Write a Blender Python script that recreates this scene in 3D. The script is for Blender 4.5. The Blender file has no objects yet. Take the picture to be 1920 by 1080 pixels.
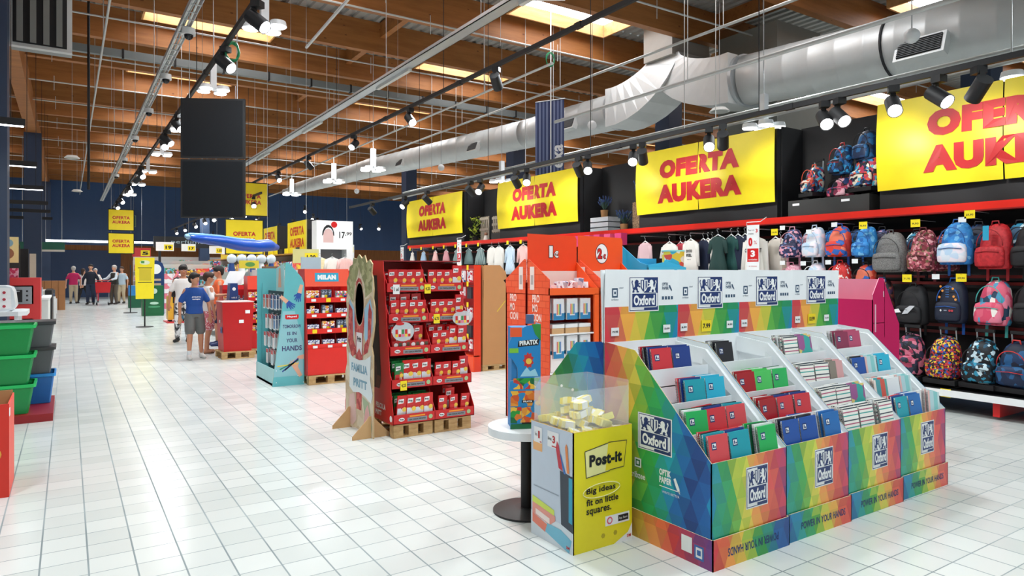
import bpy, math, random
from mathutils import Vector, Matrix
random.seed(7)
PI = math.pi
S = bpy.context.scene
COL = S.collection

# ------------------------------------------------------------------ camera, world, exposure
YAW = math.atan2(833, 1271)
cam_d = bpy.data.cameras.new('camera')
cam = bpy.data.objects.new('camera', cam_d)
COL.objects.link(cam)
cam.location = (0, 0, 1.45)
cam.rotation_euler = (PI / 2, 0, -YAW)
cam_d.sensor_width = 36
cam_d.lens = 36 * 1271 / 1920
cam_d.shift_y = -30 / 1920
cam_d.clip_end = 300
S.camera = cam
S.view_settings.view_transform = 'Standard'
S.view_settings.look = 'None'
S.view_settings.gamma = 1
S.view_settings.use_curve_mapping = False
S.view_settings.exposure = -0.1
W = bpy.data.worlds.new('world')
S.world = W
W.use_nodes = True
bg = W.node_tree.nodes['Background']
bg.inputs[0].default_value = (0.86, 0.94, 1.0, 1)
bg.inputs[1].default_value = 0.62


def lamp(kind, name, loc, energy, color=(1, 1, 1), rot=(0, 0, 0), **k):
    d = bpy.data.lights.new(name, kind)
    d.energy = energy
    d.color = color
    for a, b in k.items():
        setattr(d, a, b)
    o = bpy.data.objects.new(name, d)
    o.location = loc
    o.rotation_euler = rot
    COL.objects.link(o)
    return o


COOL = (0.93, 0.98, 1.0)
# four-lamp fixtures along the aisles (some housings are built further down) and added fill lamps; one wide source each
FIXTURES_AND_FILL = [(2.2, y) for y in (5.5, 9.4, 13.2, 17.3, 21.2, 25.1, 29.0, 33.0)] + [(2.2, 1.5), (-1.6, 3.5)]
FIXTURES_AND_FILL += [(5.6, y) for y in (1.0, 4.6, 8.2, 11.6, 15.0, 17.9, 22.0, 27.0, 33.0)]
FIXTURES_AND_FILL += [(2.2, 38.0), (6, 39.0), (11, 39.0), (16, 38.0), (16, 28.0), (16, 17.0), (-6, 36.0)]  # added lamps without housings, brighten the far wall and far right
FIXTURES_AND_FILL += [(9.6, y) for y in (2.6, 6.6, 12.0, 20.0, 30.0)]
for i, (x, y) in enumerate(FIXTURES_AND_FILL):
    z = 4.6 if x < 9 else 4.7
    lamp('AREA', 'fixture_or_fill_light', (x, y, z), 85, COOL, shape='DISK', size=0.5, spread=PI * 0.86)

# ------------------------------------------------------------------ materials


def lin(c):
    if isinstance(c, str):
        c = [int(c[i:i + 2], 16) / 255 for i in (0, 2, 4)]
    return tuple(v / 12.92 if v <= 0.04045 else ((v + 0.055) / 1.055) ** 2.4 for v in c[:3]) + (1.0,)


class NT:
    def __init__(s, name):
        s.mat = bpy.data.materials.new(name)
        s.mat.use_nodes = True
        s.t = s.mat.node_tree
        s.bsdf = s.t.nodes['Principled BSDF']

    def n(s, kind, **k):
        nd = s.t.nodes.new(kind)
        for a, b in k.items():
            setattr(nd, a, b)
        return nd

    def link(s, a, b):
        s.t.links.new(a, b)

    def put(s, sock, v):
        if isinstance(v, (int, float)):
            sock.default_value = v
        elif isinstance(v, tuple):
            sock.default_value = v
        else:
            s.link(v, sock)

    def m(s, op, a, b=0.0, c=None):
        nd = s.n('ShaderNodeMath', operation=op)
        s.put(nd.inputs[0], a)
        s.put(nd.inputs[1], b)
        if c is not None:
            s.put(nd.inputs[2], c)
        return nd.outputs[0]

    def sep(s, v):
        nd = s.n('ShaderNodeSeparateXYZ')
        s.link(v, nd.inputs[0])
        return nd.outputs

    def comb(s, x, y, z):
        nd = s.n('ShaderNodeCombineXYZ')
        for i, v in enumerate((x, y, z)):
            s.put(nd.inputs[i], v)
        return nd.outputs[0]

    def ramp(s, fac, stops, const=False):
        nd = s.n('ShaderNodeValToRGB')
        cr = nd.color_ramp
        if const:
            cr.interpolation = 'CONSTANT'
        while len(cr.elements) > 1:
            cr.elements.remove(cr.elements[-1])
        cr.elements[0].position = stops[0][0]
        cr.elements[0].color = lin(stops[0][1])
        for p, c in stops[1:]:
            e = cr.elements.new(p)
            e.color = lin(c)
        s.link(fac, nd.inputs[0])
        return nd.outputs[0]

    def mix(s, fac, a, b, mode='MIX'):
        nd = s.n('ShaderNodeMix', data_type='RGBA', blend_type=mode)
        s.put(nd.inputs[0], fac)
        s.put(nd.inputs[6], a)
        s.put(nd.inputs[7], b)
        return nd.outputs[2]

    def noise(s, vec, scale, detail=3, rough=0.55):
        nd = s.n('ShaderNodeTexNoise')
        if vec is not None:
            s.link(vec, nd.inputs['Vector'])
        nd.inputs['Scale'].default_value = scale
        nd.inputs['Detail'].default_value = detail
        nd.inputs['Roughness'].default_value = rough
        return nd.outputs[0]

    def coord(s, which='Object'):
        return s.n('ShaderNodeTexCoord').outputs[which]

    def bump(s, h, strength=0.3, dist=0.01):
        nd = s.n('ShaderNodeBump')
        nd.inputs['Strength'].default_value = strength
        nd.inputs['Distance'].default_value = dist
        s.link(h, nd.inputs['Height'])
        s.link(nd.outputs[0], s.bsdf.inputs['Normal'])


_M = {}


def mat(color, rough=0.5, metal=0.0, var=0.06, scale=6.0, emit=None, alpha=None, name=None):
    """plain procedural material: base colour with a faint noise in value"""
    key = (str(color), rough, metal, emit, alpha)
    if key in _M:
        return _M[key]
    t = NT(name or 'paint_%s' % (color if isinstance(color, str) else 'c%d' % len(_M)))
    c = lin(color)
    if emit:
        t.bsdf.inputs['Base Color'].default_value = c
        t.bsdf.inputs['Emission Color'].default_value = c
        t.bsdf.inputs['Emission Strength'].default_value = emit
    else:
        nz = t.noise(t.coord(), scale)
        dark = tuple(v * (1 - var) for v in c[:3]) + (1,)
        lite = tuple(min(1, v * (1 + var)) for v in c[:3]) + (1,)
        t.link(t.mix(nz, dark, lite), t.bsdf.inputs['Base Color'])
    t.bsdf.inputs['Roughness'].default_value = rough
    t.bsdf.inputs['Metallic'].default_value = metal
    if alpha is not None:
        t.bsdf.inputs['Alpha'].default_value = alpha
    _M[key] = t.mat
    return t.mat


def blotch(name, palette, scale=20.0, rough=0.6, uv=False, stretch=(1, 1, 1), warp=0.0):
    """printed all-over pattern: cells in flat palette colours"""
    if name in _M:
        return _M[name]
    t = NT(name)
    v = t.coord('UV' if uv else 'Object')
    mp = t.n('ShaderNodeMapping')
    t.link(v, mp.inputs[0])
    mp.inputs['Scale'].default_value = stretch
    vec = mp.outputs[0]
    if warp:
        nz = t.n('ShaderNodeTexNoise')
        t.link(vec, nz.inputs['Vector'])
        nz.inputs['Scale'].default_value = scale * 0.5
        ad = t.n('ShaderNodeVectorMath', operation='MULTIPLY_ADD')
        t.link(nz.outputs['Color'], ad.inputs[0])
        ad.inputs[1].default_value = (warp,) * 3
        t.link(vec, ad.inputs[2])
        vec = ad.outputs[0]
    vo = t.n('ShaderNodeTexVoronoi')
    t.link(vec, vo.inputs['Vector'])
    vo.inputs['Scale'].default_value = scale
    x = t.sep(vo.outputs['Color'])[0]
    n = len(palette)
    t.link(t.ramp(x, [(i / n, c) for i, c in enumerate(palette)], True), t.bsdf.inputs['Base Color'])
    t.bsdf.inputs['Roughness'].default_value = rough
    _M[name] = t.mat
    return t.mat


def stripes(name, palette, period, axis=0, rough=0.6, uv=True):
    if name in _M:
        return _M[name]
    t = NT(name)
    x = t.sep(t.coord('UV' if uv else 'Object'))[axis]
    p = t.m('FRACT', t.m('DIVIDE', x, period))
    n = len(palette)
    t.link(t.ramp(p, [(i / n, c) for i, c in enumerate(palette)], True), t.bsdf.inputs['Base Color'])
    t.bsdf.inputs['Roughness'].default_value = rough
    _M[name] = t.mat
    return t.mat


def rainbow(name, stops, gu, gv, off, w=0.10, h=0.105, amp=0.10, rough=0.32):
    """printed triangle mosaic, hue following a ramp across the panel (UV in metres)"""
    t = NT(name)
    sp = t.sep(t.coord('UV'))
    U, V = sp[0], sp[1]
    a = t.m('SUBTRACT', t.m('DIVIDE', U, w), t.m('DIVIDE', V, 2 * h))
    b = t.m('DIVIDE', V, h)
    fa, fb = t.m('FLOOR', a), t.m('FLOOR', b)
    tr = t.m('GREATER_THAN', t.m('ADD', t.m('SUBTRACT', a, fa), t.m('SUBTRACT', b, fb)), 1.0)
    third = t.m('MULTIPLY_ADD', tr, 1 / 3, 1 / 3)
    ac, bc = t.m('ADD', fa, third), t.m('ADD', fb, third)
    Uc = t.m('MULTIPLY', t.m('MULTIPLY_ADD', bc, 0.5, ac), w)
    Vc = t.m('MULTIPLY', bc, h)
    wn = t.n('ShaderNodeTexWhiteNoise', noise_dimensions='3D')
    t.link(t.comb(fa, fb, tr), wn.inputs['Vector'])
    r1 = wn.outputs['Value']
    p = t.m('ADD', t.m('MULTIPLY', Uc, gu), t.m('MULTIPLY_ADD', Vc, gv, off))
    p = t.m('ADD', p, t.m('MULTIPLY', t.m('SUBTRACT', r1, 0.5), amp))
    n = len(stops)
    colr = t.ramp(p, [(i / (n - 1), c) for i, c in enumerate(stops)])
    r2 = t.sep(wn.outputs['Color'])[1]
    val = t.m('MULTIPLY_ADD', r2, 0.32, 0.86)
    cc = t.n('ShaderNodeVectorMath', operation='SCALE')
    t.link(colr, cc.inputs[0])
    t.link(val, cc.inputs['Scale'])
    t.link(cc.outputs[0], t.bsdf.inputs['Base Color'])
    t.bsdf.inputs['Roughness'].default_value = rough
    return t.mat


def wood(name, base, dark, rough=0.5, scale=2.0, stretch=(0.15, 1, 1), knots=False):
    t = NT(name)
    mp = t.n('ShaderNodeMapping')
    t.link(t.coord(), mp.inputs[0])
    mp.inputs['Scale'].default_value = stretch
    nz = t.noise(mp.outputs[0], scale * 4, 5, 0.65)
    z = t.sep(t.coord())[2]
    c = t.ramp(nz, [(0.3, dark), (0.6, base)])
    if knots:
        lam = t.m('LESS_THAN', t.m('FRACT', t.m('DIVIDE', z, 0.12)), 0.06)
        c = t.mix(t.m('MULTIPLY', lam, 0.35), c, lin(dark))
        mp2 = t.n('ShaderNodeMapping')
        t.link(t.coord(), mp2.inputs[0])
        mp2.inputs['Scale'].default_value = (0.5, 1, 1)
        vo = t.n('ShaderNodeTexVoronoi')
        t.link(mp2.outputs[0], vo.inputs['Vector'])
        vo.inputs['Scale'].default_value = 5
        kn = t.m('LESS_THAN', vo.outputs['Distance'], 0.09)
        c = t.mix(t.m('MULTIPLY', kn, 0.7), c, lin('5a2c10'))
    t.link(c, t.bsdf.inputs['Base Color'])
    t.bsdf.inputs['Roughness'].default_value = rough
    return t.mat


# ------------------------------------------------------------------ mesh building
class Fr:
    """a frame: origin, right, up; normal = right x up"""
    def __init__(s, o, r, u):
        s.o, s.r, s.u = Vector(o), Vector(r).normalized(), Vector(u).normalized()
        s.n = s.r.cross(s.u)

    def p(s, a, b, c=0.0):
        return s.o + s.r * a + s.u * b + s.n * c


def front(x, y, z=0.0):      # panel seen from -Y
    return Fr((x, y, z), (1, 0, 0), (0, 0, 1))


def leftf(x, y, z=0.0):      # panel seen from -X (its own right is -Y)
    return Fr((x, y, z), (0, -1, 0), (0, 0, 1))


_TXT = {}


def text_geo(s, bold):
    k = (s, bold)
    if k not in _TXT:
        cu = bpy.data.curves.new('t', 'FONT')
        cu.body = s
        cu.size = 1
        cu.offset = bold
        cu.space_character = 1 + bold * 1.5
        cu.resolution_u = 3
        cu.align_x = 'LEFT'
        o = bpy.data.objects.new('t', cu)
        COL.objects.link(o)
        dg = bpy.context.evaluated_depsgraph_get()
        me = bpy.data.meshes.new_from_object(o.evaluated_get(dg))
        vs = [(v.co.x, v.co.y) for v in me.vertices]
        fs = [tuple(p.vertices) for p in me.polygons]
        bpy.data.objects.remove(o)
        bpy.data.meshes.remove(me)
        bpy.data.curves.remove(cu)
        x0 = min(v[0] for v in vs)
        x1 = max(v[0] for v in vs)
        y0 = min(v[1] for v in vs)
        y1 = max(v[1] for v in vs)
        _TXT[k] = (vs, fs, x0, y0, x1 - x0, y1 - y0)
    return _TXT[k]


class MB:
    def __init__(s):
        s.v, s.f, s.fm, s.uv, s.sm, s.mats = [], [], [], [], [], []
        s.M = None

    def mi(s, m):
        if m not in s.mats:
            s.mats.append(m)
        return s.mats.index(m)

    def add(s, vs, fs, m, uvs=None, smooth=False):
        b = len(s.v)
        if s.M is not None:
            vs = [s.M @ Vector(p) for p in vs]
        s.v += [tuple(p) for p in vs]
        k = s.mi(m)
        for i, f in enumerate(fs):
            s.f.append([b + j for j in f])
            s.fm.append(k)
            s.sm.append(smooth)
            s.uv.append(uvs[i] if uvs else None)
        return s

    def box(s, x0, y0, z0, x1, y1, z1, m):
        v = [(x, y, z) for x in (x0, x1) for y in (y0, y1) for z in (z0, z1)]
        f = [(0, 1, 3, 2), (4, 6, 7, 5), (0, 4, 5, 1), (2, 3, 7, 6), (0, 2, 6, 4), (1, 5, 7, 3)]
        return s.add(v, f, m)

    def cbox(s, cx, cy, cz, sx, sy, sz, m):
        return s.box(cx - sx / 2, cy - sy / 2, cz - sz / 2, cx + sx / 2, cy + sy / 2, cz + sz / 2, m)

    def rect(s, fr, a0, b0, a1, b1, c, m):
        q = [(a0, b0), (a1, b0), (a1, b1), (a0, b1)]
        return s.add([fr.p(a, b, c) for a, b in q], [(0, 1, 2, 3)], m, [q])

    def poly(s, fr, pts, c, m):
        return s.add([fr.p(a, b, c) for a, b in pts], [tuple(range(len(pts)))], m, [list(pts)])

    def disc(s, fr, a, b, r, c, m, n=20, ry=None):
        ry = ry or r
        return s.poly(fr, [(a + r * math.cos(2 * PI * i / n), b + ry * math.sin(2 * PI * i / n)) for i in range(n)], c, m)

    def slab(s, fr, pts, c0, c1, m, medge=None, mback=None):
        """outline extruded from c0 (back) to c1 (front)"""
        n = len(pts)
        s.poly(fr, pts, c1, m)
        s.add([fr.p(a, b, c0) for a, b in pts], [tuple(reversed(range(n)))], mback or m, [list(reversed(pts))])
        v = [fr.p(a, b, c0) for a, b in pts] + [fr.p(a, b, c1) for a, b in pts]
        s.add(v, [(i, (i + 1) % n, n + (i + 1) % n, n + i) for i in range(n)], medge or m)
        return s

    def text(s, fr, st, a, b, h, c, m, w=None, bold=0.0, align='L', rot=0.0, wmax=None):
        """st with its lower left (or centre) at a, b; h = height of its box"""
        vs, fs, x0, y0, tw, th = text_geo(st, bold)
        ky = h / th
        kx = ky if w is None else w / tw
        if wmax and tw * kx > wmax:
            kx = wmax / tw
        W_ = tw * kx
        ox = {'L': 0, 'C': -W_ / 2, 'R': -W_}[align]
        cr, sr = math.cos(rot), math.sin(rot)
        P = []
        for x, y in vs:
            px, py = (x - x0) * kx + ox, (y - y0) * ky - (h / 2 if align == 'C' else 0)
            P.append(fr.p(a + px * cr - py * sr, b + px * sr + py * cr, c))
        return s.add(P, fs, m)

    def cyl(s, p0, p1, r0, m, r1=None, n=12, caps=True, mcap=None, smooth=True):
        p0, p1 = Vector(p0), Vector(p1)
        r1 = r0 if r1 is None else r1
        d = (p1 - p0).normalized()
        a = Vector((0, 0, 1)) if abs(d.z) < 0.9 else Vector((1, 0, 0))
        u = d.cross(a).normalized()
        w = d.cross(u)
        ring = lambda p, r: [p + (u * math.cos(2 * PI * i / n) + w * math.sin(2 * PI * i / n)) * r for i in range(n)]
        A, B = ring(p0, r0), ring(p1, r1)
        s.add(A + B, [(i, n + i, n + (i + 1) % n, (i + 1) % n) for i in range(n)], m, smooth=smooth)
        if caps:
            s.add(A, [tuple(range(n))], mcap or m)
            s.add(B, [tuple(reversed(range(n)))], mcap or m)
        return s

    def tube(s, pts, r, m, n=8):
        pts = [Vector(p) for p in pts]
        rings = []
        u = None
        for i, p in enumerate(pts):
            d = (pts[min(i + 1, len(pts) - 1)] - pts[max(i - 1, 0)]).normalized()
            if u is None:
                a = Vector((0, 0, 1)) if abs(d.z) < 0.9 else Vector((1, 0, 0))
                u = d.cross(a).normalized()
            else:
                u = (u - d * u.dot(d)).normalized()
            w = d.cross(u)
            rings += [p + (u * math.cos(2 * PI * k / n) + w * math.sin(2 * PI * k / n)) * r for k in range(n)]
        fs = []
        for i in range(len(pts) - 1):
            for k in range(n):
                fs.append((i * n + k, (i + 1) * n + k, (i + 1) * n + (k + 1) % n, i * n + (k + 1) % n))
        fs += [tuple(range(n)), tuple(reversed(range((len(pts) - 1) * n, len(pts) * n)))]
        return s.add(rings, fs, m, smooth=True)

    def loft(s, rings, m, smooth=True, caps=True):
        n = len(rings[0])
        v = [p for r in rings for p in r]
        fs = []
        for i in range(len(rings) - 1):
            for k in range(n):
                fs.append((i * n + k, i * n + (k + 1) % n, (i + 1) * n + (k + 1) % n, (i + 1) * n + k))
        if caps:
            fs += [tuple(reversed(range(n))), tuple(range((len(rings) - 1) * n, len(rings) * n))]
        return s.add(v, fs, m, smooth=smooth)

    def ball(s, c, r, m, n=12, k=8):
        rx, ry, rz = (r, r, r) if isinstance(r, (int, float)) else r
        c = Vector(c)
        rings = []
        for j in range(k + 1):
            t = -PI / 2 + PI * j / k
            q = max(math.cos(t), 0.02)
            rings.append([c + Vector((rx * q * math.cos(2 * PI * i / n), ry * q * math.sin(2 * PI * i / n), rz * math.sin(t))) for i in range(n)])
        return s.loft(rings, m)

    def limb(s, p0, p1, r0, r1, m, n=12):
        s.cyl(p0, p1, r0, m, r1=r1, n=n)
        s.ball(p0, r0, m, n=n, k=6)
        s.ball(p1, r1, m, n=n, k=6)
        return s

    def build(s, name, parent=None, label=None, cat=None, group=None, kind=None, loc=None, rz=0.0):
        me = bpy.data.meshes.new(name)
        me.from_pydata(s.v, [], s.f)
        for m in s.mats:
            me.materials.append(m)
        me.polygons.foreach_set('material_index', s.fm)
        me.polygons.foreach_set('use_smooth', s.sm)
        ul = me.uv_layers.new(name='uv').data
        me.update()
        for p, uv in zip(me.polygons, s.uv):
            if uv:
                for li, q in zip(p.loop_indices, uv):
                    ul[li].uv = q
            else:
                nx, ny, nz = (abs(q) for q in p.normal)
                ax = (1, 2) if nx >= ny and nx >= nz else ((0, 2) if ny >= nz else (0, 1))
                for li, vi in zip(p.loop_indices, p.vertices):
                    co = s.v[vi]
                    ul[li].uv = (co[ax[0]], co[ax[1]])
        o = bpy.data.objects.new(name, me)
        COL.objects.link(o)
        if parent:
            o.parent = parent
        if loc:
            o.location = loc
        if rz:
            o.rotation_euler = (0, 0, rz)
        tag(o, label, cat, group, kind)
        return o


def tag(o, label=None, cat=None, group=None, kind=None):
    if label:
        o['label'] = label
    if cat:
        o['category'] = cat
    if group:
        o['group'] = group
    if kind:
        o['kind'] = kind
    return o


def thing(name, label, cat, loc=(0, 0, 0), rz=0.0, group=None):
    o = bpy.data.objects.new(name, None)
    COL.objects.link(o)
    o.location = loc
    o.rotation_euler = (0, 0, rz)
    o.empty_display_size = 0.1
    return tag(o, label, cat, group)


def dup(root, loc, rz=None, label=None, group=None, rot=None, scale=None):
    r = root.copy()
    COL.objects.link(r)
    r.location = loc
    if rz is not None:
        r.rotation_euler = (0, 0, rz)
    if rot is not None:
        r.rotation_euler = rot
    if scale is not None:
        r.scale = scale if isinstance(scale, tuple) else (scale,) * 3
    if label:
        r['label'] = label
    if group:
        r['group'] = group
    for ch in KIDS.get(root.name, []):
        c = ch.copy()
        COL.objects.link(c)
        c.parent = r
        for g in KIDS.get(ch.name, []):
            d = g.copy()
            COL.objects.link(d)
            d.parent = c
    return r


KIDS = {}


def proto(root):
    """note the children of a source thing once, so that copying stays quick"""
    for o in [root] + list(root.children):
        KIDS[o.name] = list(o.children)
    return root


ORD = ['first', 'second', 'third', 'fourth', 'fifth', 'sixth', 'seventh', 'eighth', 'ninth', 'tenth', 'eleventh', 'twelfth']

# shared colours
BLACK = mat('141416', 0.6)
DKGREY = mat('2b2c2e', 0.7)
WHITE = mat('f2f4f4', 0.45)
PAPER = mat('e9ecec', 0.6)
RED = mat('cf1a1a', 0.4)
YEL = mat('f4dc1e', 0.42)
TXRED = mat('c4262a', 0.45)
NAVY = mat('12306b', 0.4)
CARD = mat('b98d5c', 0.8)
METAL = mat('a9adb0', 0.38, 0.7)
GALV = mat('c3c8ca', 0.42, 0.55)
PALLET = wood('pallet_wood', 'c9a673', 'a07c4c', 0.8, 3, (0.4, 2, 2))
# ------------------------------------------------------------------ the hall
def floor_mat():
    t = NT('floor_tiles')
    sp = t.sep(t.coord())
    T = 0.2007
    u = t.m('DIVIDE', t.m('SUBTRACT', sp[0], 0.0855), T)
    v = t.m('DIVIDE', t.m('SUBTRACT', sp[1], 0.02), T)
    fu, fv = t.m('FRACT', t.m('ADD', u, 1000)), t.m('FRACT', t.m('ADD', v, 1000))
    g = 0.020
    lu = t.m('LESS_THAN', t.m('ABSOLUTE', t.m('SUBTRACT', fu, 0.5)), 0.5 - g)
    lv = t.m('LESS_THAN', t.m('ABSOLUTE', t.m('SUBTRACT', fv, 0.5)), 0.5 - g * 0.75)
    tile = t.m('MULTIPLY', lu, lv)
    wn = t.n('ShaderNodeTexWhiteNoise', noise_dimensions='2D')
    t.link(t.comb(t.m('FLOOR', u), t.m('FLOOR', v), 0.0), wn.inputs['Vector'])
    base = t.ramp(wn.outputs['Value'], [(0, 'cbd1ce'), (0.5, 'd2d7d4'), (1, 'd9dedb')])
    nz = t.noise(t.coord(), 0.7, 4)
    base = t.mix(t.m('MULTIPLY', nz, 0.25), base, lin('cfcfc6'))
    # joint lines: cross joints lie fainter than the long ones
    gn = t.noise(t.coord(), 1.3, 2)
    grout = t.ramp(gn, [(0.3, '6f7b7e'), (0.7, '98a3a4')])
    t.link(t.mix(tile, grout, base), t.bsdf.inputs['Base Color'])
    r = t.m('MULTIPLY_ADD', t.noise(t.coord(), 3.0, 3), 0.16, 0.12)
    t.link(t.mix(tile, (0.8, 0.8, 0.8, 1), t.comb(r, r, r)), t.bsdf.inputs['Roughness'])
    t.bump(tile, 0.25, 0.002)
    t.bsdf.inputs['Specular IOR Level'].default_value = 0.5
    return t.mat


fm_ = floor_mat()
MB().box(-14, -6, -0.1, 34, 62, 0, fm_).build('floor', kind='structure')

# far wall: dark blue corrugated cladding over a timber-clad band
def clad(name, base, dark, period=0.3, axis=0):
    t = NT(name)
    x = t.sep(t.coord())[axis]
    p = t.m('PINGPONG', x, period)
    sm = t.m('SMOOTH_MIN', p, period * 0.6)
    t.link(t.mix(t.noise(t.coord(), 0.4), lin(base), lin(dark)), t.bsdf.inputs['Base Color'])
    t.bump(t.m('GREATER_THAN', p, period * 0.5), 0.5, 0.03)
    t.bsdf.inputs['Roughness'].default_value = 0.5
    return t.mat


BLUEW = clad('blue_cladding', '40608c', '365480')
WOODW = wood('wood_cladding', '94602f', '74461f', 0.6, 3, (2, 1, 0.1))
w = MB().box(-14, 46, 3.0, 34, 46.3, 8.2, BLUEW)
w.box(-14, 46, 0, 34, 46.3, 3.0, WOODW)
w.box(-1.6, 45.93, 0, 2.6, 46, 2.7, mat('2c4468', 0.5))
w.box(-14, 45.9, 6.72, 34, 46, 6.82, PAPER)
w.build('wall_far', kind='structure')
# left wall (behind the row of columns)
MB().box(-14.3, -6, 0, -14, 46.3, 8.2, BLUEW).build('wall_left', kind='structure')
MB().box(34, -6, 0, 34.3, 46.3, 8.2, BLUEW).build('wall_right', kind='structure')

# roof deck: corrugated steel with openings for the rooflights
SKX = [(-5.2, -2.5), (1.4, 4.1), (8.0, 10.7), (14.6, 17.3), (21.2, 23.9)]
SKY_ROWS = [6.8, 11.5, 16.2, 20.9, 25.6, 30.3, 35.0, 39.7]
DECKZ = 7.3
deck_m = mat('b9bcb8', 0.45, 0.3, name='deck_steel')
b = MB()
xs = sorted(set([-14, 34] + [q for a in SKX for q in a]))


def corr(x0, x1, y0, y1):
    n = max(1, round((x1 - x0) / 0.25))
    p = (x1 - x0) / n
    pts = []
    for i in range(n):
        x = x0 + i * p
        pts += [(x, 0.0), (x + p * .4, 0.0), (x + p * .5, 0.05), (x + p * .9, 0.05)]
    pts.append((x1, 0.0))
    v = [(x, y0, DECKZ + z) for x, z in pts] + [(x, y1, DECKZ + z) for x, z in pts]
    k = len(pts)
    b.add(v, [(i, i + 1, k + i + 1, k + i) for i in range(k - 1)], deck_m)


def is_sky(x0, x1):
    return any(abs(x0 - a) < 1e-6 and abs(x1 - c) < 1e-6 for a, c in SKX)


ycur = -6.0
for r in SKY_ROWS:
    corr(-14, 34, ycur, r - 0.85)
    for x0, x1 in zip(xs, xs[1:]):
        if not is_sky(x0, x1):
            corr(x0, x1, r - 0.85, r + 0.85)
    ycur = r + 0.85
corr(-14, 34, ycur, 46.3)
b.box(-14, -6, DECKZ + 0.35, 34, 46.3, DECKZ + 0.4, deck_m) if False else None
b.build('ceiling', kind='structure')

# glulam beams
GLU = wood('glulam', 'ab6f38', '925a28', 0.55, 1.6, (0.12, 1, 1), True)
for k in range(-3, 16):
    y = 10.4 + 2.35 * k
    MB().box(-14, y - 0.09, 6.6, 34, y + 0.09, DECKZ, GLU).build('ceiling_beam', kind='structure')
# purlins and trimmer pieces between beams, here and there
for x, k in ((6.2, 1), (6.2, 2), (12.4, 0), (12.4, 2), (-0.2, 3), (12.4, -1), (17.6, 0), (6.2, 4)):
    y = 10.4 + 2.35 * k
    MB().box(x - 0.07, y + 0.09, 6.95, x + 0.07, y + 2.26, DECKZ, GLU).build('ceiling_purlin', kind='structure')
# heavy main girder over the left-hand columns
MB().box(-1.15, -6, 6.05, -0.85, 46, 6.75, GLU).build('ceiling_girder', kind='structure')

# rooflights: timber-lined shafts with a bright diffusing pane
SKYG = mat('f4f8ff', 0.4, emit=7.0, name='rooflight_pane')
LIN = wood('shaft_lining', 'd8a46a', 'c08848', 0.6, 2)
for r in SKY_ROWS:
    for x0, x1 in SKX:
        b = MB()
        b.box(x0 - .04, r - .85, 7.05, x0, r + .85, 7.5, LIN).box(x1, r - .85, 7.05, x1 + .04, r + .85, 7.5, LIN)
        b.box(x0 - .04, r - .89, 7.05, x1 + .04, r - .85, 7.5, LIN).box(x0 - .04, r + .85, 7.05, x1 + .04, r + .89, 7.5, LIN)
        b.add([(x0, r - .85, 7.34), (x1, r - .85, 7.34), (x1, r + .85, 7.34), (x0, r + .85, 7.34)], [(3, 2, 1, 0)], SKYG)
        b.build('ceiling_rooflight', kind='structure')

# columns
COLM = mat('26364f', 0.5, name='column_blue')
for x, y, top in ((-0.97, 12.4, 6.05), (-0.97, 27.6, 6.05), (13.7, 5.55, 6.6), (13.0, 12.45, 6.6), (13.0, 19.6, 6.6), (12.0, 26.2, 6.6), (6.2, 40, 6.6), (-0.97, 42, 6.05)):
    MB().box(x - .24, y - .24, 0, x + .24, y + .24, top, COLM).build('column', kind='structure')
# grey clad service shaft behind the wall display
g1 = mat('86867e', 0.6)
b = MB()
for z0, z1 in ((0, 2.2), (2.22, 4.2), (4.22, 5.15), (5.17, 6.6)):
    b.box(12.1, 8.6, z0, 13.6, 10.1, z1, g1)
b.build('service_shaft', kind='structure')
# ------------------------------------------------------------------ ducts, tracks, lamps, cables overhead
DUCT = mat('d8dbd9', 0.42, 0.2, name='duct_steel')
GRILLE = mat('55585a', 0.5, 0.3)
LAMPON = mat('ffffff', 0.4, emit=9.0, name='lamp_lens')
TUBEON = mat('f4f9ff', 0.4, emit=9.0, name='tube_lens')


def duct_run(name, pts, label):
    """pts: (x, y, z, radius) stations"""
    root = thing(name, label, 'duct', (pts[0][0], pts[0][1], pts[0][2]), group=None)
    o = Vector(pts[0][:3])
    b = MB()
    n = 28
    rings = []
    for (x0, y0, z0, r0), (x1, y1, z1, r1) in zip(pts, pts[1:]):
        L = math.hypot(x1 - x0, y1 - y0)
        k = max(1, int(L / 0.45))
        for i in range(k):
            for q, dr in ((0.0, 0.006), (0.04, 0.0), (0.96, 0.0)):
                f = (i + q) / k
                x, y, z, r = x0 + (x1 - x0) * f, y0 + (y1 - y0) * f, z0 + (z1 - z0) * f, r0 + (r1 - r0) * f + dr
                dx, dy = (x1 - x0) / L, (y1 - y0) / L
                rings.append([Vector((x + dy * r * math.cos(2 * PI * j / n), y - dx * r * math.cos(2 * PI * j / n), z + r * math.sin(2 * PI * j / n))) - o for j in range(n)])
    b.loft(rings, DUCT)
    b.build('duct_tube', root)
    return root


def grille_on(root, x, y, z, s=1.0, ang=0.35):
    o = Vector(root.location)
    b = MB()
    b.M = Matrix.Translation(Vector((x, y, z)) - o) @ Matrix.Rotation(ang, 4, 'Y')
    b.box(-0.12 * s, -0.36 * s, -0.17 * s, 0.03, 0.36 * s, 0.17 * s, DUCT)
    b.box(-0.13 * s, -0.31 * s, -0.13 * s, -0.115 * s, 0.31 * s, 0.13 * s, BLACK)
    for i in range(9):
        zz = (-0.12 + 0.03 * i) * s
        b.box(-0.145 * s, -0.31 * s, zz, -0.13 * s, 0.31 * s, zz + 0.012, GRILLE)
    b.build('duct_grille', root)


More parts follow.
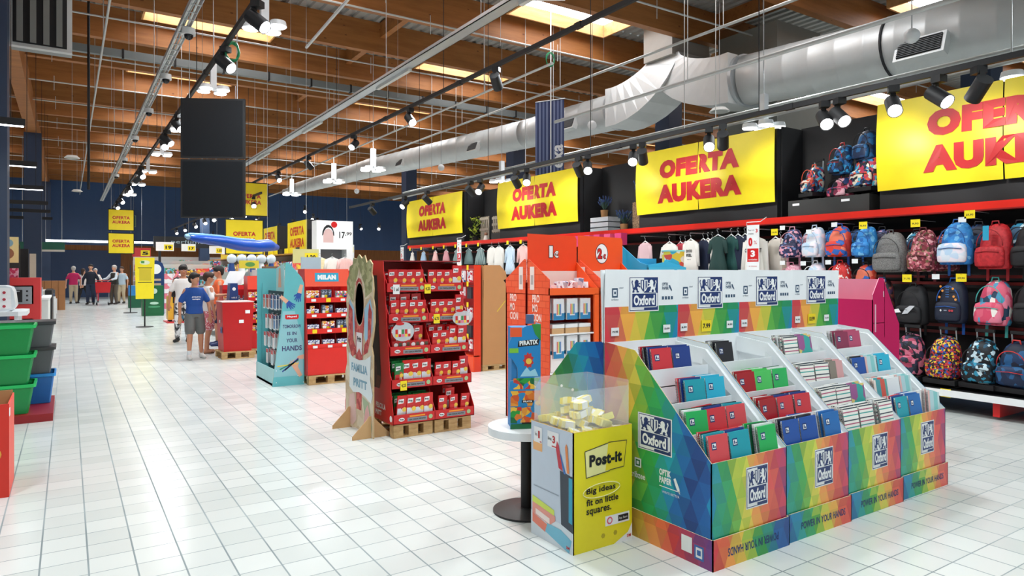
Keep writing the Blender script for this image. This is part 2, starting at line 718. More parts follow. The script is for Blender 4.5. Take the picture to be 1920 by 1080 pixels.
d1 = duct_run('ventilation_duct', [(13.3, 1.0, 5.35, .55), (12.3, 5.2, 5.35, .55), (11.5, 8.9, 5.33, .5)], 'large round spiral duct of bare metal above the backpack wall')
grille_on(d1, 11.72, 5.6, 5.08, 1.1)
for y in (2.2, 4.2, 6.2):
    b = MB()
    b.M = Matrix.Translation(-Vector(d1.location))
    x = 13.3 - (y - 1) * 0.238
    b.cyl((x, y - .015, 5.35), (x, y + .015, 5.35), .562, DKGREY, n=28)
    b.build('hanger_band', d1)
d2 = duct_run('ventilation_duct', [(11.15, 12.3, 5.35, .44), (10.85, 15.8, 5.35, .40), (9.4, 24.0, 5.3, .34), (8.7, 31.7, 5.25, .25)], 'long tapering silver duct running down the hall past the hanging banner')
for (x, y, s) in ((10.66, 13.6, .85), (10.2, 17.6, .8), (9.55, 21.5, .7), (9.0, 26.5, .65)):
    grille_on(d2, x, y, 5.16, s)
b = MB()
b.M = Matrix.Translation(-Vector(d2.location))
b.cyl((8.7, 31.7, 5.25), (8.6, 32.8, 5.25), .13, DUCT, n=20)
b.build('duct_end_spigot', d2)
# the square breeches piece where both runs meet a riser
br = thing('duct_junction', 'angular sheet metal duct junction dropping from a riser at the beams', 'duct', (11.2, 10.75, 5.35))
b = MB()
b.M = Matrix.Translation((-11.2, -10.75, -5.35))
b.box(11.1, 10.52, 6.25, 12.3, 11.4, 7.04, mat('a8a49c', .5))
b.build('riser', br)
b = MB()
b.M = Matrix.Translation((-11.2, -10.75, -5.35))


def sq(cx, cy, cz, ex, ey, ez):
    return [Vector((cx + a * ex[0] + q * ey[0], cy + a * ex[1] + q * ey[1], cz + a * ex[2] + q * ey[2])) * 1.0 for a, q in ((-1, -1), (1, -1), (1, 1), (-1, 1))]


# right leg (towards the big duct) and left leg: box section swept from the riser down and out
for sgn, tgt, rr in ((-1, (11.5, 8.94, 5.33), .5), (1, (11.15, 12.28, 5.35), .45)):
    rings = []
    for i in range(9):
        f = i / 8
        a = f * PI / 2
        cx = 11.7 + (tgt[0] - 11.7) * f
        cy = 10.93 + (tgt[1] - 10.93) * (1 - math.cos(a)) ** 0.8
        cz = 6.3 - (6.3 - tgt[2]) * math.sin(a)
        e = .48 + (rr - .48) * f
        ny, nz = math.cos(a), math.sin(a) * sgn
        rings.append([Vector((cx + p * e, cy + q * e * ny, cz + q * e * nz)) for p, q in ((-1, -1), (1, -1), (1, 1), (-1, 1))])
    b.loft(rings, DUCT, smooth=False)
b.build('breeches_leg', br)
# vane flanges
b = MB()
b.M = Matrix.Translation((-11.2, -10.75, -5.35))
b.cyl((11.5, 8.86, 5.33), (11.5, 8.94, 5.33), .53, GALV, n=28)
b.build('flange', br)
b = MB()
b.M = Matrix.Translation((-11.2, -10.75, -5.35))
b.cyl((11.15, 12.28, 5.35), (11.15, 12.36, 5.35), .47, GALV, n=28)
b.build('flange', br)

# hanging air unit at the left
au = thing('air_unit', 'grey hanging air heater box with a louvred outlet near the girder', 'air unit', (-0.36, 13.5, 5.0))
b = MB()
b.box(-.42, -.5, .15, .42, .5, 1.35, mat('8e9290', 0.5, 0.3))
b.build('casing', au)
b = MB()
b.box(-.42, -.56, -.05, .42, -.44, .85, mat('c9cbc9', 0.5))
b.box(-.35, -.58, .0, .35, -.55, .8, BLACK)
b.build('outlet_frame', au)
for i in range(4):
    MB().box(-.3 + .17 * i, -.62, .02, -.22 + .17 * i, -.56, .78, mat('7a7c78', 0.5)).build('louvre', au)
b = MB()
for x in (-.38, .38):
    b.cyl((x, 0, 1.35), (x, 0, 1.75), .012, GALV, n=6)
b.build('hanger_rod', au)


# ---- lighting track with spot heads
def track(x, y0, y1, z, label, n_drop=6):
    t = thing('lighting_track', label, 'lighting track', (x, y0, z))
    L = y1 - y0
    b = MB().box(-.022, 0, -.03, .022, L, .03, BLACK)
    y = 1.45
    while y < L:
        b.box(-.028, y - .06, -.036, .028, y + .06, .036, BLACK)
        y += 3.0
    b.build('rail', t)
    for i in range(n_drop):
        yy = L * (i + .5) / n_drop
        MB().cyl((0, yy, .03), (0, yy, 7.3 - z), .006, DKGREY, n=5).build('suspension_wire', t)
    return t


track(1.64, 3.0, 36, 4.28, 'black lighting track above the aisle beside the two dark screens')
track(5.2, 2.0, 34, 4.45, 'black lighting track running over the middle of the displays')
track(7.2, .5, 20, 3.42, 'black lighting track in front of the yellow fascia signs')
track(4.6, 20, 40, 3.7, 'distant black lighting track above the far aisle, past the blue inflatable')

sp0 = thing('spotlight', '', 'spotlight', (0, 0, 0))
b = MB()
b.box(-.05, -.05, -.10, .05, .05, -.03, BLACK)
b.box(-.025, -.06, -.24, .025, -.02, -.08, BLACK)
b.build('bracket', sp0)
b = MB()
b.M = Matrix.Translation((0, 0, -.24)) @ Matrix.Rotation(0.9, 4, 'X')
b.cyl((0, 0, -.12), (0, 0, .11), .075, BLACK, n=18, caps=False)
b.cyl((0, 0, .11), (0, 0, .115), .075, DKGREY, n=18)
b.build('lamp_head', sp0)
b = MB()
b.M = Matrix.Translation((0, 0, -.24)) @ Matrix.Rotation(0.9, 4, 'X')
b.cyl((0, 0, -.117), (0, 0, -.105), .066, LAMPON, n=18)
b.build('lens', sp0)
proto(sp0)
SPOTS = [(7.2, y, 3.42, r) for y, r in ((2.94, -.6), (3.29, 2.9), (3.73, 2.2), (4.32, 2.7), (4.50, 2.4), (5.93, -.9), (6.16, 2.3), (7.42, -.9), (7.62, 2.3), (8.7, 2.5), (8.94, -1.1), (10.48, 2.5), (10.84, -1.1), (12.2, 2.2), (12.6, -1.5), (14.7, -1.4), (16.0, 2.0), (18.2, -1.2))]
SPOTS += [(1.64, y, 4.28, r) for y, r in ((7.3, 3.9), (9.0, 3.8), (13.3, 3.6), (14.9, 3.9), (15.4, 3.2), (20.5, 3.5), (21.6, 1.1), (24.5, 3.4), (25.5, 3.2), (28.5, 3.6), (31.0, 3.4), (33.5, 3.4))]
SPOTS += [(5.2, y, 4.45, r) for y, r in ((8.35, -.9), (11.3, 3.2), (14.2, 2.2), (17.5, -1.2), (20.5, 3.2), (26.5, 3.0))]
SPOTS += [(4.6, y, 3.7, 3.1 + .2 * (i % 3)) for i, y in enumerate((21, 23, 25, 27.5, 29.5, 32, 35, 38))]
for i, (x, y, z, r) in enumerate(SPOTS):
    n = sum(1 for q in SPOTS[:i] if q[0] == x)
    where = {7.2: 'on the fascia-sign track', 1.64: 'on the aisle track', 5.2: 'on the middle track', 4.6: 'on the distant track'}[x]
    if i == 0:
        o = sp0
        o.location, o.rotation_euler = (x, y, z), (0, 0, r)
    else:
        o = dup(sp0, (x, y, z), r)
    tag(o, 'black spotlight, %s from near end %s' % (ORD[n] if n < 12 else '%s after the twelfth' % ORD[n - 12], where), 'spotlight', 'track spotlights')
    # lamps turned to the fascia throw their light on it
    if x == 7.2 and i % 2 == 1:
        dr = Vector((1.0, -.1, -.45))
        lamp('SPOT', 'spot_beam', (x + .1, y, z - .3), 38, (1, .96, .9), dr.to_track_quat('-Z', 'Y').to_euler(), spot_size=1.5, spot_blend=.8, shadow_soft_size=.07)

# ---- four-lamp pendant fixtures
fx0 = thing('pendant_light', '', 'pendant light', (0, 0, 0))
WHITEM = mat('eef2f4', 0.35)
MB().box(-.05, -.05, .06, .05, .05, .52, WHITEM).build('driver_box', fx0)
b = MB()
for i in range(4):
    a = PI / 4 + i * PI / 2
    b.box(-.02, -.02, .02, .02, .02, .08, WHITEM) if i == 0 else None
    b.cyl((0, 0, .06), (.2 * math.cos(a), .2 * math.sin(a), .06), .018, WHITEM, n=6)
b.build('arm', fx0)
for i in range(4):
    a = PI / 4 + i * PI / 2
    c = (.2 * math.cos(a), .2 * math.sin(a))
    h = MB().cyl((c[0], c[1], .02), (c[0], c[1], .085), .115, WHITEM, n=20, r1=.10).build('lamp_head', fx0)
    MB().cyl((c[0], c[1], .008), (c[0], c[1], .0195), .10, LAMPON, n=20).build('lens', h)
MB().cyl((0, 0, .28), (0, 0, 2.59), .007, GALV, n=5).build('suspension_wire', fx0)
proto(fx0)
seenfx = [(2.2, y, 4.7) for y in (9.4, 13.2, 17.3, 21.2, 25.1, 29.0, 33.0)] + [(6.0, 15.1, 3.82), (6.0, 17.9, 3.85), (6.0, 22, 3.9), (8.75, 3.05, 3.55), (8.75, 6.45, 3.6), (8.75, 13.8, 3.6), (5.6, 27, 4.0), (5.6, 33, 4.0)]
for i, (x, y, z) in enumerate(seenfx):
    o = fx0 if i == 0 else dup(fx0, (x, y, z))
    o.location = (x, y, z)
    sky = any(a < x < c for a, c in SKX) and any(abs(y - r) < .85 for r in SKY_ROWS)
    wr = [c for c in (o.children if i else KIDS[fx0.name]) if c.name.startswith('suspension_wire')]
    for c in wr:
        c.scale = (1, 1, ((7.34 if sky else 7.3) - z) / 2.59)
    if x == 2.2:
        lb = 'white pendant with four round lamps, %s one down the aisle row' % ORD[i]
    elif x == 8.75:
        lb = 'white pendant whose box shows above the fascia, ' + ('over the nearest sign', 'over the widest whole sign', 'behind the sign under the banner')[i - 10]
    elif x == 6.0:
        lb = 'small white four-lamp pendant beneath the tapering duct, %s from the near end' % ORD[i - 7]
    else:
        lb = 'far white four-lamp pendant above the middle shelves, ' + ('the nearer one' if y < 30 else 'the farther one')
    tag(o, lb, 'pendant light', 'four-lamp pendants')

# ---- white globes on rods (room sensors)
for i, y in enumerate((4.42, 10.7, 17.4, 24.2)):
    g = thing('hanging_globe', 'matt white hanging globe, %s of the row under the duct' % ORD[i], 'globe', (8.97, y, 4.45), group='white hanging globes')
    MB().ball((0, 0, 0), .095, WHITE, 20, 12).build('globe', g)
    MB().cyl((0, 0, .09), (0, 0, 2.85), .008, GALV, n=6).build('rod', g)

# ---- dome cameras on the cable tray
tray = thing('cable_tray', 'grey wire cable tray with bundled cables above the aisle, carrying dome cameras', 'cable tray', (1.36, 4.0, 4.86))
b = MB()
b.box(-.07, 0, -.02, -.06, 34, .05, GALV).box(.06, 0, -.02, .07, 34, .05, GALV)
for i in range(110):
    b.box(-.07, i * .3, -.02, .07, i * .3 + .02, -.012, GALV)
b.build('tray', tray)
b = MB()
for j, (dx, m) in enumerate(((-.04, mat('cfd2cf', .5)), (-.01, mat('8f9492', .5)), (.03, mat('dadcd8', .5)))):
    b.tube([(dx + .01 * math.sin(k * 1.7 + j), k * 1.0, .01 + .008 * math.sin(k * 2.3 + j)) for k in range(35)], .016, m, 6)
b.build('cable', tray)
for i in range(8):
    MB().cyl((-.1, 1.3 + 4 * i, .0), (-.1, 1.3 + 4 * i, 2.42), .006, GALV, n=5).build('suspension_wire', tray)
for i, y in enumerate((10.3, 12.9, 15.8, 19.2, 23.0, 27.0)):
    c = thing('dome_camera', 'white dome camera under the cable tray, %s from the near end' % ORD[i], 'camera', (1.40, y, 4.8), group='dome cameras')
    MB().cyl((0, 0, -.07), (0, 0, .02), .09, mat('d6d9d8', .4), n=20, r1=.085).build('housing', c)
    MB().ball((0, 0, -.075), (.06, .06, .065), mat('1b1c1f', .15), 16, 8).build('dome', c)
tr2 = thing('cable_tray', 'pale grey cable tray running over the middle of the displays beside a black track', 'cable tray', (5.0, .5, 5.05))
b = MB()
b.box(-.1, 0, 0, .1, 36, .012, GALV).box(-.1, 0, 0, -.09, 36, .06, GALV).box(.09, 0, 0, .1, 36, .06, GALV)
b.build('tray', tr2)
for i in range(10):
    MB().cyl((.09, 1 + 3.55 * i, .05), (.09, 1 + 3.55 * i, 2.23), .006, GALV, n=5).build('suspension_wire', tr2)
b = MB()
for i in range(5):
    b.box(.02, 5.5 + i * 5, -.05, .09, 7 + i * 5, -.002, mat('d2d4d0', .5))
b.build('cable_clip_strip', tr2)

# ---- pipes and conduits: (name, label, points, radius, material)
PIPE = mat('c9ccc9', .45, .3)
ONEPIPE = [
    ('white sprinkler pipe running lengthwise just before the duct', [(9.6, 1, 5.75), (9.6, 44, 5.75)], .028),
    ('bright conduit pair beside the big round duct', [(8.7, 1, 4.65), (8.7, 11.6, 4.65)], .035),
    ('thin white pipe slanting high above the left screens', [(3.2, 2, 5.6), (3.2, 10.9, 5.05)], .022),
    ('slim grey pipe lengthwise over the left of the aisle', [(.55, 3, 5.7), (.55, 44, 5.7)], .02),
    ('white pipe lengthwise above the far displays', [(6.7, 9, 4.9), (6.7, 44, 4.9)], .022),
    ('white pipe above the wall display, behind the black spotlight track', [(9.4, 1, 4.1), (9.4, 21, 4.1)], .025),
    ('grey rail running low behind the spotlight track', [(8.62, 1, 3.75), (8.62, 20, 3.75)], .03),
]
for lb, pts, r in ONEPIPE:
    o = thing('pipe', lb, 'pipe', pts[0])
    b = MB()
    b.M = Matrix.Translation(-Vector(pts[0]))
    b.cyl(pts[0], pts[1], r, PIPE, n=8)
    b.build('pipe_run', o)
    n = int((pts[1][1] - pts[0][1]) / 4.7)
    for i in range(n + 1):
        y = pts[0][1] + 2.2 + 4.7 * i
        if y < pts[1][1]:
            f = (y - pts[0][1]) / (pts[1][1] - pts[0][1])
            MB().cyl((0, y - pts[0][1], 0), (0, y - pts[0][1], 7.3 - pts[0][2]), .008, PIPE, n=5).build('hanger_rod', o)
for i, y in enumerate((9.2, 12.3, 15.5, 18.6, 21.5, 24.0, 27.3, 31.0, 36.0)):
    o = thing('pipe', 'thin white crosswise pipe under the beams, %s from the near end' % ORD[i], 'pipe', (-5, y, 6.45), group='crosswise pipes under the beams')
    MB().cyl((0, 0, 0), (26, 0, 0), .018, PIPE, n=6).build('pipe_run', o)
    b = MB()
    for k in range(8):
        b.cyl((1.5 + 3.2 * k, 0, -.22), (1.5 + 3.2 * k, 0, .16), .008, PIPE, n=5)
    b.build('drop', o)
o = thing('service_trunking', 'grey sectional trunking crossing the hall below the beams', 'trunking', (-1, 16.6, 6.0))
b = MB()
for i in range(14):
    b.box(i * 1.0, -.06, 0, i * 1.0 + .96, .06, .16, mat('7c8586', .5, .3))
    b.box(i * 1.0 + .96, -.07, -.02, i * 1.0 + 1.0, .07, .18, BLACK)
b.build('trunking_section', o)
# thin vertical wires falling from the roof
wq = random.Random(12)
WIREM = MB().cyl((0, 0, 0), (0, 0, 2.2), .0035, GALV, n=4, caps=False).build('hanging_wire')
COL.objects.unlink(WIREM)
for i in range(26):
    o = WIREM.copy()
    COL.objects.link(o)
    o.location = ((.95, 2.75, 3.75, 5.9, 7.7, 12.2)[i % 6] + wq.uniform(-.15, .15), 8.1 + (i // 6) * 4.1 + wq.uniform(0, 1.4), 5.1)
    tag(o, 'thin bare steel wire hanging straight down from the roof deck', 'wire', 'bare wires hanging from the roof')

# ---- white ceiling loudspeaker
for i, (x, y) in enumerate(((10.1, 8.4), (.1, 22), (.3, 31), (4.6, 29))):
    o = thing('ceiling_speaker', 'shallow round white loudspeaker on a wire, ' + ('below the duct junction', 'above the left of the aisle', 'far down the left of the aisle', 'over the far shelves')[i], 'loudspeaker', (x, y, 4.42 if i == 0 else 4.55), group='round loudspeakers')
    MB().cyl((0, 0, 0), (0, 0, .07), .19, mat('e2e2dc', .5), r1=.12, n=24).build('shell', o)
    MB().cyl((0, 0, -.012), (0, 0, 0), .15, mat('b8b8b2', .7), n=24).build('grille', o)
    MB().cyl((0, 0, .07), (0, 0, 2.75), .005, GALV, n=5).build('suspension_wire', o)

# ---- left: black bar lamps hung across
for i, y in enumerate((10.6, 14.6, 18.6, 22.6, 25.6, 29.0)):
    on = i < 3
    o = thing('bar_light', ('lit' if on else 'unlit') + ' black bar lamp by the left columns, %s from the near end' % ORD[i], 'bar light', (-1.1, y, 3.3), group='black bar lamps')
    MB().box(-.7, -.03, 0, .65, .03, .09, BLACK).build('housing', o)
    MB().box(-.68, -.025, -.012, .63, .025, 0, TUBEON if on else DKGREY).build('tube', o)
    b = MB()
    for x in (-.5, .5):
        b.cyl((x, 0, .09), (x, 0, 4.0), .005, BLACK, n=5)
    b.build('suspension_wire', o)
    if on:
        lamp('AREA', 'bar_glow', (-1.1, y, 3.26), 14, COOL, shape='RECTANGLE', size=1.3, size_y=.05)
o = thing('bar_light', 'long thin white tube lamp across the far end of the hall', 'bar light', (-.9, 40, 2.98))
MB().box(0, -.05, -.05, 5.2, .05, .05, TUBEON).build('tube', o)
MB().cyl((0, 0, .05), (0, 0, 4.32), .008, GALV, n=5).build('suspension_rod', o)
o = thing('hanging_pole', 'thin black pole hanging from the girder left of the cable tray', 'pole', (.35, 16.0, 3.1))
MB().cyl((0, 0, 0), (0, 0, 4.2), .025, BLACK, n=8).build('pole', o)

# ---- signs hung over the aisle
def flat_sign(name, label, x, y, z, w, h, rz=0.0, face=YEL, lines=None, frame=BLACK, d=.05, tcol=TXRED, hang=None):
    o = thing(name, label, 'sign', (x, y, z), rz)
    MB().box(-w / 2 - .03, -d / 2, -h / 2 - .03, w / 2 + .03, d / 2, h / 2 + .03, frame).build('frame', o)
    f = front(0, -d / 2 - .003)
    p = MB().rect(f, -w / 2, -h / 2, w / 2, h / 2, 0, face).build('sign_face', o)
    if lines:
        b = MB()
        for s_, yy, hh, ww in lines:
            b.text(f, s_, 0, yy, hh, .003, tcol, w=ww, bold=.04, align='C')
        b.build('lettering', p)
    for sx in (-w * .4, w * .4):
        MB().cyl((sx, 0, h / 2), (sx, 0, hang or 7.3 - z), .006, GALV, n=5).build('suspension_wire', o)
    return o


OA = [('OFERTA', .09, .13, .62), ('AUKERA', -.09, .13, .64)]
SCRN = mat('17191c', .32, name='dark_screen')
for i, z in enumerate((3.57, 2.68)):
    flat_sign('screen', ('upper' if i == 0 else 'lower') + ' of two square dark screens hung over the aisle', 1.8, 10.8, z, .86, .82 if i == 0 else .80, rz=-YAW * .88, face=SCRN, hang=None if i == 0 else .445)
flat_sign('yellow_sign', 'upper of two small square yellow signs at the far end of the aisle', 1.83, 32, 3.58, .88, .82, lines=OA)
flat_sign('yellow_sign', 'lower of two small square yellow signs at the far end of the aisle', 1.83, 32, 2.62, .88, .80, lines=OA, hang=.52)
flat_sign('yellow_sign', 'yellow hanging sign half hidden behind the dark screens', 4.5, 21, 3.6, 1.0, .95, lines=OA)
flat_sign('yellow_sign', 'square yellow hanging sign just below the dark screens, over the blue inflatable', 4.35, 21, 2.48, 1.0, .98, rz=-.15, lines=OA, hang=.60)

# exit sign seen at the top edge
GREEN = mat('12744a', .4)
o = flat_sign('exit_sign', 'green and white exit sign high up at the top edge', 5.45, 7.5, 5.28, .5, .17, rz=-YAW, face=GREEN, frame=WHITE)
o = flat_sign('exit_sign', 'small green exit sign high on the far dark blue wall', 2.9, 45.8, 4.45, .9, .62, face=mat('2f6a5c', .5), frame=mat('9fb4ac', .5), lines=[('SALIDA', 0, .2, .6)], tcol=mat('c8dcd2', .5))

# blue striped banner
bn = thing('hanging_banner', 'blue striped vertical banner hanging behind the yellow signs', 'banner', (8.93, 12.1, 0), -YAW * .9)
STR = stripes('banner_stripes', ['6a779e', '35426c', '7c88aa', '35426c'], .16)
f = front(0, 0)
b = MB().slab(f, [(-.32, 3.47), (.32, 3.49), (.32, 5.28), (-.32, 5.2)], -.01, 0, STR)
b.build('cloth', bn)
MB().text(f, 'exa', .2, 4.02, .19, .004, WHITE, bold=.03, align='C', rot=PI / 2).build('lettering', bn)
b = MB().cyl((.02, -.02, 3.5), (.02, -.02, 7.3), .014, WHITE, n=8)
b.cyl((-.32, 0, 5.2), (.34, 0, 5.3), .012, GALV, n=6)
b.build('rod', bn)
# coils of green cable
for i, (x, y, z, r) in enumerate(((1.72, 9.0, 4.2, .1), (8.83, 11.95, 6.1, .13))):
    o = thing('cable_coil', 'coiled green cable ' + ('beside the near aisle spotlight' if i == 0 else 'tied to the banner rod'), 'cable', (x, y, z))
    for j in range(1):
        pts = []
        for k in range(73):
            a = k * 2 * PI / 18
            rr = r + .012 * math.sin(k * .8)
            pts.append((rr * math.cos(a) * .75, .02 * math.sin(k * .3), rr * math.sin(a) * 1.15))
        MB().tube(pts, .008, mat('1d8a5a', .5), 5).build('coil', o)
# roof projector box hung at the very left top
# ------------------------------------------------------------------ long wall display: fascia, red shelf, gondola
GX = 8.2
# gondola body: back panel, uprights, base, rails
gd = thing('display_gondola', 'long black wall gondola with a red top shelf carrying clothes and backpacks', 'shelving', (GX, 0, 0))
b = MB()
b.box(.62, 1.0, .12, .68, 17.9, 2.2, mat('1a1718', .7))
b.build('back_panel', gd)
b = MB()
b.box(-.02, 1.0, 2.13, .7, 17.9, 2.17, BLACK)
b.build('top_board', gd)
b = MB()
b.box(-.05, 1.0, 2.12, -.02, 17.9, 2.2, mat('e02a1c', .32))
b.box(-.05, 1.0, 2.105, .1, 17.9, 2.12, mat('8f1512', .4))
b.build('red_edge_rail', gd)
for y in (1.6, 2.93, 4.25, 5.6, 6.9, 8.25, 9.55, 10.9, 12.2, 13.5, 14.8, 16.1, 17.4):
    MB().box(.56, y - .03, 0, .62, y + .03, 2.13, BLACK).build('upright', gd)
b = MB()
for z in (1.3, .72, 1.38, .8, 1.95):
    b.box(.54, 1.0, z, .56, 17.9, z + .035, mat('6e1512', .5))
b.build('hook_rail', gd)
b = MB()
b.box(-.62, 1.0, .2, .6, 17.9, .23, BLACK)
b.box(-.65, 1.0, .17, -.62, 17.9, .235, PAPER)
b.build('base_shelf', gd)
for y in (1.62, 2.95, 4.27, 5.6, 9.5, 13.5):
    MB().box(-.6, y - .03, .03, .5, y + .03, .17, RED).build('foot', gd)

# fascia boxes with the yellow posters; niches between them stay open
FB = mat('1c1c1e', .6)
fas = [(13.9 + .8, 17.94, 's1'), (10.16, 13.04, 's2'), (5.84, 8.55, 's3'), (1.5, 4.42, 's4')]
for y0, y1, k in fas:
    nm = {'s1': 'farthest', 's2': 'second farthest', 's3': 'second nearest', 's4': 'nearest'}[k]
    o = thing('fascia_box', 'matt black fascia box behind the %s yellow poster of the wall display' % nm, 'fascia', (GX, y0, 2.174), group='black fascia boxes')
    MB().box(.02, 0, 0, .6, y1 - y0, 1.27, FB).build('box_shell', o)
    # poster: two bulging sheets
    lbn = {'s1': 'farthest of the four big yellow posters on the wall display', 's2': 'big yellow poster just beside the hanging blue banner', 's3': 'big yellow poster between the plant niche and the backpack niche', 's4': 'nearest and largest-looking yellow poster, cut by the picture edge'}[k]
    p = thing('yellow_poster', lbn, 'poster', (GX - .0, y0, 2.42), group='yellow wall posters')
    L = y1 - y0
    halves = ((0, L / 2 - .008), (L / 2 + .008, L))
    if k == 's4':
        halves = ((0, 1.592), (1.608, L))
    for a0, a1 in halves:
        b = MB()
        nu, nv = 8, 8
        V, UVs, F = [], [], []
        for i in range(nu + 1):
            for j in range(nv + 1):
                u, v = i / nu, j / nv
                bow = .035 * math.sin(PI * v) * (.4 + .6 * u) + .03 * math.sin(PI * u) * (1 - v)
                V.append((-.03 - bow, a0 + (a1 - a0) * u, v * 1.04))
        for i in range(nu):
            for j in range(nv):
                q = i * (nv + 1) + j
                F.append((q, q + 1, q + nv + 2, q + nv + 1))
        b.add(V, F, YEL, smooth=True)
        sh = b.build('poster_sheet', p)
    b = MB()
    f = leftf(0, L, 0)
    t0 = 0
    cx = L / 2 if k != 's4' else L - 1.6 + .28
    # lettering, split by the gap between the sheets as printed
    if k == 's4':
        cx = L - 1.55
    b.text(f, 'OFERTA', cx, .70, .30, 0, TXRED, w=1.58, bold=.08, align='C')
    b.text(f, 'AUKERA', cx, .30, .30, 0, TXRED, w=1.66, bold=.08, align='C')
    cv = []
    for vx, vy, vz in b.v:
        for a0, a1 in halves:
            if a0 - .02 <= vy <= a1 + .02:
                u, v = min(1, max(0, (vy - a0) / (a1 - a0))), vz / 1.04
                break
        cv.append((-.030 - (.035 * math.sin(PI * v) * (.4 + .6 * u) + .03 * math.sin(PI * u) * (1 - v)) - .007, vy, vz))
    b.v = cv
    b.build('lettering', p)
# niche backs and sides
for y0, y1, nm in ((4.42, 5.84, 'holding patterned trolley bags'), (8.55, 10.16, 'holding potted lavender and a white crate'), (13.04, 14.7, 'holding wooden crates and a leafy plant')):
    o = thing('fascia_niche', 'open black niche ' + nm, 'fascia', (GX, y0, 2.174), group='open fascia niches')
    L = y1 - y0
    MB().box(.575, 0, 0, .60, L, 1.32, FB).build('niche_back', o)
    MB().box(.1, -.0, 0, .575, .02, 1.3, FB).build('niche_side', o)
    MB().box(.1, L - .02, 0, .575, L, 1.3, FB).build('niche_side', o)
o = thing('plinth_box', 'dark grey low plinth under the patterned trolley bags', 'plinth', (GX + .02, 4.55, 2.174))
MB().box(0, 0, 0, .45, 1.12, .24, mat('333433', .6)).build('box_body', o)
MB().box(-.004, .25, .17, 0, .36, .2, WHITE).box(-.004, .95, .17, 0, 1.05, .2, WHITE).build('label_sticker', o)

# ---- backpacks
def ring(cx, cy, z, rx, ry, n=20, e=.75):
    R = []
    for i in range(n):
        a = 2 * PI * i / n
        c, s_ = math.cos(a), math.sin(a)
        R.append(Vector((cx + rx * math.copysign(abs(c) ** e, c), cy + ry * math.copysign(abs(s_) ** e, s_), z)))
    return R


def backpack(label, main, pocket, strap, w=.3, h=.43, d=.17, group='backpacks on the wall display', wheels=False, extra=None, top_w=.55, name='backpack'):
    """front faces -X; base at z=0, centred"""
    o = thing(name, label, 'backpack', group=group)
    b = MB()
    prof = [(0, .82), (.02, .93), (.1, 1.0), (.4, 1.0), (.62, .97), (.78, .88), (.9, .70), (.965, .5), (1.0, .22)]
    b.loft([ring(.01 * k, 0, h * t, d / 2 * (q ** .6), w / 2 * (q * (1 - (1 - top_w) * .35 * t))) for k, (t, q) in enumerate(prof)], main)
    b.build('bag_body', o)
    b = MB()
    pp = [(.05, .75), (.08, .86), (.2, .9), (.38, .88), (.46, .8), (.5, .5)]
    b.loft([ring(-d * .42, 0, h * t, d * .28 * q, w / 2 * q) for t, q in pp], pocket)
    b.build('front_pocket', o)
    b = MB()
    z0 = h * .99
    b.tube([(.02, -.04, z0 - .02), (.02, -.03, z0 + .03), (.02, .03, z0 + .03), (.02, .04, z0 - .02)], .008, strap, 6)
    b.build('handle_loop', o)
    b = MB()
    arc = [(-d * .5 * (1 - .02 * abs(i - 6)), w * .40 * math.cos(PI * i / 12), h * (.5 + .36 * math.sin(PI * i / 12))) for i in range(13)]
    b.tube(arc, .005, strap, 5)
    b.tube([(-d * .67, -w * .36, h * .36), (-d * .71, 0, h * .39), (-d * .67, w * .36, h * .36)], .004, strap, 5)
    b.build('zip', o)
    for sy in (-1, 1):
        b = MB()
        b.box(d * .35, sy * w * .3 - .014, 0 if wheels else -.12, d * .35 + .006, sy * w * .3 + .014, h * .3, strap)
        b.build('shoulder_strap', o)
    if extra:
        extra(o, w, h, d)
    if wheels:
        b = MB()
        b.box(-d * .6, -w * .5, -.05, d * .7, w * .5, .0, BLACK)
        for sy in (-1, 1):
            b.cyl((d * .3, sy * w * .4 - .01, -.06), (d * .3, sy * w * .4 + .01, -.06), .03, BLACK, n=12)
        b.build('wheel_base', o)
        MB().cyl((d * .5, -.08, 0), (d * .5, -.08, h + .08), .008, METAL, n=6).cyl((d * .5, .08, 0), (d * .5, .08, h + .08), .008, METAL, n=6).box(d * .5 - .012, -.09, h + .07, d * .5 + .012, .09, h + .1, BLACK).build('trolley_handle', o)
    return o


BP = blotch
p_graf = BP('print_graffiti', ['1a2a55', '2f86c0', 'd8502e', 'e8e2d0', '15161c', '57b0c8', 'b03050'], 26, warp=.08)
p_blue = BP('print_blue_camo', ['10284c', '1c62a0', '0c1626', '2a9bd0', '14365f'], 22, warp=.08)
p_pinkgeo = BP('print_pink_geo', ['c43a5e', '20386c', 'e87a96', '7a2040', '101424', 'f0b8c4'], 18)
p_dark = BP('print_dark_floral', ['1b1f30', 'a83a58', '2a3048', '0f1016', 'd2738a'], 24, warp=.05)
p_dots = BP('print_confetti', ['151722', 'c43028', '2456a8', 'e8c22a', '151722', 'b0283c'], 55)
p_teal = BP('print_teal_splash', ['0e1218', '12222c', '2a90b0', '0d0f14', 'c8e0e8', '18506a', '0e1218'], 30, warp=.06)
p_blue2 = BP('print_space', ['0f2444', '14345c', '1c5888', '0c1830'], 16, warp=.1)
p_roses = BP('print_roses', ['7c2432', 'b04c60', '8a2c3c', 'e0a0a4', '5a1a24', 'c87c7c', '6b5a38'], 42)
p_greyw = BP('cloth_grey_melange', ['6f6e6c', '7a7977', '656462', '83827f'], 160)
p_redw = BP('cloth_red_weave', ['b81e26', 'c4242c', 'ac1820'], 40)
p_street = BP('print_pink_street', ['e0607a', 'e0607a', '4a9cc0', 'f0ece4', 'd84868', '22405c', 'e88098'], 20, stretch=(1, 1, .6))
p_sky = BP('print_blue_sky', ['2880c8', '3490d4', '1f6cb4', '70b8e4', '2a84cc'], 24, warp=.05)
p_navyf = BP('print_navy_flowers', ['23284c', '353a68', 'e0a0b0', '1c2040', '7890c0', '23284c'], 34)
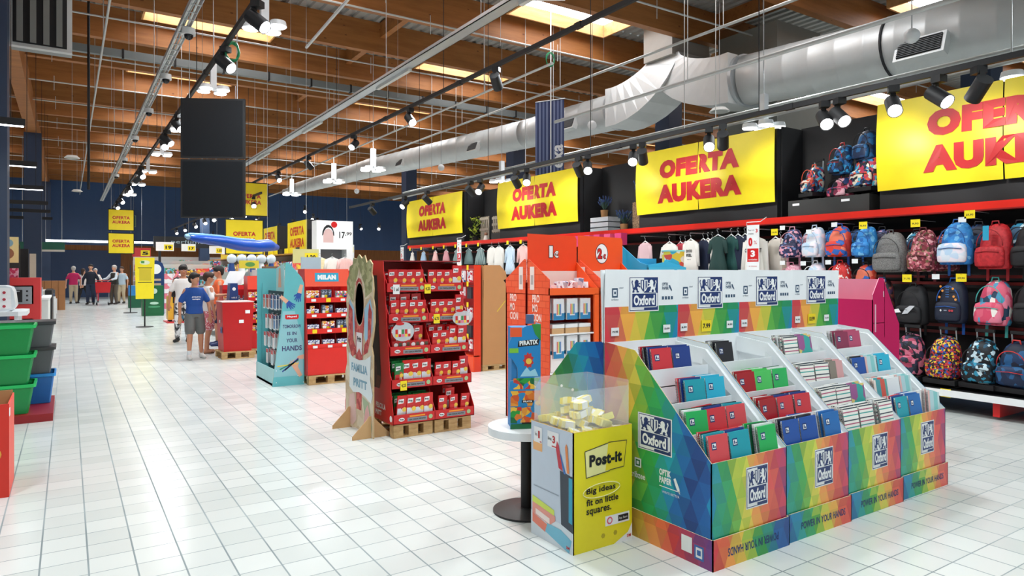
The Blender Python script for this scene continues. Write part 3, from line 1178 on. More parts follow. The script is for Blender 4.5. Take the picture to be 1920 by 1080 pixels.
p_pastel = BP('print_pastel', ['dce4ee', 'c4d8ec', 'f0e4ec', 'b8d4ea', 'e8eaf0'], 16, warp=.06)
p_redtoon = BP('print_red_blue', ['d8382a', 'e04a34', '2a62b4', 'd8382a', 'ec7a5c'], 14, warp=.04)
p_tealb = BP('print_sea', ['1c6a8c', '2a86a8', 'd0e4ec', '184a6c'], 14)
p_navy2 = mat('141d33', .6)
p_blk = mat('17171a', .65)
p_pinkd = BP('print_pink_lace', ['e8a8b8', 'f0c4cc', 'dc8ca0'], 60)
p_reddots = BP('print_red_dots', ['d8302c', 'd8302c', 'd8302c', 'f4ece4'], 50)
p_rust = BP('print_rust_mix', ['3a1c20', '6a3040', '1c1820', '8a4838', '402848'], 22)


def bottle_badge(o, w, h, d):
    MB().box(-d * .78, -.03, h * .62, -d * .76, .03, h * .94, mat('2aa0c4', .4)).build('hang_tag', o)


def pad(o, w, h, d):
    fr = leftf(-d * .72, 0, 0)
    b = MB()
    b.rect(fr, -.055, h * .28, -.035, h * .30, 0, WHITE).rect(fr, -.05, h * .265, -.04, h * .315, 0, WHITE)
    b.rect(fr, -.012, h * .28, .02, h * .305, 0, mat('8f98a8', .5))
    b.disc(fr, .05, h * .29, .012, 0, mat('c03a44', .5)).disc(fr, .075, h * .29, .012, 0, mat('c03a44', .5))
    b.build('printed_badge', o)
    b = MB()
    fr = leftf(-d * .53, 0, 0)
    for i in range(3):
        for j in range(5):
            b.rect(fr, -.015 + .012 * i, h * (.6 + .055 * j), -.007 + .012 * i, h * (.62 + .055 * j), 0, mat('3c78c0', .5))
    for a, q in ((-.08, .6), (-.05, .75), (.07, .62), (.06, .8), (.09, .55), (-.07, .85)):
        b.disc(fr, a, h * q, .013, 0, mat('e89a40', .5), 10)
    b.build('printed_planets', o)


def flash(o, w, h, d):
    b = MB()
    fr = leftf(-d * .72, 0, 0)
    b.poly(fr, [(-.14, .13), (-.05, .14), (-.08, .18), (-.13, .17)], 0, WHITE)
    b.poly(fr, [(-.04, .12), (.03, .13), (.12, .22), (.06, .22), (.0, .18)], 0, mat('c8ccd0', .5))
    b.build('printed_flash', o)


BK = [  # y, z base, w, h, mats..., label
    (2.80, 1.49, .32, .45, p_blk, p_blk, BLACK, 'plain black backpack at the edge beside the red one', None),
    (3.12, 1.48, .33, .47, p_redw, p_redw, mat('9c1820', .6), 'plain red backpack with a blue hang tag', bottle_badge),
    (3.48, 1.53, .34, .46, p_sky, p_pastel, mat('1c5aa0', .6), 'bright blue backpack beside the plain red one, pale front pocket', None),
    (3.81, 1.46, .30, .46, p_roses, p_roses, mat('5a1a24', .6), 'dark pink rose-patterned backpack', None),
    (4.17, 1.45, .38, .46, p_greyw, p_greyw, mat('4a4948', .6), 'grey melange backpack hanging at the start of the upper row', None),
    (4.47, 1.63, .27, .36, p_sky, p_sky, mat('1c5aa0', .6), 'small blue backpack half behind the grey one', None),
    (4.80, 1.64, .29, .38, p_redtoon, p_redtoon, mat('2456a8', .6), 'small red and blue print backpack', None),
    (5.13, 1.64, .27, .38, p_pastel, p_pastel, mat('b8c8dc', .6), 'small icy white backpack with a pale print', None),
    (5.46, 1.64, .28, .38, p_navyf, p_navyf, mat('e0a0b0', .6), 'small navy flowered backpack at the clothes end', None),
    (2.78, .93, .32, .44, p_blk, p_blk, BLACK, 'black backpack at the edge beside the pink street-print one', None),
    (3.13, .90, .33, .47, p_street, p_street, mat('4ab8b0', .6), 'pink backpack with a blue and white collage print', None),
    (3.52, .90, .30, .46, p_navy2, p_navy2, mat('1e5cb0', .6), 'navy backpack with a game controller and planets print', pad),
    (3.92, .86, .34, .44, p_blk, p_blk, BLACK, 'black backpack with a white flash across its pocket', flash),
    (4.27, .92, .26, .44, p_rust, p_rust, mat('2c5a90', .6), 'dark rust-patterned backpack beside the magenta stand', None),
    (4.47, 1.20, .26, .34, p_redtoon, p_blk, BLACK, 'black and red small backpack peeping over the magenta stand', None),
    (4.80, 1.21, .28, .36, p_reddots, p_reddots, RED, 'small red backpack with white dots, lower row', None),
    (5.13, 1.21, .27, .36, p_pastel, p_pastel, WHITE, 'small white and grey backpack, lower row', None),
    (5.46, 1.20, .28, .35, p_pinkd, p_pinkd, mat('dc8ca0', .6), 'small pink lace-print backpack, lower row', None),
]
for y, z, w_, h_, m1, m2, m3, lb, ex in BK:
    o = backpack(lb, m1, m2, m3, w_, h_, .17, extra=ex)
    o.location = (7.98, y, z)
    o.rotation_euler = (0, random.uniform(-.05, .05), random.uniform(-.22, .1))
# second bags hung behind the first ones
for i, (y, z, m1, h_) in enumerate(((3.36, 1.53, p_blue2, .44), (2.98, 1.6, p_tealb, .36), (4.0, 1.5, p_tealb, .42), (3.98, 1.48, p_blue, .4), (3.70, 1.46, p_roses, .42), (4.72, 1.64, p_blue, .35), (5.36, 1.65, p_pinkd, .34), (5.05, 1.65, p_sky, .34), (4.4, 1.63, p_navyf, .34))):
    o = backpack(('blue starred', 'pale blue striped', 'teal and white', 'deep blue', 'dark rose-print', 'dark blue', 'pale pink', 'light blue', 'navy flowered')[i] + ' backpack tucked behind the front bag of the upper row', m1, m1, BLACK, .30 if h_ > .4 else .25, h_, .15)
    o.location = (8.22, y, z)
    o.rotation_euler = (0, 0, .2)
# trolley bags on the base shelf
for i, (y, m1, lb) in enumerate(((3.86, p_dark, 'pink and black floral trolley backpack on the base shelf'), (3.50, p_dots, 'black trolley backpack with red, blue and yellow confetti on the base shelf'), (3.15, p_teal, 'black trolley backpack with teal splashes on the base shelf'), (2.84, p_blue2, 'dark blue trolley backpack with red piping on the base shelf'), (4.2, p_blue, 'blue camouflage trolley backpack on the base shelf'))):
    o = backpack(lb, m1, m1, mat('c8302c', .5) if i == 3 else BLACK, .33, .42, .22, wheels=True, group='trolley bags on the base shelf')
    o.location = (7.80, y, .335)
    o.rotation_euler = (0, -.12, -.1)
# niche bags
for i, (y, dz, m1, w_, h_, lb, rz) in enumerate((
        (5.42, 0, p_graf, .27, .36, 'small trolley backpack with coral piping and blue graffiti print on the plinth', -.3),
        (5.02, .30, p_blue, .28, .38, 'dark blue trolley backpack with red zip standing above the pink bag', -.3),
        (5.02, .0, p_pinkgeo, .32, .26, 'pink and navy geometric trolley bag lying on the plinth', -.2),
        (4.70, .0, p_graf, .36, .44, 'grey and teal graffiti trolley backpack standing on the plinth', -.2),
        (4.70, .44, p_blue2, .26, .38, 'dark multicoloured backpack stacked above the graffiti trolley backpack', -.2))):
    o = backpack(lb, m1, m1, (mat('e05a3c', .5), mat('c8302c', .5), BLACK, BLACK, BLACK)[i], w_, h_, .2, wheels=(i in (0, 3)), group='trolley bags in the fascia niche')
    o.location = (8.40, y, 2.42 + dz + (.09 if i in (0, 3) else 0))
    o.rotation_euler = (0, 0, rz)
MB_dummy = None

# ---- price cards on hooks
def price_card(x, y, z, m, w=.085, h=.075, txt=None, rz=0., label='', rot=0.):
    o = thing('price_card', label, 'price card', (x, y, z), rz, 'price cards of the wall display')
    fr = leftf(0, 0)
    b = MB().slab(fr, [(-w / 2, -h / 2), (w / 2, -h / 2), (w / 2, h / 2), (-w / 2, h / 2)], -.003, 0, m)
    b.build('card', o)
    if txt:
        MB().text(fr, txt, 0, -.005, .022, .001, BLACK, w=w * .7, bold=.02, align='C').build('lettering', o)
    MB().cyl((.0, 0, h * .4), (.45, 0, h * .4), .004, METAL, n=5).build('hook', o)
    if rot:
        o.rotation_euler = (rot, 0, rz)
    return o


for y, z, big, tx in ((2.72, 1.98, 0, None), (3.29, 2.05, 1, '25,95'), (3.36, 2.0, 0, None), (3.83, 1.99, 1, '9,95'), (4.42, 2.0, 1, '9,95'), (4.78, 2.03, 0, None), (5.12, 1.96, 0, None), (5.50, 2.03, 0, None), (5.62, 1.98, 1, '12,95'),
                      (2.75, 1.38, 1, '32,95'), (3.37, 1.39, 1, '29,95'), (3.62, 1.4, 0, None), (3.92, 1.38, 1, '31,95'), (4.52, 1.58, 0, None), (4.86, 1.57, 0, None), (5.2, 1.56, 0, None), (5.5, 1.57, 0, None), (3.4, .2, 1, '40,95'), (2.95, .2, 0, None)):
    price_card(7.58 if z < .3 else 7.85, y, z, YEL if big else PAPER, .10 if big else .075, .085 if big else .055, tx, label=('yellow' if big else 'white') + ' price card %s' % ('on the front edge of the base shelf' if z < .3 else ('above the upper backpack row' if z > 1.7 else 'above the lower backpack row')) + (', reading ' + tx if tx else ''))
# ------------------------------------------------------------------ rainbow notebook stands
R_SIDE = rainbow('rainbow_side', ['c8364a', 'e0704c', 'ecc450', '9cc43c', '2aa84c', '14a45c', '0c9cb0', '0e66b0', '0e3f86', '0e62ac', '0aa0c8', '12a8b4'], 1.0, .1, -.02, amp=.07)
R_FRONT = rainbow('rainbow_front', ['0a90b4', '1ea078', '3aa850', 'a8c83c', 'e8d850', 'f0a04c', 'ec7a50', 'dc4a4c', 'c83a5c', '7c3c80'], 1.62, .08, -.02, w=.075)
R_HEAD = rainbow('rainbow_header', ['cc3440', 'e06a5a', 'ec8a44', 'ecc044', 'b8cc40', '5aaa3c', '1c9448', '12904c', '0c8ea0', '0e6cb0'], 1.6, -.05, .02, w=.12, h=.2)
R_BACK = rainbow('rainbow_rear_side', ['d85040', 'e09040', 'b4b43c', '2c9a3c', '128a4c', '0ca0b0', '0c7cc0', '0e3f8c', '10286c'], 1.05, .35, -.26, amp=.06)
R_TRAYS = rainbow('rainbow_tray_side', ['12883c', '4aa43c', 'd8cc48', 'ecb048', 'e87848', 'dc3c40', 'b03860', '703c84'], 1.3, .2, 1.04, w=.085)
R_TRAYF = rainbow('rainbow_tray_front', ['d03040', 'e86440', 'ecb848', 'b8c83c', '2c9a44', '0e8c8c', '0e62a8', '123c84'], 1.62, .1, 0.0, w=.085)
R_TRAYF2 = rainbow('rainbow_tray_front_reversed', ['0c4c94', '0c8cb4', '1ea06c', '58ac3c', 'd8d048', 'ec9848', 'e86048', 'd03440'], 1.62, .1, 0.0, w=.085)
WCARD = mat('eef2f4', 0.55, name='white_board')
EDGE = mat('c8b896', .8)

LION = [(.08, .0), (.30, .0), (.34, .08), (.24, .1), (.40, .24), (.56, .14), (.54, .0), (.80, .0), (.82, .08), (.70, .10), (.68, .24), (.60, .40), (.72, .46), (.90, .38), (.98, .46), (.80, .56), (.74, .60), (.96, .68), (.94, .76), (.72, .70), (.78, .84), (.70, .96), (.54, 1.0), (.40, .92), (.34, .78), (.38, .60), (.34, .44), (.24, .36), (.20, .56), (.10, .74), (.16, .90), (.06, .96), (.0, .78), (.10, .56), (.12, .34), (.20, .22), (.12, .1)]


def crest(b, fr, cx, cz, w, h, c=0.001):
    """white plate, two lions and shield over a navy name plate"""
    A = lambda q: cx - w / 2 + q * w
    B = lambda q: cz - h / 2 + q * h
    pts = lambda P: [(A(x), B(y)) for x, y in P]
    b.rect(fr, A(-.03), B(-.03), A(1.03), B(1.03), c, WHITE)
    b.rect(fr, A(.0), B(.0), A(1), B(1), c + .0006, NAVY)
    b.rect(fr, A(.02), B(.02), A(.98), B(.98), c + .0012, WHITE)
    b.rect(fr, A(.5), B(.52), A(.98), B(.98), c + .0018, NAVY)
    b.rect(fr, A(.5), B(.02), A(.98), B(.12), c + .0018, NAVY)
    b.poly(fr, pts([(.06 + .32 * x, .55 + .38 * y) for x, y in LION]), c + .0024, NAVY)
    b.poly(fr, pts([(.94 - .32 * x, .55 + .38 * y) for x, y in reversed(LION)]), c + .0024, WHITE)
    b.poly(fr, pts([(.38, .92), (.38, .70), (.44, .60), (.5, .56), (.5, .92)]), c + .0028, NAVY)
    b.poly(fr, pts([(.5, .92), (.5, .56), (.56, .60), (.62, .70), (.62, .92)]), c + .0028, WHITE)
    b.poly(fr, pts([(.41, .90), (.41, .71), (.455, .63), (.455, .90)]), c + .0030, WHITE)
    b.poly(fr, pts([(.545, .90), (.545, .63), (.59, .71), (.59, .90)]), c + .0030, NAVY)
    b.rect(fr, A(.06), B(.09), A(.94), B(.53), c + .0032, WHITE)
    b.rect(fr, A(.08), B(.11), A(.92), B(.51), c + .0036, NAVY)
    b.text(fr, 'Oxford', cx, B(.31), h * .31, c + .004, WHITE, w=w * .74, bold=.045, align='C')


# notebook source things -------------------------------------------------
NB = {}
NB_PAGE = mat('eceae2', .8)
SPIRAL = mat('8a8c90', .4, .6)


def notebook_src(key, cover, back=None):
    w, h, t = .150, .205, .012
    o = bpy.data.objects.new('notebook', None)
    b = MB()
    fr = front(0, 0)
    b.slab(fr, [(-w / 2, 0), (w / 2, 0), (w / 2, h), (-w / 2, h)], -.0015, 0, cover)
    b.slab(fr, [(-w / 2, 0), (w / 2, 0), (w / 2, h), (-w / 2, h)], -t, -t + .0015, back or cover)
    if key not in NOLOGO:
        b.rect(fr, -w * .36, h * .66, -w * .12, h * .84, .0006, NAVY)
        b.rect(fr, -w * .33, h * .69, -w * .15, h * .81, .0010, WHITE)
        b.rect(fr, -w * .30, h * .71, -w * .24, h * .79, .0014, NAVY).rect(fr, -w * .22, h * .71, -w * .17, h * .75, .0014, NAVY)
    cov = b.build('cover')
    pg = MB().box(-w / 2 + .003, .002, .003, w / 2 - .003, t - .002, h - .003, NB_PAGE).build('pages')
    b = MB()
    for i in range(22):
        z = .012 + i * .0083
        b.cyl((-w / 2 - .003, -.001, z), (-w / 2 - .003, t + .001, z + .002), .0018, SPIRAL, n=5)
    sp = b.build('spiral')
    for q in (cov, pg, sp):
        COL.objects.unlink(q)
    NB[key] = (cov.data, pg.data, sp.data)


NOLOGO = {'line', 'dotw', 'pink', 'purt', 'past', 'white', 'coral'}
for k, m in (('red', 'd2323c'), ('coral2', 'dc4a50'), ('crimson', 'a8141e'), ('navy', '173a86'), ('teal', '12a0b0'), ('cyan', '22b4d4'), ('green', '1cb45a'), ('lgreen', '4cc860'), ('blue', '1450a4'), ('blue2', '1c6cb4'), ('black', '1c1c22'), ('maroon', '8c3050'), ('mag', 'b84a6c'), ('dkgreen', '0c5c38')):
    notebook_src(k, mat(m, .35))
notebook_src('line', stripes('cover_lines', ['f2f0e8', 'f2f0e8', '40a8a0', 'f2f0e8', 'f2f0e8', 'b85a78', 'f2f0e8', 'f2f0e8', '30404c', 'f2f0e8'], .07, 1))
notebook_src('pink', stripes('cover_pink', ['d8a4a4', 'd8a4a4', 'd8a4a4', '8c8478'], .3, 0))
notebook_src('purt', blotch('cover_blocks', ['9c5a90', '3aa8a0', 'e0c878', '9c5a90'], 14, uv=True))
notebook_src('past', stripes('cover_pastel', ['8ccccc', 'c4dcdc', 'e8e0dc', 'e4b8b4', 'b8d8dc'], .25, 0))
notebook_src('coral', stripes('cover_coral', ['d86050', '60b0a8', 'e8e0d8', '50a4ac'], .2, 0))
notebook_src('white', PAPER)


def put_notebook(key, loc, rz=0., tilt=0., lean=0., label='', group=''):
    r = thing('notebook', label, 'notebook', loc, 0, group)
    r.rotation_euler = (tilt, lean, rz)
    for nm, me in zip(('cover', 'pages', 'spiral'), NB[key]):
        c = bpy.data.objects.new(nm, me)
        COL.objects.link(c)
        c.parent = r
    return r


NAMES = {'red': 'red', 'coral2': 'coral red', 'crimson': 'dark red', 'navy': 'navy', 'teal': 'teal', 'cyan': 'light blue', 'green': 'green', 'lgreen': 'light green', 'blue': 'dark blue', 'blue2': 'mid blue', 'black': 'black', 'maroon': 'maroon', 'mag': 'raspberry',
         'dkgreen': 'dark green', 'line': 'line-patterned', 'pink': 'pink', 'purt': 'purple and teal', 'past': 'pastel', 'coral': 'coral and teal', 'white': 'white'}
UNITN = ['nearest', 'second', 'third', 'farthest']
TIER = [(.45, .82, .915), (.285, .66, .76), (.135, .53, .63), (.0, .435, .52)]    # lip y, floor z, lip top
TIERN = ['top', 'second', 'third', 'bottom']
FILL = [
    [['', 'red', 'navy'], ['', 'teal', 'cyan'], ['green', 'red', 'coral2'], ['coral2', 'teal', 'green']],
    [['black', '', ''], ['crimson', 'lgreen', 'green'], ['crimson', 'red', 'red'], ['blue', 'blue', 'blue2']],
    [['', 'line', 'purt'], ['line', 'line', 'pink'], ['line', 'line', 'purt'], ['line', 'line', 'line']],
    [['', 'maroon', 'mag'], ['blue', 'past', 'cyan'], ['coral', 'white', 'past'], ['teal', 'blue2', 'past']],
]


def stand(ui, ox, oy, rz=0., goods=True, rear=False):
    lb = ('rear rainbow notebook stand, back to back with the nearest one' if rear else '%s of four rainbow notebook stands in the row' % {0: 'nearest and largest-looking', 1: 'second', 2: 'third', 3: 'farthest'}[ui])
    t = thing('notebook_stand', lb, 'display stand', (ox, oy, 0), rz, 'rainbow notebook stands')
    # base tray
    b = MB()
    W_, D_, th, TH = .606, .80, .006, .152
    y0 = -.012
    fr = front(0, y0)
    tf = R_TRAYF if ui == 0 else R_TRAYF2
    b.slab(fr, [(0, 0), (W_, 0), (W_, TH), (0, TH)], -th, 0, tf, EDGE, EDGE)
    fl = leftf(0, y0)
    b.slab(fl, [(-D_, 0), (0, 0), (0, TH), (-D_, TH)], -th, 0, R_TRAYS if ui == 0 else R_TRAYF, EDGE, EDGE)
    f2 = Fr((W_, y0, 0), (0, 1, 0), (0, 0, 1))
    b.slab(f2, [(0, 0), (D_, 0), (D_, TH), (0, TH)], -th, 0, R_TRAYF2 if ui != 1 else WCARD, EDGE, EDGE)
    b.box(0, y0 + D_ - th, 0, W_, y0 + D_, TH, WCARD)
    b.box(th, y0 + th, .02, W_ - th, y0 + D_ - th, .03, EDGE)
    tray = b.build('base_tray', t)
    if not rear:
        b = MB()
        if ui == 0:
            b.text(fr, 'POWER IN YOUR HANDS', .31, .072, .042, .001, NAVY, w=.40, bold=.02, align='C', rot=PI)
            b.rect(fl, -.20, .045, -.13, .125, .001, WHITE)
            b.rect(fl, -.115, .03, -.055, .10, .001, mat('3a6ab0', .5)).rect(fl, -.105, .04, -.065, .09, .0016, WHITE)
            b.rect(fl, -.097, .052, -.073, .078, .0022, mat('3a6ab0', .5))
        else:
            b.text(fr, 'POWER IN YOUR HANDS', .33, .072, .040, .001, NAVY, w=.42, bold=.02, align='C')
        b.build('lettering', tray)
    # side panels
    prof = [(0, .135), (0, .52), (.53, 1.02), (.78, 1.045), (.78, .135)]
    fl = leftf(.004, 0)
    b = MB()
    p1 = [(-y, z) for y, z in prof]
    # UV for the ramp: shift so that u runs from the back edge and v from the top
    v0 = len(b.uv)
    b.slab(fl, list(reversed(p1)), -.005, 0, R_SIDE, EDGE, WCARD)
    b.uv[v0] = [(a + .78, 1.045 - z) for a, z in reversed(p1)]
    sl = b.build('side_panel', t)
    if not rear:
        b = MB()
        crest(b, fl, -.38, .59, .235, .185)
        b.text(fl, 'OPTIK', -.345, .385, .034, .001, WHITE, w=.082, bold=.05)
        b.text(fl, 'PAPER', -.345, .345, .034, .001, WHITE, w=.086, bold=.05)
        b.poly(fl, [(-.235, .36), (-.245, .385), (-.232, .393), (-.205, .345), (-.2, .315), (-.222, .335)], .001, WHITE)
        b.rect(fl, -.345, .326, -.2, .330, .001, WHITE)
        b.text(fl, 'WRITE BETTER', -.325, .295, .012, .001, WHITE, w=.12)
        b.text(fl, 'scribzee', -.58, .325, .034, .001, WHITE, w=.13, bold=.02)
        b.rect(fl, -.53, .385, -.48, .435, .001, WHITE).rect(fl, -.522, .393, -.488, .427, .0016, mat('2a7a3c', .5)).rect(fl, -.514, .401, -.496, .419, .0022, WHITE)
        b.build('side_print', sl)
    f2 = Fr((.596, 0, 0), (0, 1, 0), (0, 0, 1))
    b = MB()
    v0 = len(b.uv)
    b.slab(f2, prof, -.005, 0, R_BACK, R_SIDE, WCARD)
    b.build('side_panel', t)
    # front panel
    b = MB()
    fr = front(.004, 0)
    b.slab(fr, [(0, .135), (.592, .135), (.592, .52), (0, .52)], -.005, 0, R_FRONT, EDGE, WCARD)
    if not rear:
        b.M = None
        crest(b, fr, .345, .355, .165, .20)
    b.build('front_panel', t)
    # white inner liner, folded rim and tier lips
    b = MB()
    fi = Fr((.591, 0, 0), (0, 1, 0), (0, 0, 1))
    band = [(.02, .50), (.53, .99), (.77, 1.02), (.77, .92), (.56, .90), (.10, .48)]
    b.slab(fi, band, -.02, 0, WCARD)
    b.box(.009, .77, .15, .591, .776, 1.04, WCARD)
    b.build('inner_liner', t)
    for i, (ly, fz, tz) in enumerate(TIER):
        b = MB()
        if i < 3:
            b.box(.010, ly, fz - .1, .505, ly + .004, tz, WCARD)
            b.add([(.505, ly, fz - .1), (.571, ly + .10, fz - .1), (.571, ly + .10, tz + .02), (.505, ly, tz)], [(0, 1, 2, 3)], WCARD)
        b.box(.010, max(ly, .004), fz - .006, .588, (TIER[i - 1][0] if i else .77), fz, WCARD)
        b.build('tier', t)
    # header board
    b = MB()
    fh = front(.0, .775)
    b.slab(fh, [(0, 1.04), (.6, 1.04), (.605, 1.245), (0, 1.245)], -.006, 0, R_HEAD, WCARD, WCARD)
    b.slab(fh, [(0, 1.245), (.605, 1.245), (.612, 1.462), (.008, 1.465)], -.006, 0, WCARD)
    hd = b.build('header_board', t)
    b = MB()
    crest(b, fh, .31, 1.318, .235, .20)
    inkb = mat('34506c', .6)
    b.text(fh, 'OPTIK', .465, 1.365, .020, .001, inkb, w=.052, bold=.03)
    b.text(fh, 'PAPER', .465, 1.340, .020, .001, inkb, w=.056, bold=.03)
    b.poly(fh, [(.528, 1.35), (.522, 1.366), (.532, 1.37), (.55, 1.34), (.55, 1.33)], .001, inkb)
    for k in range(4):
        b.rect(fh, .462 + .026 * k, 1.28, .48 + .026 * k, 1.30, .001, inkb)
    b.rect(fh, .055, 1.30, .10, 1.355, .001, inkb).rect(fh, .064, 1.31, .091, 1.345, .0016, WCARD).rect(fh, .071, 1.32, .084, 1.335, .0022, inkb)
    b.text(fh, 'scribzee', .05, 1.283, .011, .001, inkb, w=.055)
    b.text(fh, 'papel', .113, 1.35, .012, .001, inkb, w=.03)
    b.build('header_print', hd)
    if not rear:
        tags = [[(.075, 0, '19.95'), (.50, 0, '10.99')], [(.06, 0, '8.99'), (.27, 1, '7.99'), (.50, 0, '8.50')], [(.06, 0, '10.95')], [(.075, 0, '9.95'), (.25, 1, '10.99'), (.44, 0, '12.50')]][ui]
        for x, big, tx in tags:
            o = thing('price_tag', '%s price tag on the header of the %s rainbow stand, reading %s' % ('yellow' if big else 'white', UNITN[ui], tx), 'price tag', (ox + x, oy + .772, 1.10), 0, 'price tags on the rainbow headers')
            ft = front(0, 0)
            s2 = .045 if big else .030
            MB().slab(ft, [(-s2, -s2 * .8), (s2, -s2 * .8), (s2, s2 * .8), (-s2, s2 * .8)], 0, .003, YEL if big else WHITE).build('tag_card', o)
            MB().text(ft, tx, 0, 0, s2 * (.7 if big else .4), .004, BLACK, w=s2 * 1.5, bold=.03, align='C').build('lettering', o)
    # notebooks
    if goods:
        for ti in range(4):
            ly, fz, tz = TIER[ti]
            for si in range(3):
                k = FILL[ui][ti][si]
                if not k:
                    continue
                x = ((.10, .165, .325), (.095, .25, .41), (.095, .25, .41), (.095, .265, .485))[ti][si] + random.uniform(-.004, .004)
                n = 3 + (si + ti + ui) % 2
                others = {'red': ['navy', 'black', 'red'], 'teal': ['navy', 'coral2', 'teal'], 'green': ['white', 'dkgreen', 'green'], 'coral2': ['teal', 'black', 'coral2'], 'blue': ['black', 'white', 'blue'], 'crimson': ['crimson', 'white', 'crimson']}.get(k, [k, 'white', k])
                for j in range(n):
                    key = k if j == 0 else others[(j - 1) % 3]
                    yy = ly + .012 + j * .0185
                    xx = x - j * .011
                    til = -.16
                    if xx < .093:
                        xx = .093
                    lean = random.uniform(-.03, .03) + (.22 if (ui, ti, si) == (3, 3, 2) and j < 2 else 0)
                    place = ('left', 'middle', 'right')[si] + ' stack, %s tier of %s rainbow stand' % (TIERN[ti], UNITN[ui])
                    lb = (NAMES[key] + ' notebook fronting ' + place) if j == 0 else ('closed notebook behind the front one, ' + place)
                    put_notebook(key, (ox + xx, oy + yy, fz + (.011 if j else .003)), random.uniform(-.05, .05), til, lean, lb, 'notebooks in the %s tier of the %s stand' % (TIERN[ti], UNITN[ui]))
    return t


for i in range(4):
    stand(i, 2.602 + .606 * i, 2.215 + .012 * i)
# rear stand turned round, back to back
stand(0, 2.602 + .600, 3.79, PI, goods=False, rear=True)
# ------------------------------------------------------------------ sticky-note bin
PY = mat('efe01c', .42, name='bin_yellow')
PX0, PX1, PY0, PY1, PH = 2.16, 2.565, 2.725, 3.10, .625
t = thing('sticky_note_bin', 'open yellow and pale blue cardboard bin heaped with sticky-note packs', 'display bin', (PX0, PY0, 0))
w, d = PX1 - PX0, PY1 - PY0
fr = front(0, 0)
fl = leftf(0, 0)
b = MB()
b.slab(fr, [(0, 0), (w, 0), (w, PH), (0, PH)], -.006, 0, PY, CARD, CARD)
b.poly(fr, [(w - .13, .0), (w, .0), (w, .09), (w - .03, .045)], .001, WHITE)
fp = b.build('front_panel', t)
b = MB()
b.poly(fr, [(.085, .30 + .08), (.245, .395), (.235, .545), (.075, .52)], .001, mat('f4eea0', .5))
b.poly(fr, [(.215, .40), (.345, .405), (.365, .545), (.235, .55)], .0016, mat('f2dc28', .4))
for P in ([(.085, .38), (.245, .395), (.245, .399), (.085, .384)], [(.075, .518), (.235, .543), (.235, .547), (.075, .522)], [(.083, .38), (.087, .38), (.077, .52), (.073, .52)], [(.235, .55), (.365, .545), (.365, .541), (.235, .546)], [(.343, .405), (.347, .405), (.367, .545), (.363, .545)], [(.245, .399), (.345, .403), (.345, .407), (.245, .403)]):
    b.poly(fr, P, .0022, DKGREY)
b.text(fr, 'Post-it', .105, .435, .062, .003, BLACK, w=.225, bold=.05)
b.text(fr, 'Big ideas', .085, .287, .04, .003, BLACK, w=.20, bold=.025)
b.text(fr, 'fit on little', .085, .235, .034, .003, BLACK, w=.22, bold=.025)
b.text(fr, 'squares.', .085, .178, .038, .003, BLACK, w=.17, bold=.025)
b.rect(fr, .215, .105, .385, .158, .001, WHITE)
b.rect(fr, .305, .115, .378, .148, .0016, BLACK)
b.text(fr, 'App Store', .31, .122, .016, .002, WHITE, w=.06)
b.disc(fr, .245, .132, .02, .0016, mat('e86a7c', .5), 14)
b.disc(fr, .245, .132, .012, .0022, WHITE, 14)
for x in (.20, .285):
    b.disc(fr, x, .06, .014, .001, mat('b8a81c', .5), 6)
b.text(fr, '3M', w - .038, .018, .016, .003, RED, w=.028, bold=.04)
b.build('front_print', fp)
b = MB()
pts = [(.19 + .125 * math.cos(a), .305 + .036 * math.sin(a)) for a in [k * 2 * PI / 40 for k in range(41)]]
b.tube([fr.p(a + .01 * math.sin(i * .16), q, .002) for i, (a, q) in enumerate(pts)], .0025, mat('fbf6b4', .5), 4)
b.build('drawn_ring', fp)
b = MB()
BLUEP = mat('ccd8e6', .5, name='bin_pale_blue')
b.slab(fl, [(-d, 0), (0, 0), (0, PH), (-d, PH)], -.006, 0, BLUEP, CARD, CARD)
b.rect(fl, -d, .0, 0, .13, .001, mat('dfe8ee', .5))
sp = b.build('side_panel', t)
b = MB()
b.rect(fl, -.35, .27, -.12, .275, .0015, mat('9aa8b4', .5))
b.poly(fl, [(-.36, .18), (-.16, .155), (-.16, .185), (-.36, .215)], .002, mat('d8e860', .5))
b.poly(fl, [(-.36, .12), (-.2, .095), (-.15, .13), (-.15, .155), (-.36, .18)], .002, mat('f0a090', .5))
b.poly(fl, [(-.33, .12), (-.2, .10), (-.2, .13), (-.33, .15)], .0026, mat('fbe8e0', .5))
b.poly(fl, [(-.36, .07), (-.24, .045), (-.22, .09), (-.36, .12)], .002, mat('f08870', .5))
b.poly(fl, [(-.24, .05), (-.03, .0), (-.01, .07), (-.10, .10), (-.22, .10)], .0026, mat('7cc4dc', .5))
b.poly(fl, [(-.10, .13), (0, .11), (0, .40), (-.02, .40), (-.11, .41)], .002, mat('3a4450', .5))
b.poly(fl, [(-.035, .16), (-.005, .155), (-.005, .39), (-.035, .39)], .0026, mat('38a4c4', .5))
b.poly(fl, [(-.12, .42), (-.085, .41), (-.12, .54), (-.135, .56), (-.145, .52)], .0026, mat('cc3c4c', .5))
b.poly(fl, [(-.075, .40), (-.06, .40), (-.10, .49), (-.11, .5)], .0028, mat('3c7ccc', .5))
b.poly(fl, [(-.05, .41), (-.03, .41), (-.045, .54), (-.055, .56), (-.065, .54)], .0028, mat('f09050', .5))
b.rect(fl, -.355, .47, -.27, .52, .001, mat('f4b878', .5))
b.rect(fl, -.345, .515, -.27, .60, .002, WHITE).rect(fl, -.22, .515, -.12, .60, .002, WHITE)
b.text(fl, '1', -.305, .54, .04, .003, TXRED, w=.015, bold=.04).text(fl, '3', -.175, .54, .04, .003, TXRED, w=.025, bold=.04)
b.rect(fl, -.29, .52, -.275, .525, .003, TXRED).rect(fl, -.18, .52, -.13, .526, .003, TXRED)
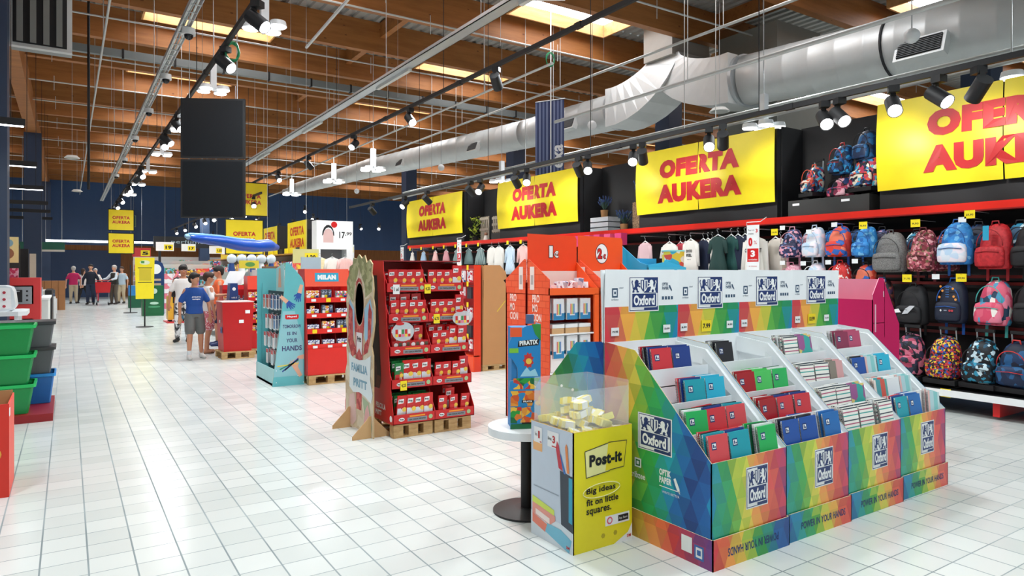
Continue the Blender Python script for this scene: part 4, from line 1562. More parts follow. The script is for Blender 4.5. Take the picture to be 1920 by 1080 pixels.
b.text(fl, 'lleva', -.335, .55, .02, .003, BLACK, w=.022).text(fl, 'lleva', -.215, .55, .02, .003, BLACK, w=.032)
b.text(fl, '3M', -.055, .018, .016, .003, RED, w=.028, bold=.04)
b.build('side_print', sp)
b = MB()
b.box(w - .006, .006, 0, w, d, PH, CARD).box(.006, d - .006, 0, w - .006, d, PH, CARD)
b.build('rear_panels', t)
MB().box(.006, .006, .45, w - .006, d - .006, .456, CARD).build('bin_floor', t)


def clear(name='clear_acrylic', a=.16):
    if name in _M:
        return _M[name]
    t_ = NT(name)
    t_.bsdf.inputs['Base Color'].default_value = (.93, .97, 1, 1)
    t_.bsdf.inputs['Roughness'].default_value = .06
    t_.bsdf.inputs['Alpha'].default_value = a
    _M[name] = t_.mat
    return t_.mat


CL = clear()
b = MB()
z0, z1 = PH - .06, .845
i_ = .012
b.box(i_, i_, z0, w - i_, i_ + .003, z1 - .01, CL)
b.box(i_, i_, z0, i_ + .003, d - i_, z1, CL)
b.box(w - i_ - .003, i_, z0, w - i_, d - i_, z1 + .02, CL)
b.box(i_, d - i_ - .003, z0, w - i_, d - i_, z1 + .02, CL)
ac = b.build('acrylic_collar', t)
b = MB()
for x, z in ((.20, .80), (.28, .77), (.20, .72)):
    b.cyl((x, d - i_ - .006, z), (x, d - i_ - .003, z), .008, WHITE, n=10)
b.build('rivet', ac)
# little framed card inside the collar
# heap of packs
PK = []
for k, (m1, m2) in enumerate(((YEL, mat('f8f0a0', .4)), (mat('f2e878', .4), YEL), (mat('f4eca8', .4), mat('f0dc50', .4)), (mat('f4c8a4', .4), YEL))):
    b = MB()
    b.box(-.036, -.036, -.017, .036, .036, .017, m1)
    b.box(-.0385, -.02, -.0185, .0385, .012, .0185, m2)
    b.box(-.02, -.0385, -.0182, .024, .0385, .0182, mat('e8e070', .4) if k % 2 else WHITE)
    q = b.build('sticky_note_pack')
    COL.objects.unlink(q)
    PK.append(q)
hr = random.Random(3)
n = 0
WN = ['yellow', 'cream', 'white', 'pale pink']
for layer in range(6):
    for gx in range(4):
        for gy in range(4):
            if layer == 0 and not (gx in (0, 3) or gy == 0):
                continue
            if layer >= 3 and gy == 0 and gx != 2:
                continue
            if layer >= 4 and (gx in (0, 3) or gy in (0, 3) or hr.random() < .15 * layer - .4):
                continue
            kk = hr.randrange(4) if hr.random() < .55 else 0
            o = PK[kk].copy()
            COL.objects.link(o)
            x = PX0 + .065 + gx * (w - .13) / 3 + hr.uniform(-.006, .006)
            y = PY0 + .065 + gy * (d - .13) / 3 + hr.uniform(-.006, .006)
            o.location = (x, y, .495 + layer * .048 + hr.uniform(-.004, .004))
            o.rotation_euler = (hr.uniform(-.38, .38), hr.uniform(-.38, .38), hr.uniform(-.45, .45))
            tag(o, WN[kk] + ' wrapped sticky-note pack heaped in the bin beside the rainbow stand', 'sticky notes', 'sticky-note packs heaped in the bin')
            n += 1

# ------------------------------------------------------------------ white table with the blue toy display
TX, TY = 2.335, 3.40
t = thing('pedestal_table', 'low round white table on a black column and disc foot', 'table', (TX, TY, 0))
MB().cyl((0, 0, .475), (0, 0, .52), .235, mat('e6eaec', .35), n=48).build('table_top', t)
MB().cyl((0, 0, .02), (0, 0, .475), .036, BLACK, n=20).build('column', t)
MB().cyl((0, 0, 0), (0, 0, .012), .205, mat('1a1b1c', .45), n=48).cyl((0, 0, .012), (0, 0, .026), .20, mat('1a1b1c', .45), n=48, r1=.07).build('foot_disc', t)
MB().cyl((.075, .05, .03), (.075, .05, .46), .008, BLACK, n=8).build('bracing_rod', t)
t = thing('toy_display', 'blue cardboard counter display with a jungle print on the white table', 'counter display', (2.30, 3.385, .521), -.42)
BL = mat('1c86c8', .4, name='toy_blue')
JUN = blotch('print_jungle', ['0e6a3a', '2a9c3c', 'e07a28', '1c86c8', 'c83a30', 'f0c040'], 30, uv=True, warp=.05)
ORG = blotch('print_fire', ['e07a28', 'f0b83a', 'd85a28', '2a8cc8', 'e89a38'], 26, uv=True, warp=.06)
w, d, h = .185, .15, .60
f = front(-w / 2, -d / 2)
fl = leftf(-w / 2, -d / 2)
f2 = Fr((w / 2, -d / 2, 0), (0, 1, 0), (0, 0, 1))
b = MB()
b.box(-w / 2 + .01, -d / 2 + .01, 0, w / 2 - .01, d / 2, .60, mat('2a7ab8', .6))
b.build('carton_body', t)
b = MB()
b.slab(f, [(0, 0), (w, 0), (w, .62), (.10, .61), (.02, .57), (-.012, .50), (-.012, .43), (.015, .41), (.045, .36), (.045, .30), (.02, .29), (.0, .285), (-.008, .23), (.0, .21)], -.004, 0, BL, EDGE, EDGE)
b.rect(f, .003, .0, w - .003, .03, .001, mat('0e6a3a', .5))
b.rect(f, .02, .235, w - .002, .30, .001, JUN)
b.rect(f, .003, .135, w - .002, .225, .001, ORG)
b.rect(f, .07, .035, w - .003, .13, .001, ORG)
b.rect(f, .003, .035, .068, .13, .0015, JUN)
b.poly(f, [(.15, .56), (w, .52), (w, .62), (.13, .62)], .001, mat('2a8c3c', .5))
b.rect(f, .0, .545, .07, .60, .001, mat('e85a2a', .5))
b.poly(f, [(.045, .485), (.17, .495), (.178, .532), (.05, .52)], .001, BLACK)
b.rect(f, -.005, .45, .05, .478, .001, mat('7cc43c', .5))
# burst of colour where the printed creature stands
b.poly(f, [(.11 + .034 * (1.0 if k % 2 else .7) * math.cos(k * PI / 9), .405 + .05 * (1.0 if k % 2 else .75) * math.sin(k * PI / 9)) for k in range(18)], .0015, mat('c83030', .5))
b.disc(f, .112, .40, .018, .002, mat('f0c84a', .5), 12)
b.poly(f, [(.06, .31), (.17, .31), (.15, .355), (.12, .34), (.1, .365), (.08, .34)], .0018, mat('9cd4e8', .5))
b.rect(f, .07, .03, w - .012, .038, .003, BLACK)
b.rect(f, .07, .155, .14, .17, .003, BLACK)
fp = b.build('front_panel', t)
b = MB()
b.text(f, 'PIRATIX', .057, .493, .028, .002, WHITE, w=.112, bold=.05, rot=.07)
b.text(f, 'PIRATIX', .078, .158, .009, .004, WHITE, w=.055, bold=.05)
b.build('lettering', fp)
b = MB()
b.slab(f2, [(0, 0), (d, 0), (d, .62), (0, .62)], -.003, 0, mat('b4b8c8', .5))
b.rect(f2, .01, .02, d - .01, .30, .001, blotch('print_side_panel', ['a8acc4', 'c8ccd8', '98909c', 'd8dce4'], 30, uv=True))
b.rect(f2, .02, .42, d - .01, .50, .001, NAVY)
b.build('side_panel', t)
b = MB()
for k in range(4):
    b.box(-w / 2 + .012, -d / 2 + .015, .33 + k * .06, -w / 2 + .05, -d / 2 + .06, .38 + k * .06, (mat('d8502a', .5), mat('c83a30', .5))[k % 2])
b.build('blind_box', t)
MB().cbox(.04, 0, .645, .045, .03, .055, mat('50688c', .4)).build('top_toy', t)
# second carton leaning: magenta stand beyond the rainbow row
MAG = mat('c8145c', .42, name='magenta_card')
MAGD = mat('e890a8', .5)
t = thing('magenta_stand', 'empty magenta cardboard stand with open sloping top behind the farthest rainbow stand', 'display stand', (5.58, 3.06, 0))
w, d = .42, .62
b = MB()
f = front(0, 0)
prof = [(0, 0), (w, 0), (w, 1.0), (.16, 1.40), (.10, 1.40), (0, 1.26)]
b.slab(f, prof, -.006, 0, MAG, MAGD, MAGD)
b.rect(f, .03, .95, .05, 1.18, .001, mat('e8b8c4', .5)).rect(f, .16, 1.24, .175, 1.29, .001, mat('e8b8c4', .5))
b.build('side_panel', t)
b = MB()
f3 = Fr((w, d, 0), (-1, 0, 0), (0, 0, 1))
b.slab(f3, [(w - x, z) for x, z in reversed(prof)], -.006, 0, MAG, MAGD, MAGD)
b.build('side_panel', t)
b = MB()
b.box(0, 0, 0, .006, d, 1.22, MAG)
b.build('front_panel', t)
b = MB()
b.box(.006, .0, 1.02, .18, d, 1.026, MAGD).box(.18, 0, .9, .186, d, 1.39, MAGD)
b.build('tray', t)
# ------------------------------------------------------------------ helpers for cardboard floor displays
REDC = mat('c91c1e', .38, name='display_red')
REDD = mat('a81418', .45)
ORC = mat('ee4a1a', .4, name='display_orange')
ORD_ = mat('d83c14', .45)
ORANGE2 = mat('f4601e', .4)


def pallet(x0, y0, w, d, label, h=.12, group='wooden pallets'):
    o = thing('pallet', label, 'pallet', (x0, y0, 0), 0, group)
    b = MB()
    n = 5
    for i in range(n):
        y = i * (d - .09) / (n - 1)
        b.box(0, y, h - .018, w, y + .09, h, PALLET)
    b.box(0, 0, 0, w, .08, .016, PALLET).box(0, d / 2 - .04, 0, w, d / 2 + .04, .016, PALLET).box(0, d - .08, 0, w, d, .016, PALLET)
    b.build('boards', o)
    for x in (0, w / 2 - .045, w - .09):
        for y in (0, d - .09):
            MB().box(x, y, .016, x + .09, y + .09, h - .018, PALLET).build('block', o)
    return o


def tagcard(par, fr, a, b_, w, h, m, c=.004, txt=None):
    q = MB().slab(fr, [(a - w / 2, b_ - h / 2), (a + w / 2, b_ - h / 2), (a + w / 2, b_ + h / 2), (a - w / 2, b_ + h / 2)], c, c + .003, m)
    if txt:
        q.text(fr, txt, a, b_, h * .4, c + .0035, BLACK, w=w * .7, bold=.04, align='C')
    return q.build('price_label', par)


# ------------------------------------------------------------------ glue stick stand (two half units on two small pallets)
GX0, GY0 = 2.37, 5.47
pallet(GX0 + .0, GY0 + .02, .375, .58, 'small wooden pallet under the glue display, the one nearer the cut-out figure')
pallet(GX0 + .395, GY0 + .02, .375, .58, 'small wooden pallet under the glue display, the one nearer the orange stands')
t = thing('glue_display', 'tall red five-tier display packed with glue-stick packs', 'display stand', (GX0, GY0, .12))
W_, D_ = .78, .60
TOPS = [(.0, .0), (.045, .30), (.09, .585), (.135, .87), (.18, 1.145)]   # front y and base z per tier, bottom first
ORT = mat('f09a2c', .5)
GRT = mat('8a8f94', .5)
for k, (y, z) in enumerate(TOPS):
    x0, x1 = -.015 * (4 - k) / 4, W_ + .015 * (4 - k) / 4
    b = MB()
    b.box(x0, y, z, x1, D_ - .02, z + .006, REDC)
    b.box(x0, y, z, x1, y + .006, z + .085, REDC)
    prof = [(y, z), (y, z + .085), (min(y + .13, .36), z + (.285 if k < 4 else .27)), (D_ - .02, z + (.285 if k < 4 else .27)), (D_ - .02, z)]
    for xx, nm in ((x0, -1), (x1 - .005, 1), (W_ / 2 - .003, 0)):
        f = Fr((xx + .005, 0, 0), (0, 1, 0), (0, 0, 1))
        b.slab(f, prof, -.005, 0, REDC)
    b.box(x0, D_ - .03, z, x1, D_ - .02, z + .285, REDD)
    tr = b.build('tier', t)
    f = front(0, y)
    for h_ in (0, 1):
        q = MB()
        a = .02 + h_ * W_ / 2
        q.disc(f, a + .045, z + .042, .028, .001, WHITE, 14, ry=.016)
        q.text(f, 'Pritt', a + .045, z + .042, .016, .002, BLACK, w=.038, bold=.04, align='C')
        q.poly(f, [(a + .10, z + .02), (a + .29, z + .015), (a + .29, z + .05), (a + .10, z + .052)], .001, GRT)
        q.rect(f, a + .12, z + .057, a + .27, z + .07, .001, ORT)
        q.text(f, 'SIN DISOLVENTES', a + .195, z + .034, .013, .002, BLACK, w=.16, bold=.03, align='C')
        q.disc(f, a + .325, z + .042, .02, .001, mat('a8c890', .5), 12)
        q.build('shelf_strip_print', tr)
# green bordered side wall graphics and the black printed flank
b = MB()
f = leftf(-.017, 0)
b.slab(f, [(-.58, 0), (0, 0), (-.0, .1), (-.05, .3), (-.22, 1.43), (-.58, 1.43)], -.005, 0, REDC)
b.poly(f, [(-.56, .28), (-.30, .28), (-.26, .36), (-.36, 1.3), (-.56, 1.3)], .001, blotch('print_dark_flank', ['17181c', '3a2420', '141a16', '5a3020', '101214'], 9, uv=True, warp=.1))
b.text(f, 'PELICULA', -.27, .13, .05, .002, WHITE, w=.22, bold=.05, align='C')
b.text(f, 'PRITT', -.32, .065, .045, .002, WHITE, w=.14, bold=.05, align='C')
b.disc(f, -.04, .05, .028, .002, WHITE, 16)
b.build('side_panel', t)
b = MB()
b.box(0, D_ - .02, .0, W_, D_ - .012, 1.44, REDD).box(-.01, .26, 1.425, W_ + .01, D_ - .01, 1.435, mat('8c1418', .4))
b.build('back_panel', t)
for a, z, tx in ((.37, 1.20, '4,25'), (.36, .62 + .28, None), (.36, .62, '6,75'), (.05, .335 - .02, '4,25')):
    if tx:
        tagcard(t, front(0, .02), a, z + .04, .06, .065, YEL, .09 if z > .8 else .06, tx) if False else None
# the packs ----------------------------------------------------------------
GP = []
GPN = ['red glue-stick pack', 'tall red glue-stick pack', 'green-topped red glue pack', 'flat red glue carton', 'small dark green pack', 'blue and red glue pack']
PACKS = [('c8181c', .085, .15), ('cc2020', .095, .19), ('1f7a3c', .085, .17), ('b41a20', .10, .06), ('20402c', .085, .05), ('c4282c', .09, .19)]
for k, (c, w, h) in enumerate(PACKS):
    b = MB()
    f = front(0, 0)
    b.slab(f, [(-w / 2, 0), (w / 2, 0), (w / 2, h), (-w / 2, h)], -.016 if h > .1 else -.05, 0, mat(c, .3))
    if k in (0, 1, 2, 5):
        b.rect(f, -w * .46, h * .02, w * .46, h * .42, .001, (mat('d83030', .3), mat('d8e4ec', .3), mat('c8181c', .3), mat('c8181c', .3), mat('c8181c', .3), mat('d8e4ec', .3))[k])
        b.poly(f, [(-w * .44, h * .62), (w * .1, h * .66), (w * .12, h * .86), (-w * .42, h * .84)], .0015, WHITE)
        b.text(f, 'Pritt', -w * .16, h * .745, h * .11, .002, BLACK, w=w * .42, bold=.05, align='C')
        for q in range(2 if k != 1 else 3):
            x = w * (.06 + .16 * q) - (.0 if k != 1 else w * .16)
            b.rect(f, x, h * .1, x + w * .1, h * .55, .0018, mat('e8e4e0', .35))
            b.rect(f, x, h * .38, x + w * .1, h * .55, .0022, REDC)
        b.disc(f, w * .24, h * .36, w * .22, .0026, mat('f0cc48', .4), 12)
    else:
        b.disc(f, -w * .15, h * .5, w * .2, .001, WHITE, 10, ry=h * .3)
        b.rect(f, w * .12, h * .2, w * .42, h * .8, .001, mat('58503c', .5))
    o = b.build('glue_pack')
    COL.objects.unlink(o)
    GP.append(o)
CONT = [  # tier, half: list of (kind, count per row, rows)
    ((0, 0), [(1, 4, 0), (2, 4, 1)]), ((0, 1), [(0, 3, 0), (1, 1, 1)]),
    ((1, 0), [(2, 1, 0), (1, 3, 0), (2, 4, 1)]), ((1, 1), [(0, 3, 0), (5, 1, 0), (4, 3, 1)]),
    ((2, 0), [(3, 4, 0), (0, 3, 1)]), ((2, 1), [(0, 2, 0), (1, 1, 0), (5, 1, 0), (0, 4, 1)]),
    ((3, 0), [(0, 4, 0), (1, 3, 1)]), ((3, 1), [(0, 3, 0), (5, 1, 0), (3, 2, 1)]),
    ((4, 0), [(0, 4, 0), (3, 3, 1)]), ((4, 1), [(0, 3, 0), (1, 1, 0), (4, 3, 1)]),
]
TN5 = ['bottom', 'fourth', 'middle', 'second', 'top']
rr = random.Random(5)
for (k, half), rows in CONT:
    y, z = TOPS[k]
    for row in (0, 1, 2):
        items = [q for q, n, r_ in rows for _ in range(n) if r_ == min(row, 1)]
        x = .03 + half * W_ / 2
        step = .345 / max(1, len(items))
        for i, q in enumerate(items):
            o = GP[q].copy()
            COL.objects.link(o)
            hh = .05 + ((.05 if row else 0) + (.03 if row == 2 else 0)) * (.3 if PACKS[q][2] > .16 else 1)
            o.location = (GX0 + x + step * (i + .5) + rr.uniform(-.004, .004), GY0 + y + .022 + row * .075 + rr.uniform(0, .01), .127 + z + (hh if PACKS[q][2] > .08 else .06 + (.03 * row)))
            o.rotation_euler = (rr.uniform(.02, .12), rr.uniform(-.05, .05), rr.uniform(-.1, .1))
            hs = 'left' if half == 0 else 'right'
            tag(o, GPN[q] + ', %s tier of glue display, %s half, %s row' % (TN5[k], hs, ('front', 'middle', 'back')[row]), 'glue pack', '%s row of packs, %s half, %s tier of the glue display' % (('front', 'middle', 'back')[row], hs, TN5[k]))
for a, k, tx, m in ((.40, 4, '4,25', YEL), (.47, 3, '6,75', YEL), (.10, 1, '4,25', YEL), (.09, 4, '1 ud', PAPER)):
    y, z = TOPS[k]
    tagcard(t, front(0, y), a, z + .03, .062, .085, m, .006, tx)
# clear round wobblers
for a, k, nm in ((.10, 2, 'over the middle tier near the cut-out figure'), (.72, 3, 'at the second tier by the orange rack')):
    y, z = TOPS[k]
    o = thing('wobbler_sign', 'round clear shelf talker with small printed packs ' + nm, 'shelf sign', (GX0 + a, GY0 + y - .045, .12 + z + (.22 if k == 2 else .03)), 0, 'round clear shelf talkers')
    f = front(0, 0)
    MB().disc(f, 0, 0, .105, 0, mat('cfdfe4', .2, alpha=.75), 28, ry=.085 if k == 2 else .07).build('disc', o)
    b = MB()
    for q in range(5):
        b.rect(f, -.075 + .03 * q, -.045, -.052 + .03 * q, .02, .002, (REDC, mat('e8e0d8', .5), mat('3c8c4c', .5))[q % 3])
        b.rect(f, -.075 + .03 * q, -.045, -.052 + .03 * q, -.02, .003, (mat('f0cc48', .5), REDC, mat('e87a9c', .5))[q % 3])
    b.disc(f, -.03, .07, .04, .002, RED, 12, ry=.014)
    b.build('printed_packs', o)
    MB().box(-.004, .002, -.02, .004, .05, .0, mat('dfe6e8', .3)).build('stem', o)

# ------------------------------------------------------------------ cut-out photo board beside it
t = thing('photo_cutout_board', 'tall cardboard cut-out with an oval face hole and printed tree, foot slabs below', 'cut-out board', (2.215, 5.56, 0))
f = leftf(0, .72)            # a runs from the far edge (0) to the near edge (.72)
out = [(.02, .02), (.16, .01), (.30, .02), (.42, .0), (.58, .02), (.70, .0), (.70, .72), (.68, .76), (.66, .80), (.70, .90), (.735, 1.02), (.73, 1.15), (.70, 1.22), (.71, 1.30), (.69, 1.40), (.66, 1.44), (.68, 1.52), (.62, 1.56), (.55, 1.53), (.50, 1.60), (.44, 1.57), (.36, 1.61), (.30, 1.57), (.22, 1.58), (.20, 1.52), (.12, 1.50), (.10, 1.42), (.04, 1.36), (.06, 1.26), (.02, 1.18), (.05, 1.08), (.01, 1.0), (.06, .86), (.03, .74), (.05, .60), (.0, .50)]
# hole as a slit-joined polygon
hc, hw, hh = (.375, 1.16), .105, .19
hole = [(hc[0] + hw * math.sin(2 * PI * i / 24), hc[1] - hh * math.cos(2 * PI * i / 24)) for i in range(25)]
outh = out[:3] + [(.375, .012)] + hole + [(.3752, .012)] + out[3:]
sand = blotch('print_board_ground', ['d8c8ac', 'd0bc9c', 'e0d4bc', 'c8b090'], 9, uv=True, warp=.2)
b = MB()
b.slab(f, outh, -.012, 0, sand, mat('bfa57c', .8), CARD)
b.build('board', t)
b = MB()
b.poly(f, [(.06, 1.26), (.04, 1.36), (.10, 1.42), (.12, 1.50), (.20, 1.52), (.22, 1.58), (.30, 1.57), (.36, 1.61), (.44, 1.57), (.50, 1.60), (.55, 1.53), (.62, 1.56), (.68, 1.52), (.66, 1.44), (.69, 1.40), (.68, 1.28), (.52, 1.22), (.50, 1.34), (.42, 1.42), (.36, 1.50), (.33, 1.42), (.26, 1.34), (.22, 1.16)], .001, blotch('print_foliage', ['a8a878', '98986a', 'b8b488', '8c8c60'], 16, uv=True, warp=.2))
skyb = mat('9cc4dc', .6)
b.poly(f, [(.12, 1.2), (.24, 1.12), (.26, .98), (.20, .78), (.12, .80), (.09, 1.0)], .0014, skyb)
b.poly(f, [(.50, 1.12), (.64, 1.22), (.70, 1.1), (.69, .94), (.58, .78), (.50, .86)], .0014, skyb)
rd = blotch('print_red_coat', ['c4504c', 'b03c3c', 'd4685c', 'a83434'], 22, uv=True, warp=.1)
for P in ([(.30, 1.36), (.36, 1.48), (.42, 1.38), (.49, 1.24), (.50, 1.0), (.46, .84), (.45, .45), (.42, .20), (.30, .20), (.29, .46), (.28, .84), (.25, 1.0), (.26, 1.22)],
          [(.10, 1.16), (.20, 1.1), (.22, .82), (.28, .76), (.30, .70), (.18, .66), (.08, .80)], [(.62, 1.18), (.68, 1.1), (.66, .9), (.58, .74), (.47, .70), (.50, .80), (.58, .86), (.59, 1.08)]):
    i0 = 0
    if P[0] == (.30, 1.36):
        # coat wraps round the hole
        pts = P[:1] + [(.355, 1.40)] + [(hc[0] - (hw + .012) * math.sin(2 * PI * i / 24), hc[1] + (hh + .012) * math.cos(2 * PI * i / 24)) for i in range(0, 13)] + [(.375, .84), (.375, .20), (.30, .20), (.29, .46), (.28, .84), (.25, 1.0), (.26, 1.22)]
        b.poly(f, pts, .002, rd)
        pts = [(.355, 1.40), (.42, 1.38), (.49, 1.24), (.50, 1.0), (.46, .84), (.45, .45), (.42, .20), (.375, .20), (.375, .84)] + [(hc[0] + (hw + .012) * math.sin(2 * PI * i / 24), hc[1] - (hh + .012) * math.cos(2 * PI * i / 24)) for i in range(0, 13)]
        b.poly(f, pts, .002, rd)
    else:
        b.poly(f, P, .002, rd)
b.poly(f, [(.30, .90), (.45, .90), (.44, .70), (.375, .76), (.31, .70)], .003, mat('e8e4e4', .6))
b.text(f, 'Pritt', .375, .84, .05, .004, BLACK, w=.10, bold=.04, align='C')
cr_ = mat('dfe8ea', .6)
b.poly(f, [(.10, .70), (.22, .66), (.375, .65), (.53, .67), (.66, .72), (.64, .50), (.70, .38), (.66, .30), (.52, .34), (.375, .36), (.22, .34), (.12, .38), (.13, .52)], .0035, cr_)
b.text(f, 'FAMILIA', .38, .575, .075, .0045, mat('7aa4b8', .6), w=.40, bold=.05, align='C')
b.text(f, 'PRITT', .40, .44, .075, .0045, mat('7aa4b8', .6), w=.34, bold=.05, align='C')
b.poly(f, [(.45, .33), (.60, .30), (.68, .1), (.66, .03), (.58, .04), (.5, .16)], .0014, mat('a8b894', .6))
b.poly(f, [(.12, .30), (.25, .34), (.30, .10), (.2, .03), (.1, .04)], .0014, mat('e0bcb4', .6))
b.poly(f, [(.46, .03), (.52, .22), (.58, .28), (.62, .2), (.62, .03)], .002, mat('e0a8a4', .6))
b.build('printed_scene', t)
for yy in (.06, .58):
    b = MB()
    b.slab(front(-.17, yy), [(0, 0), (.34, 0), (.34, .03), (.21, .16), (.19, .19), (.15, .19), (.13, .16), (0, .03)], -.01, 0, mat('c8a070', .8))
    b.build('foot', t)
o = thing('red_card_tray', 'small red printed card standing on the floor behind the cut-out board', 'card', (2.45, 6.75, 0))
MB().slab(leftf(0, .2), [(0, 0), (.2, 0), (.2, .22), (.1, .32), (0, .1)], -.01, 0, REDC).disc(leftf(-.001, .2), .1, .06, .03, .001, WHITE, 12).build('card_panel', o)


# ------------------------------------------------------------------ generic tiered red bin display (MILAN and the one further on)
def bin_display(name, label, x, y, w, h, d, cols, rows, header, stock, hm=REDC, base_z=.12, header_h=.2, lower=.28, rz=0., items_label=''):
    t = thing(name, label, 'display stand', (x, y, base_z), rz)
    b = MB()
    n = rows
    z0, z1 = lower, h - header_h
    lean = .16
    yf = lambda z: lean * max(0, (z - lower * .6)) / h
    prof = [(0, 0), (d, 0), (d, h), (yf(h) + .02, h), (yf(z1) + .04, z1), (yf(lower), lower)]
    for xx in (.005, w):
        b.slab(Fr((xx, 0, 0), (0, 1, 0), (0, 0, 1)), prof, -.005, 0, hm)
    b.box(0, 0, 0, w, .006, lower, hm).box(0, d - .006, 0, w, d, h, REDD).box(0, .0, -.002, w, d, .004, hm)
    b.build('shell', t)
    f = Fr((0, yf(z1) + .01, z1), (1, 0, 0), (0, .12, 1))
    hb = MB().slab(f, [(0.0, 0), (w, 0), (w, header_h), (0.0, header_h)], -.006, 0, header['m']).build('header_board', t)
    if header.get('text'):
        q = MB()
        q.rect(f, w * .22, header_h * .28, w * .76, header_h * .78, .002, mat('2aa4c8', .4))
        q.text(f, header['text'], w * .49, header_h * .53, header_h * .28, .004, WHITE, w=w * .42, bold=.09, align='C')
        q.build('header_plate', hb)
    step = (z1 - z0) / n
    for r in range(n):
        z = z0 + r * step
        y0 = yf(z)
        b = MB()
        b.box(.005, y0 + .006, z, w - .005, d - .006, z + .005, hm)
        b.box(.0, y0, z - .01, w, y0 + .006, z + .055, hm)
        for c in range(1, cols):
            xx = w * c / cols
            b.slab(Fr((xx + .002, 0, 0), (0, 1, 0), (0, 0, 1)), [(y0 + .03, z), (d - .01, z), (d - .01, z + step), (y0 + .10, z + step)], -.004, 0, REDD)
        tr = b.build('tier', t)
        for c in range(cols):
            big = (r + c * 2) % 4 == 1
            tagcard(tr, front(0, y0), w * (c + .5) / cols, z + .022, .06, .05 if big else .032, YEL if big else WHITE, .002)
            kinds = stock[(r * cols + c) % len(stock)]
            xa, xb = w * c / cols + .012, w * (c + 1) / cols - .012
            k = 0
            xx = xa
            while xx < xb - .02:
                m_, pw, ph, pd = kinds[k % len(kinds)]
                if xx + pw > xb:
                    break
                o = MB().box(0, 0, 0, pw * .94, pd, ph, m_).box(pw * .1, -.001, ph * .15, pw * .84, 0, ph * .55, (WHITE, YEL, NAVY)[k % 3]).build('stationery_pack', None, items_label + ' in column %d, tier %d' % (c + 1, r + 1) if False else None)
                COL.objects.unlink(o)
                COL.objects.link(o)
                R = Matrix.Rotation(rz, 4, 'Z') @ Vector((xx, y0 + .02 + .02 * (k % 2), 0))
                o.location = (x + R.x, y + R.y, base_z + z + .006)
                o.rotation_euler = (.06, 0, rz)
                rn = ['bottom', 'second lowest', 'second highest', 'top'][r if n == 4 else min(3, r + (1 if r else 0))]
                cn = ('left', 'middle', 'right') if cols == 3 else ('left', 'right')
                tag(o, 'stationery pack on %s tier, %s column, %s' % (rn, cn[c], items_label), 'stationery', '%s tier %s column packs, %s' % (rn, cn[c], items_label))
                xx += pw
                k += 1
    return t


BW = (blotch('pack_blue_white', ['e8eef4', '2a62b0', 'f4f6f8', '1c3c78'], 60), .05, .10, .06)
WR = (blotch('pack_white_red', ['f2f0ee', 'd03030', 'f2f0ee', 'e8b040'], 55), .055, .14, .05)
BK2 = (blotch('pack_grey', ['5a6478', '2c3444', '98a4b4'], 60), .045, .15, .05)
MX = (blotch('pack_mixed', ['e05040', '2a7ac0', 'f0d048', '3ca060', 'f4f4f4', 'd878a8'], 60), .05, .13, .05)
TQ = (mat('1c7cb0', .4), .05, .12, .04)
OW = (blotch('pack_orange_white', ['f07838', 'f4ece0', 'e04c28'], 50), .05, .12, .05)
pallet(2.575, 8.66, .58, .50, 'wooden pallet under the red stand with a blue header plate')
bin_display('stationery_stand', 'red slanted bin stand with a blue and white header plate', 2.57, 8.68, .585, 1.37, .46, 3, 4, dict(m=mat('f0583c', .38), text='MILAN'), [[BW], [BW], [BW, BW], [BW], [WR, MX], [BK2], [BW, WR], [BK2, WR], [BW], [WR], [BK2], [MX]], hm=mat('dd2a22', .38), header_h=.23, lower=.34, items_label='blue-plated red stand')
pallet(3.22, 8.70, .55, .5, 'wooden pallet under the red stand behind the cut-out board')
bin_display('red_bin_stand', 'second red bin stand, mostly hidden behind the cut-out board', 3.20, 8.72, .56, 1.35, .46, 2, 4, dict(m=mat('e8442c', .38)), [[BW], [WR], [BK2]], hm=mat('dd2a22', .38), header_h=.2, lower=.34, items_label='red stand behind the cut-out board')

# ------------------------------------------------------------------ teal MAPED stand
t = thing('teal_stand', 'teal cardboard stand lettered TOMORROW IS IN YOUR HANDS with hooks of packs on its flank', 'display stand', (2.155, 8.80, 0))
TEAL = mat('62b8be', .45, name='stand_teal')
TEALL = mat('a8dadc', .45)
f = front(0, 0)
out = [(0, 0), (.345, 0), (.345, 1.36), (.30, 1.45), (.22, 1.53), (.14, 1.575), (.14, 1.10), (.10, .95), (.03, .22)]
out = [(0, 0), (.40, 0), (.40, 1.30), (.37, 1.38), (.20, 1.575), (.165, 1.575), (.145, 1.20)]
b = MB().slab(f, out, -.008, 0, TEAL, EDGE, TEAL)
b.poly(f, [(.015, .12), (.385, .12), (.385, .55), (.28, .95), (.13, .95)], .0008, mat('8cc4cc', .45))
fp = b.build('front_panel', t)
b = MB()
SKIN_ = mat('e0ac90', .6)
BGL = mat('2450a0', .5)
ink = mat('3a3a6c', .5)
for s_, z, hh, ww in (('TOMORROW', .755, .045, .23), ('IS IN', .665, .045, .115), ('YOUR', .575, .05, .14), ("HANDS", .475, .065, .25)):
    b.text(f, s_, .245, z, hh, .0015, ink, w=ww, bold=.03, align='C')
b.poly(f, [(.16, .86), (.175, .845), (.315, .845), (.33, .86), (.33, .905), (.16, .905)], .0015, RED)
b.text(f, 'Maped', .245, .877, .028, .0025, WHITE, w=.12, bold=.05, align='C')
b.build('front_print', fp)
# printed hands: two gloved in blue, one holding pencils


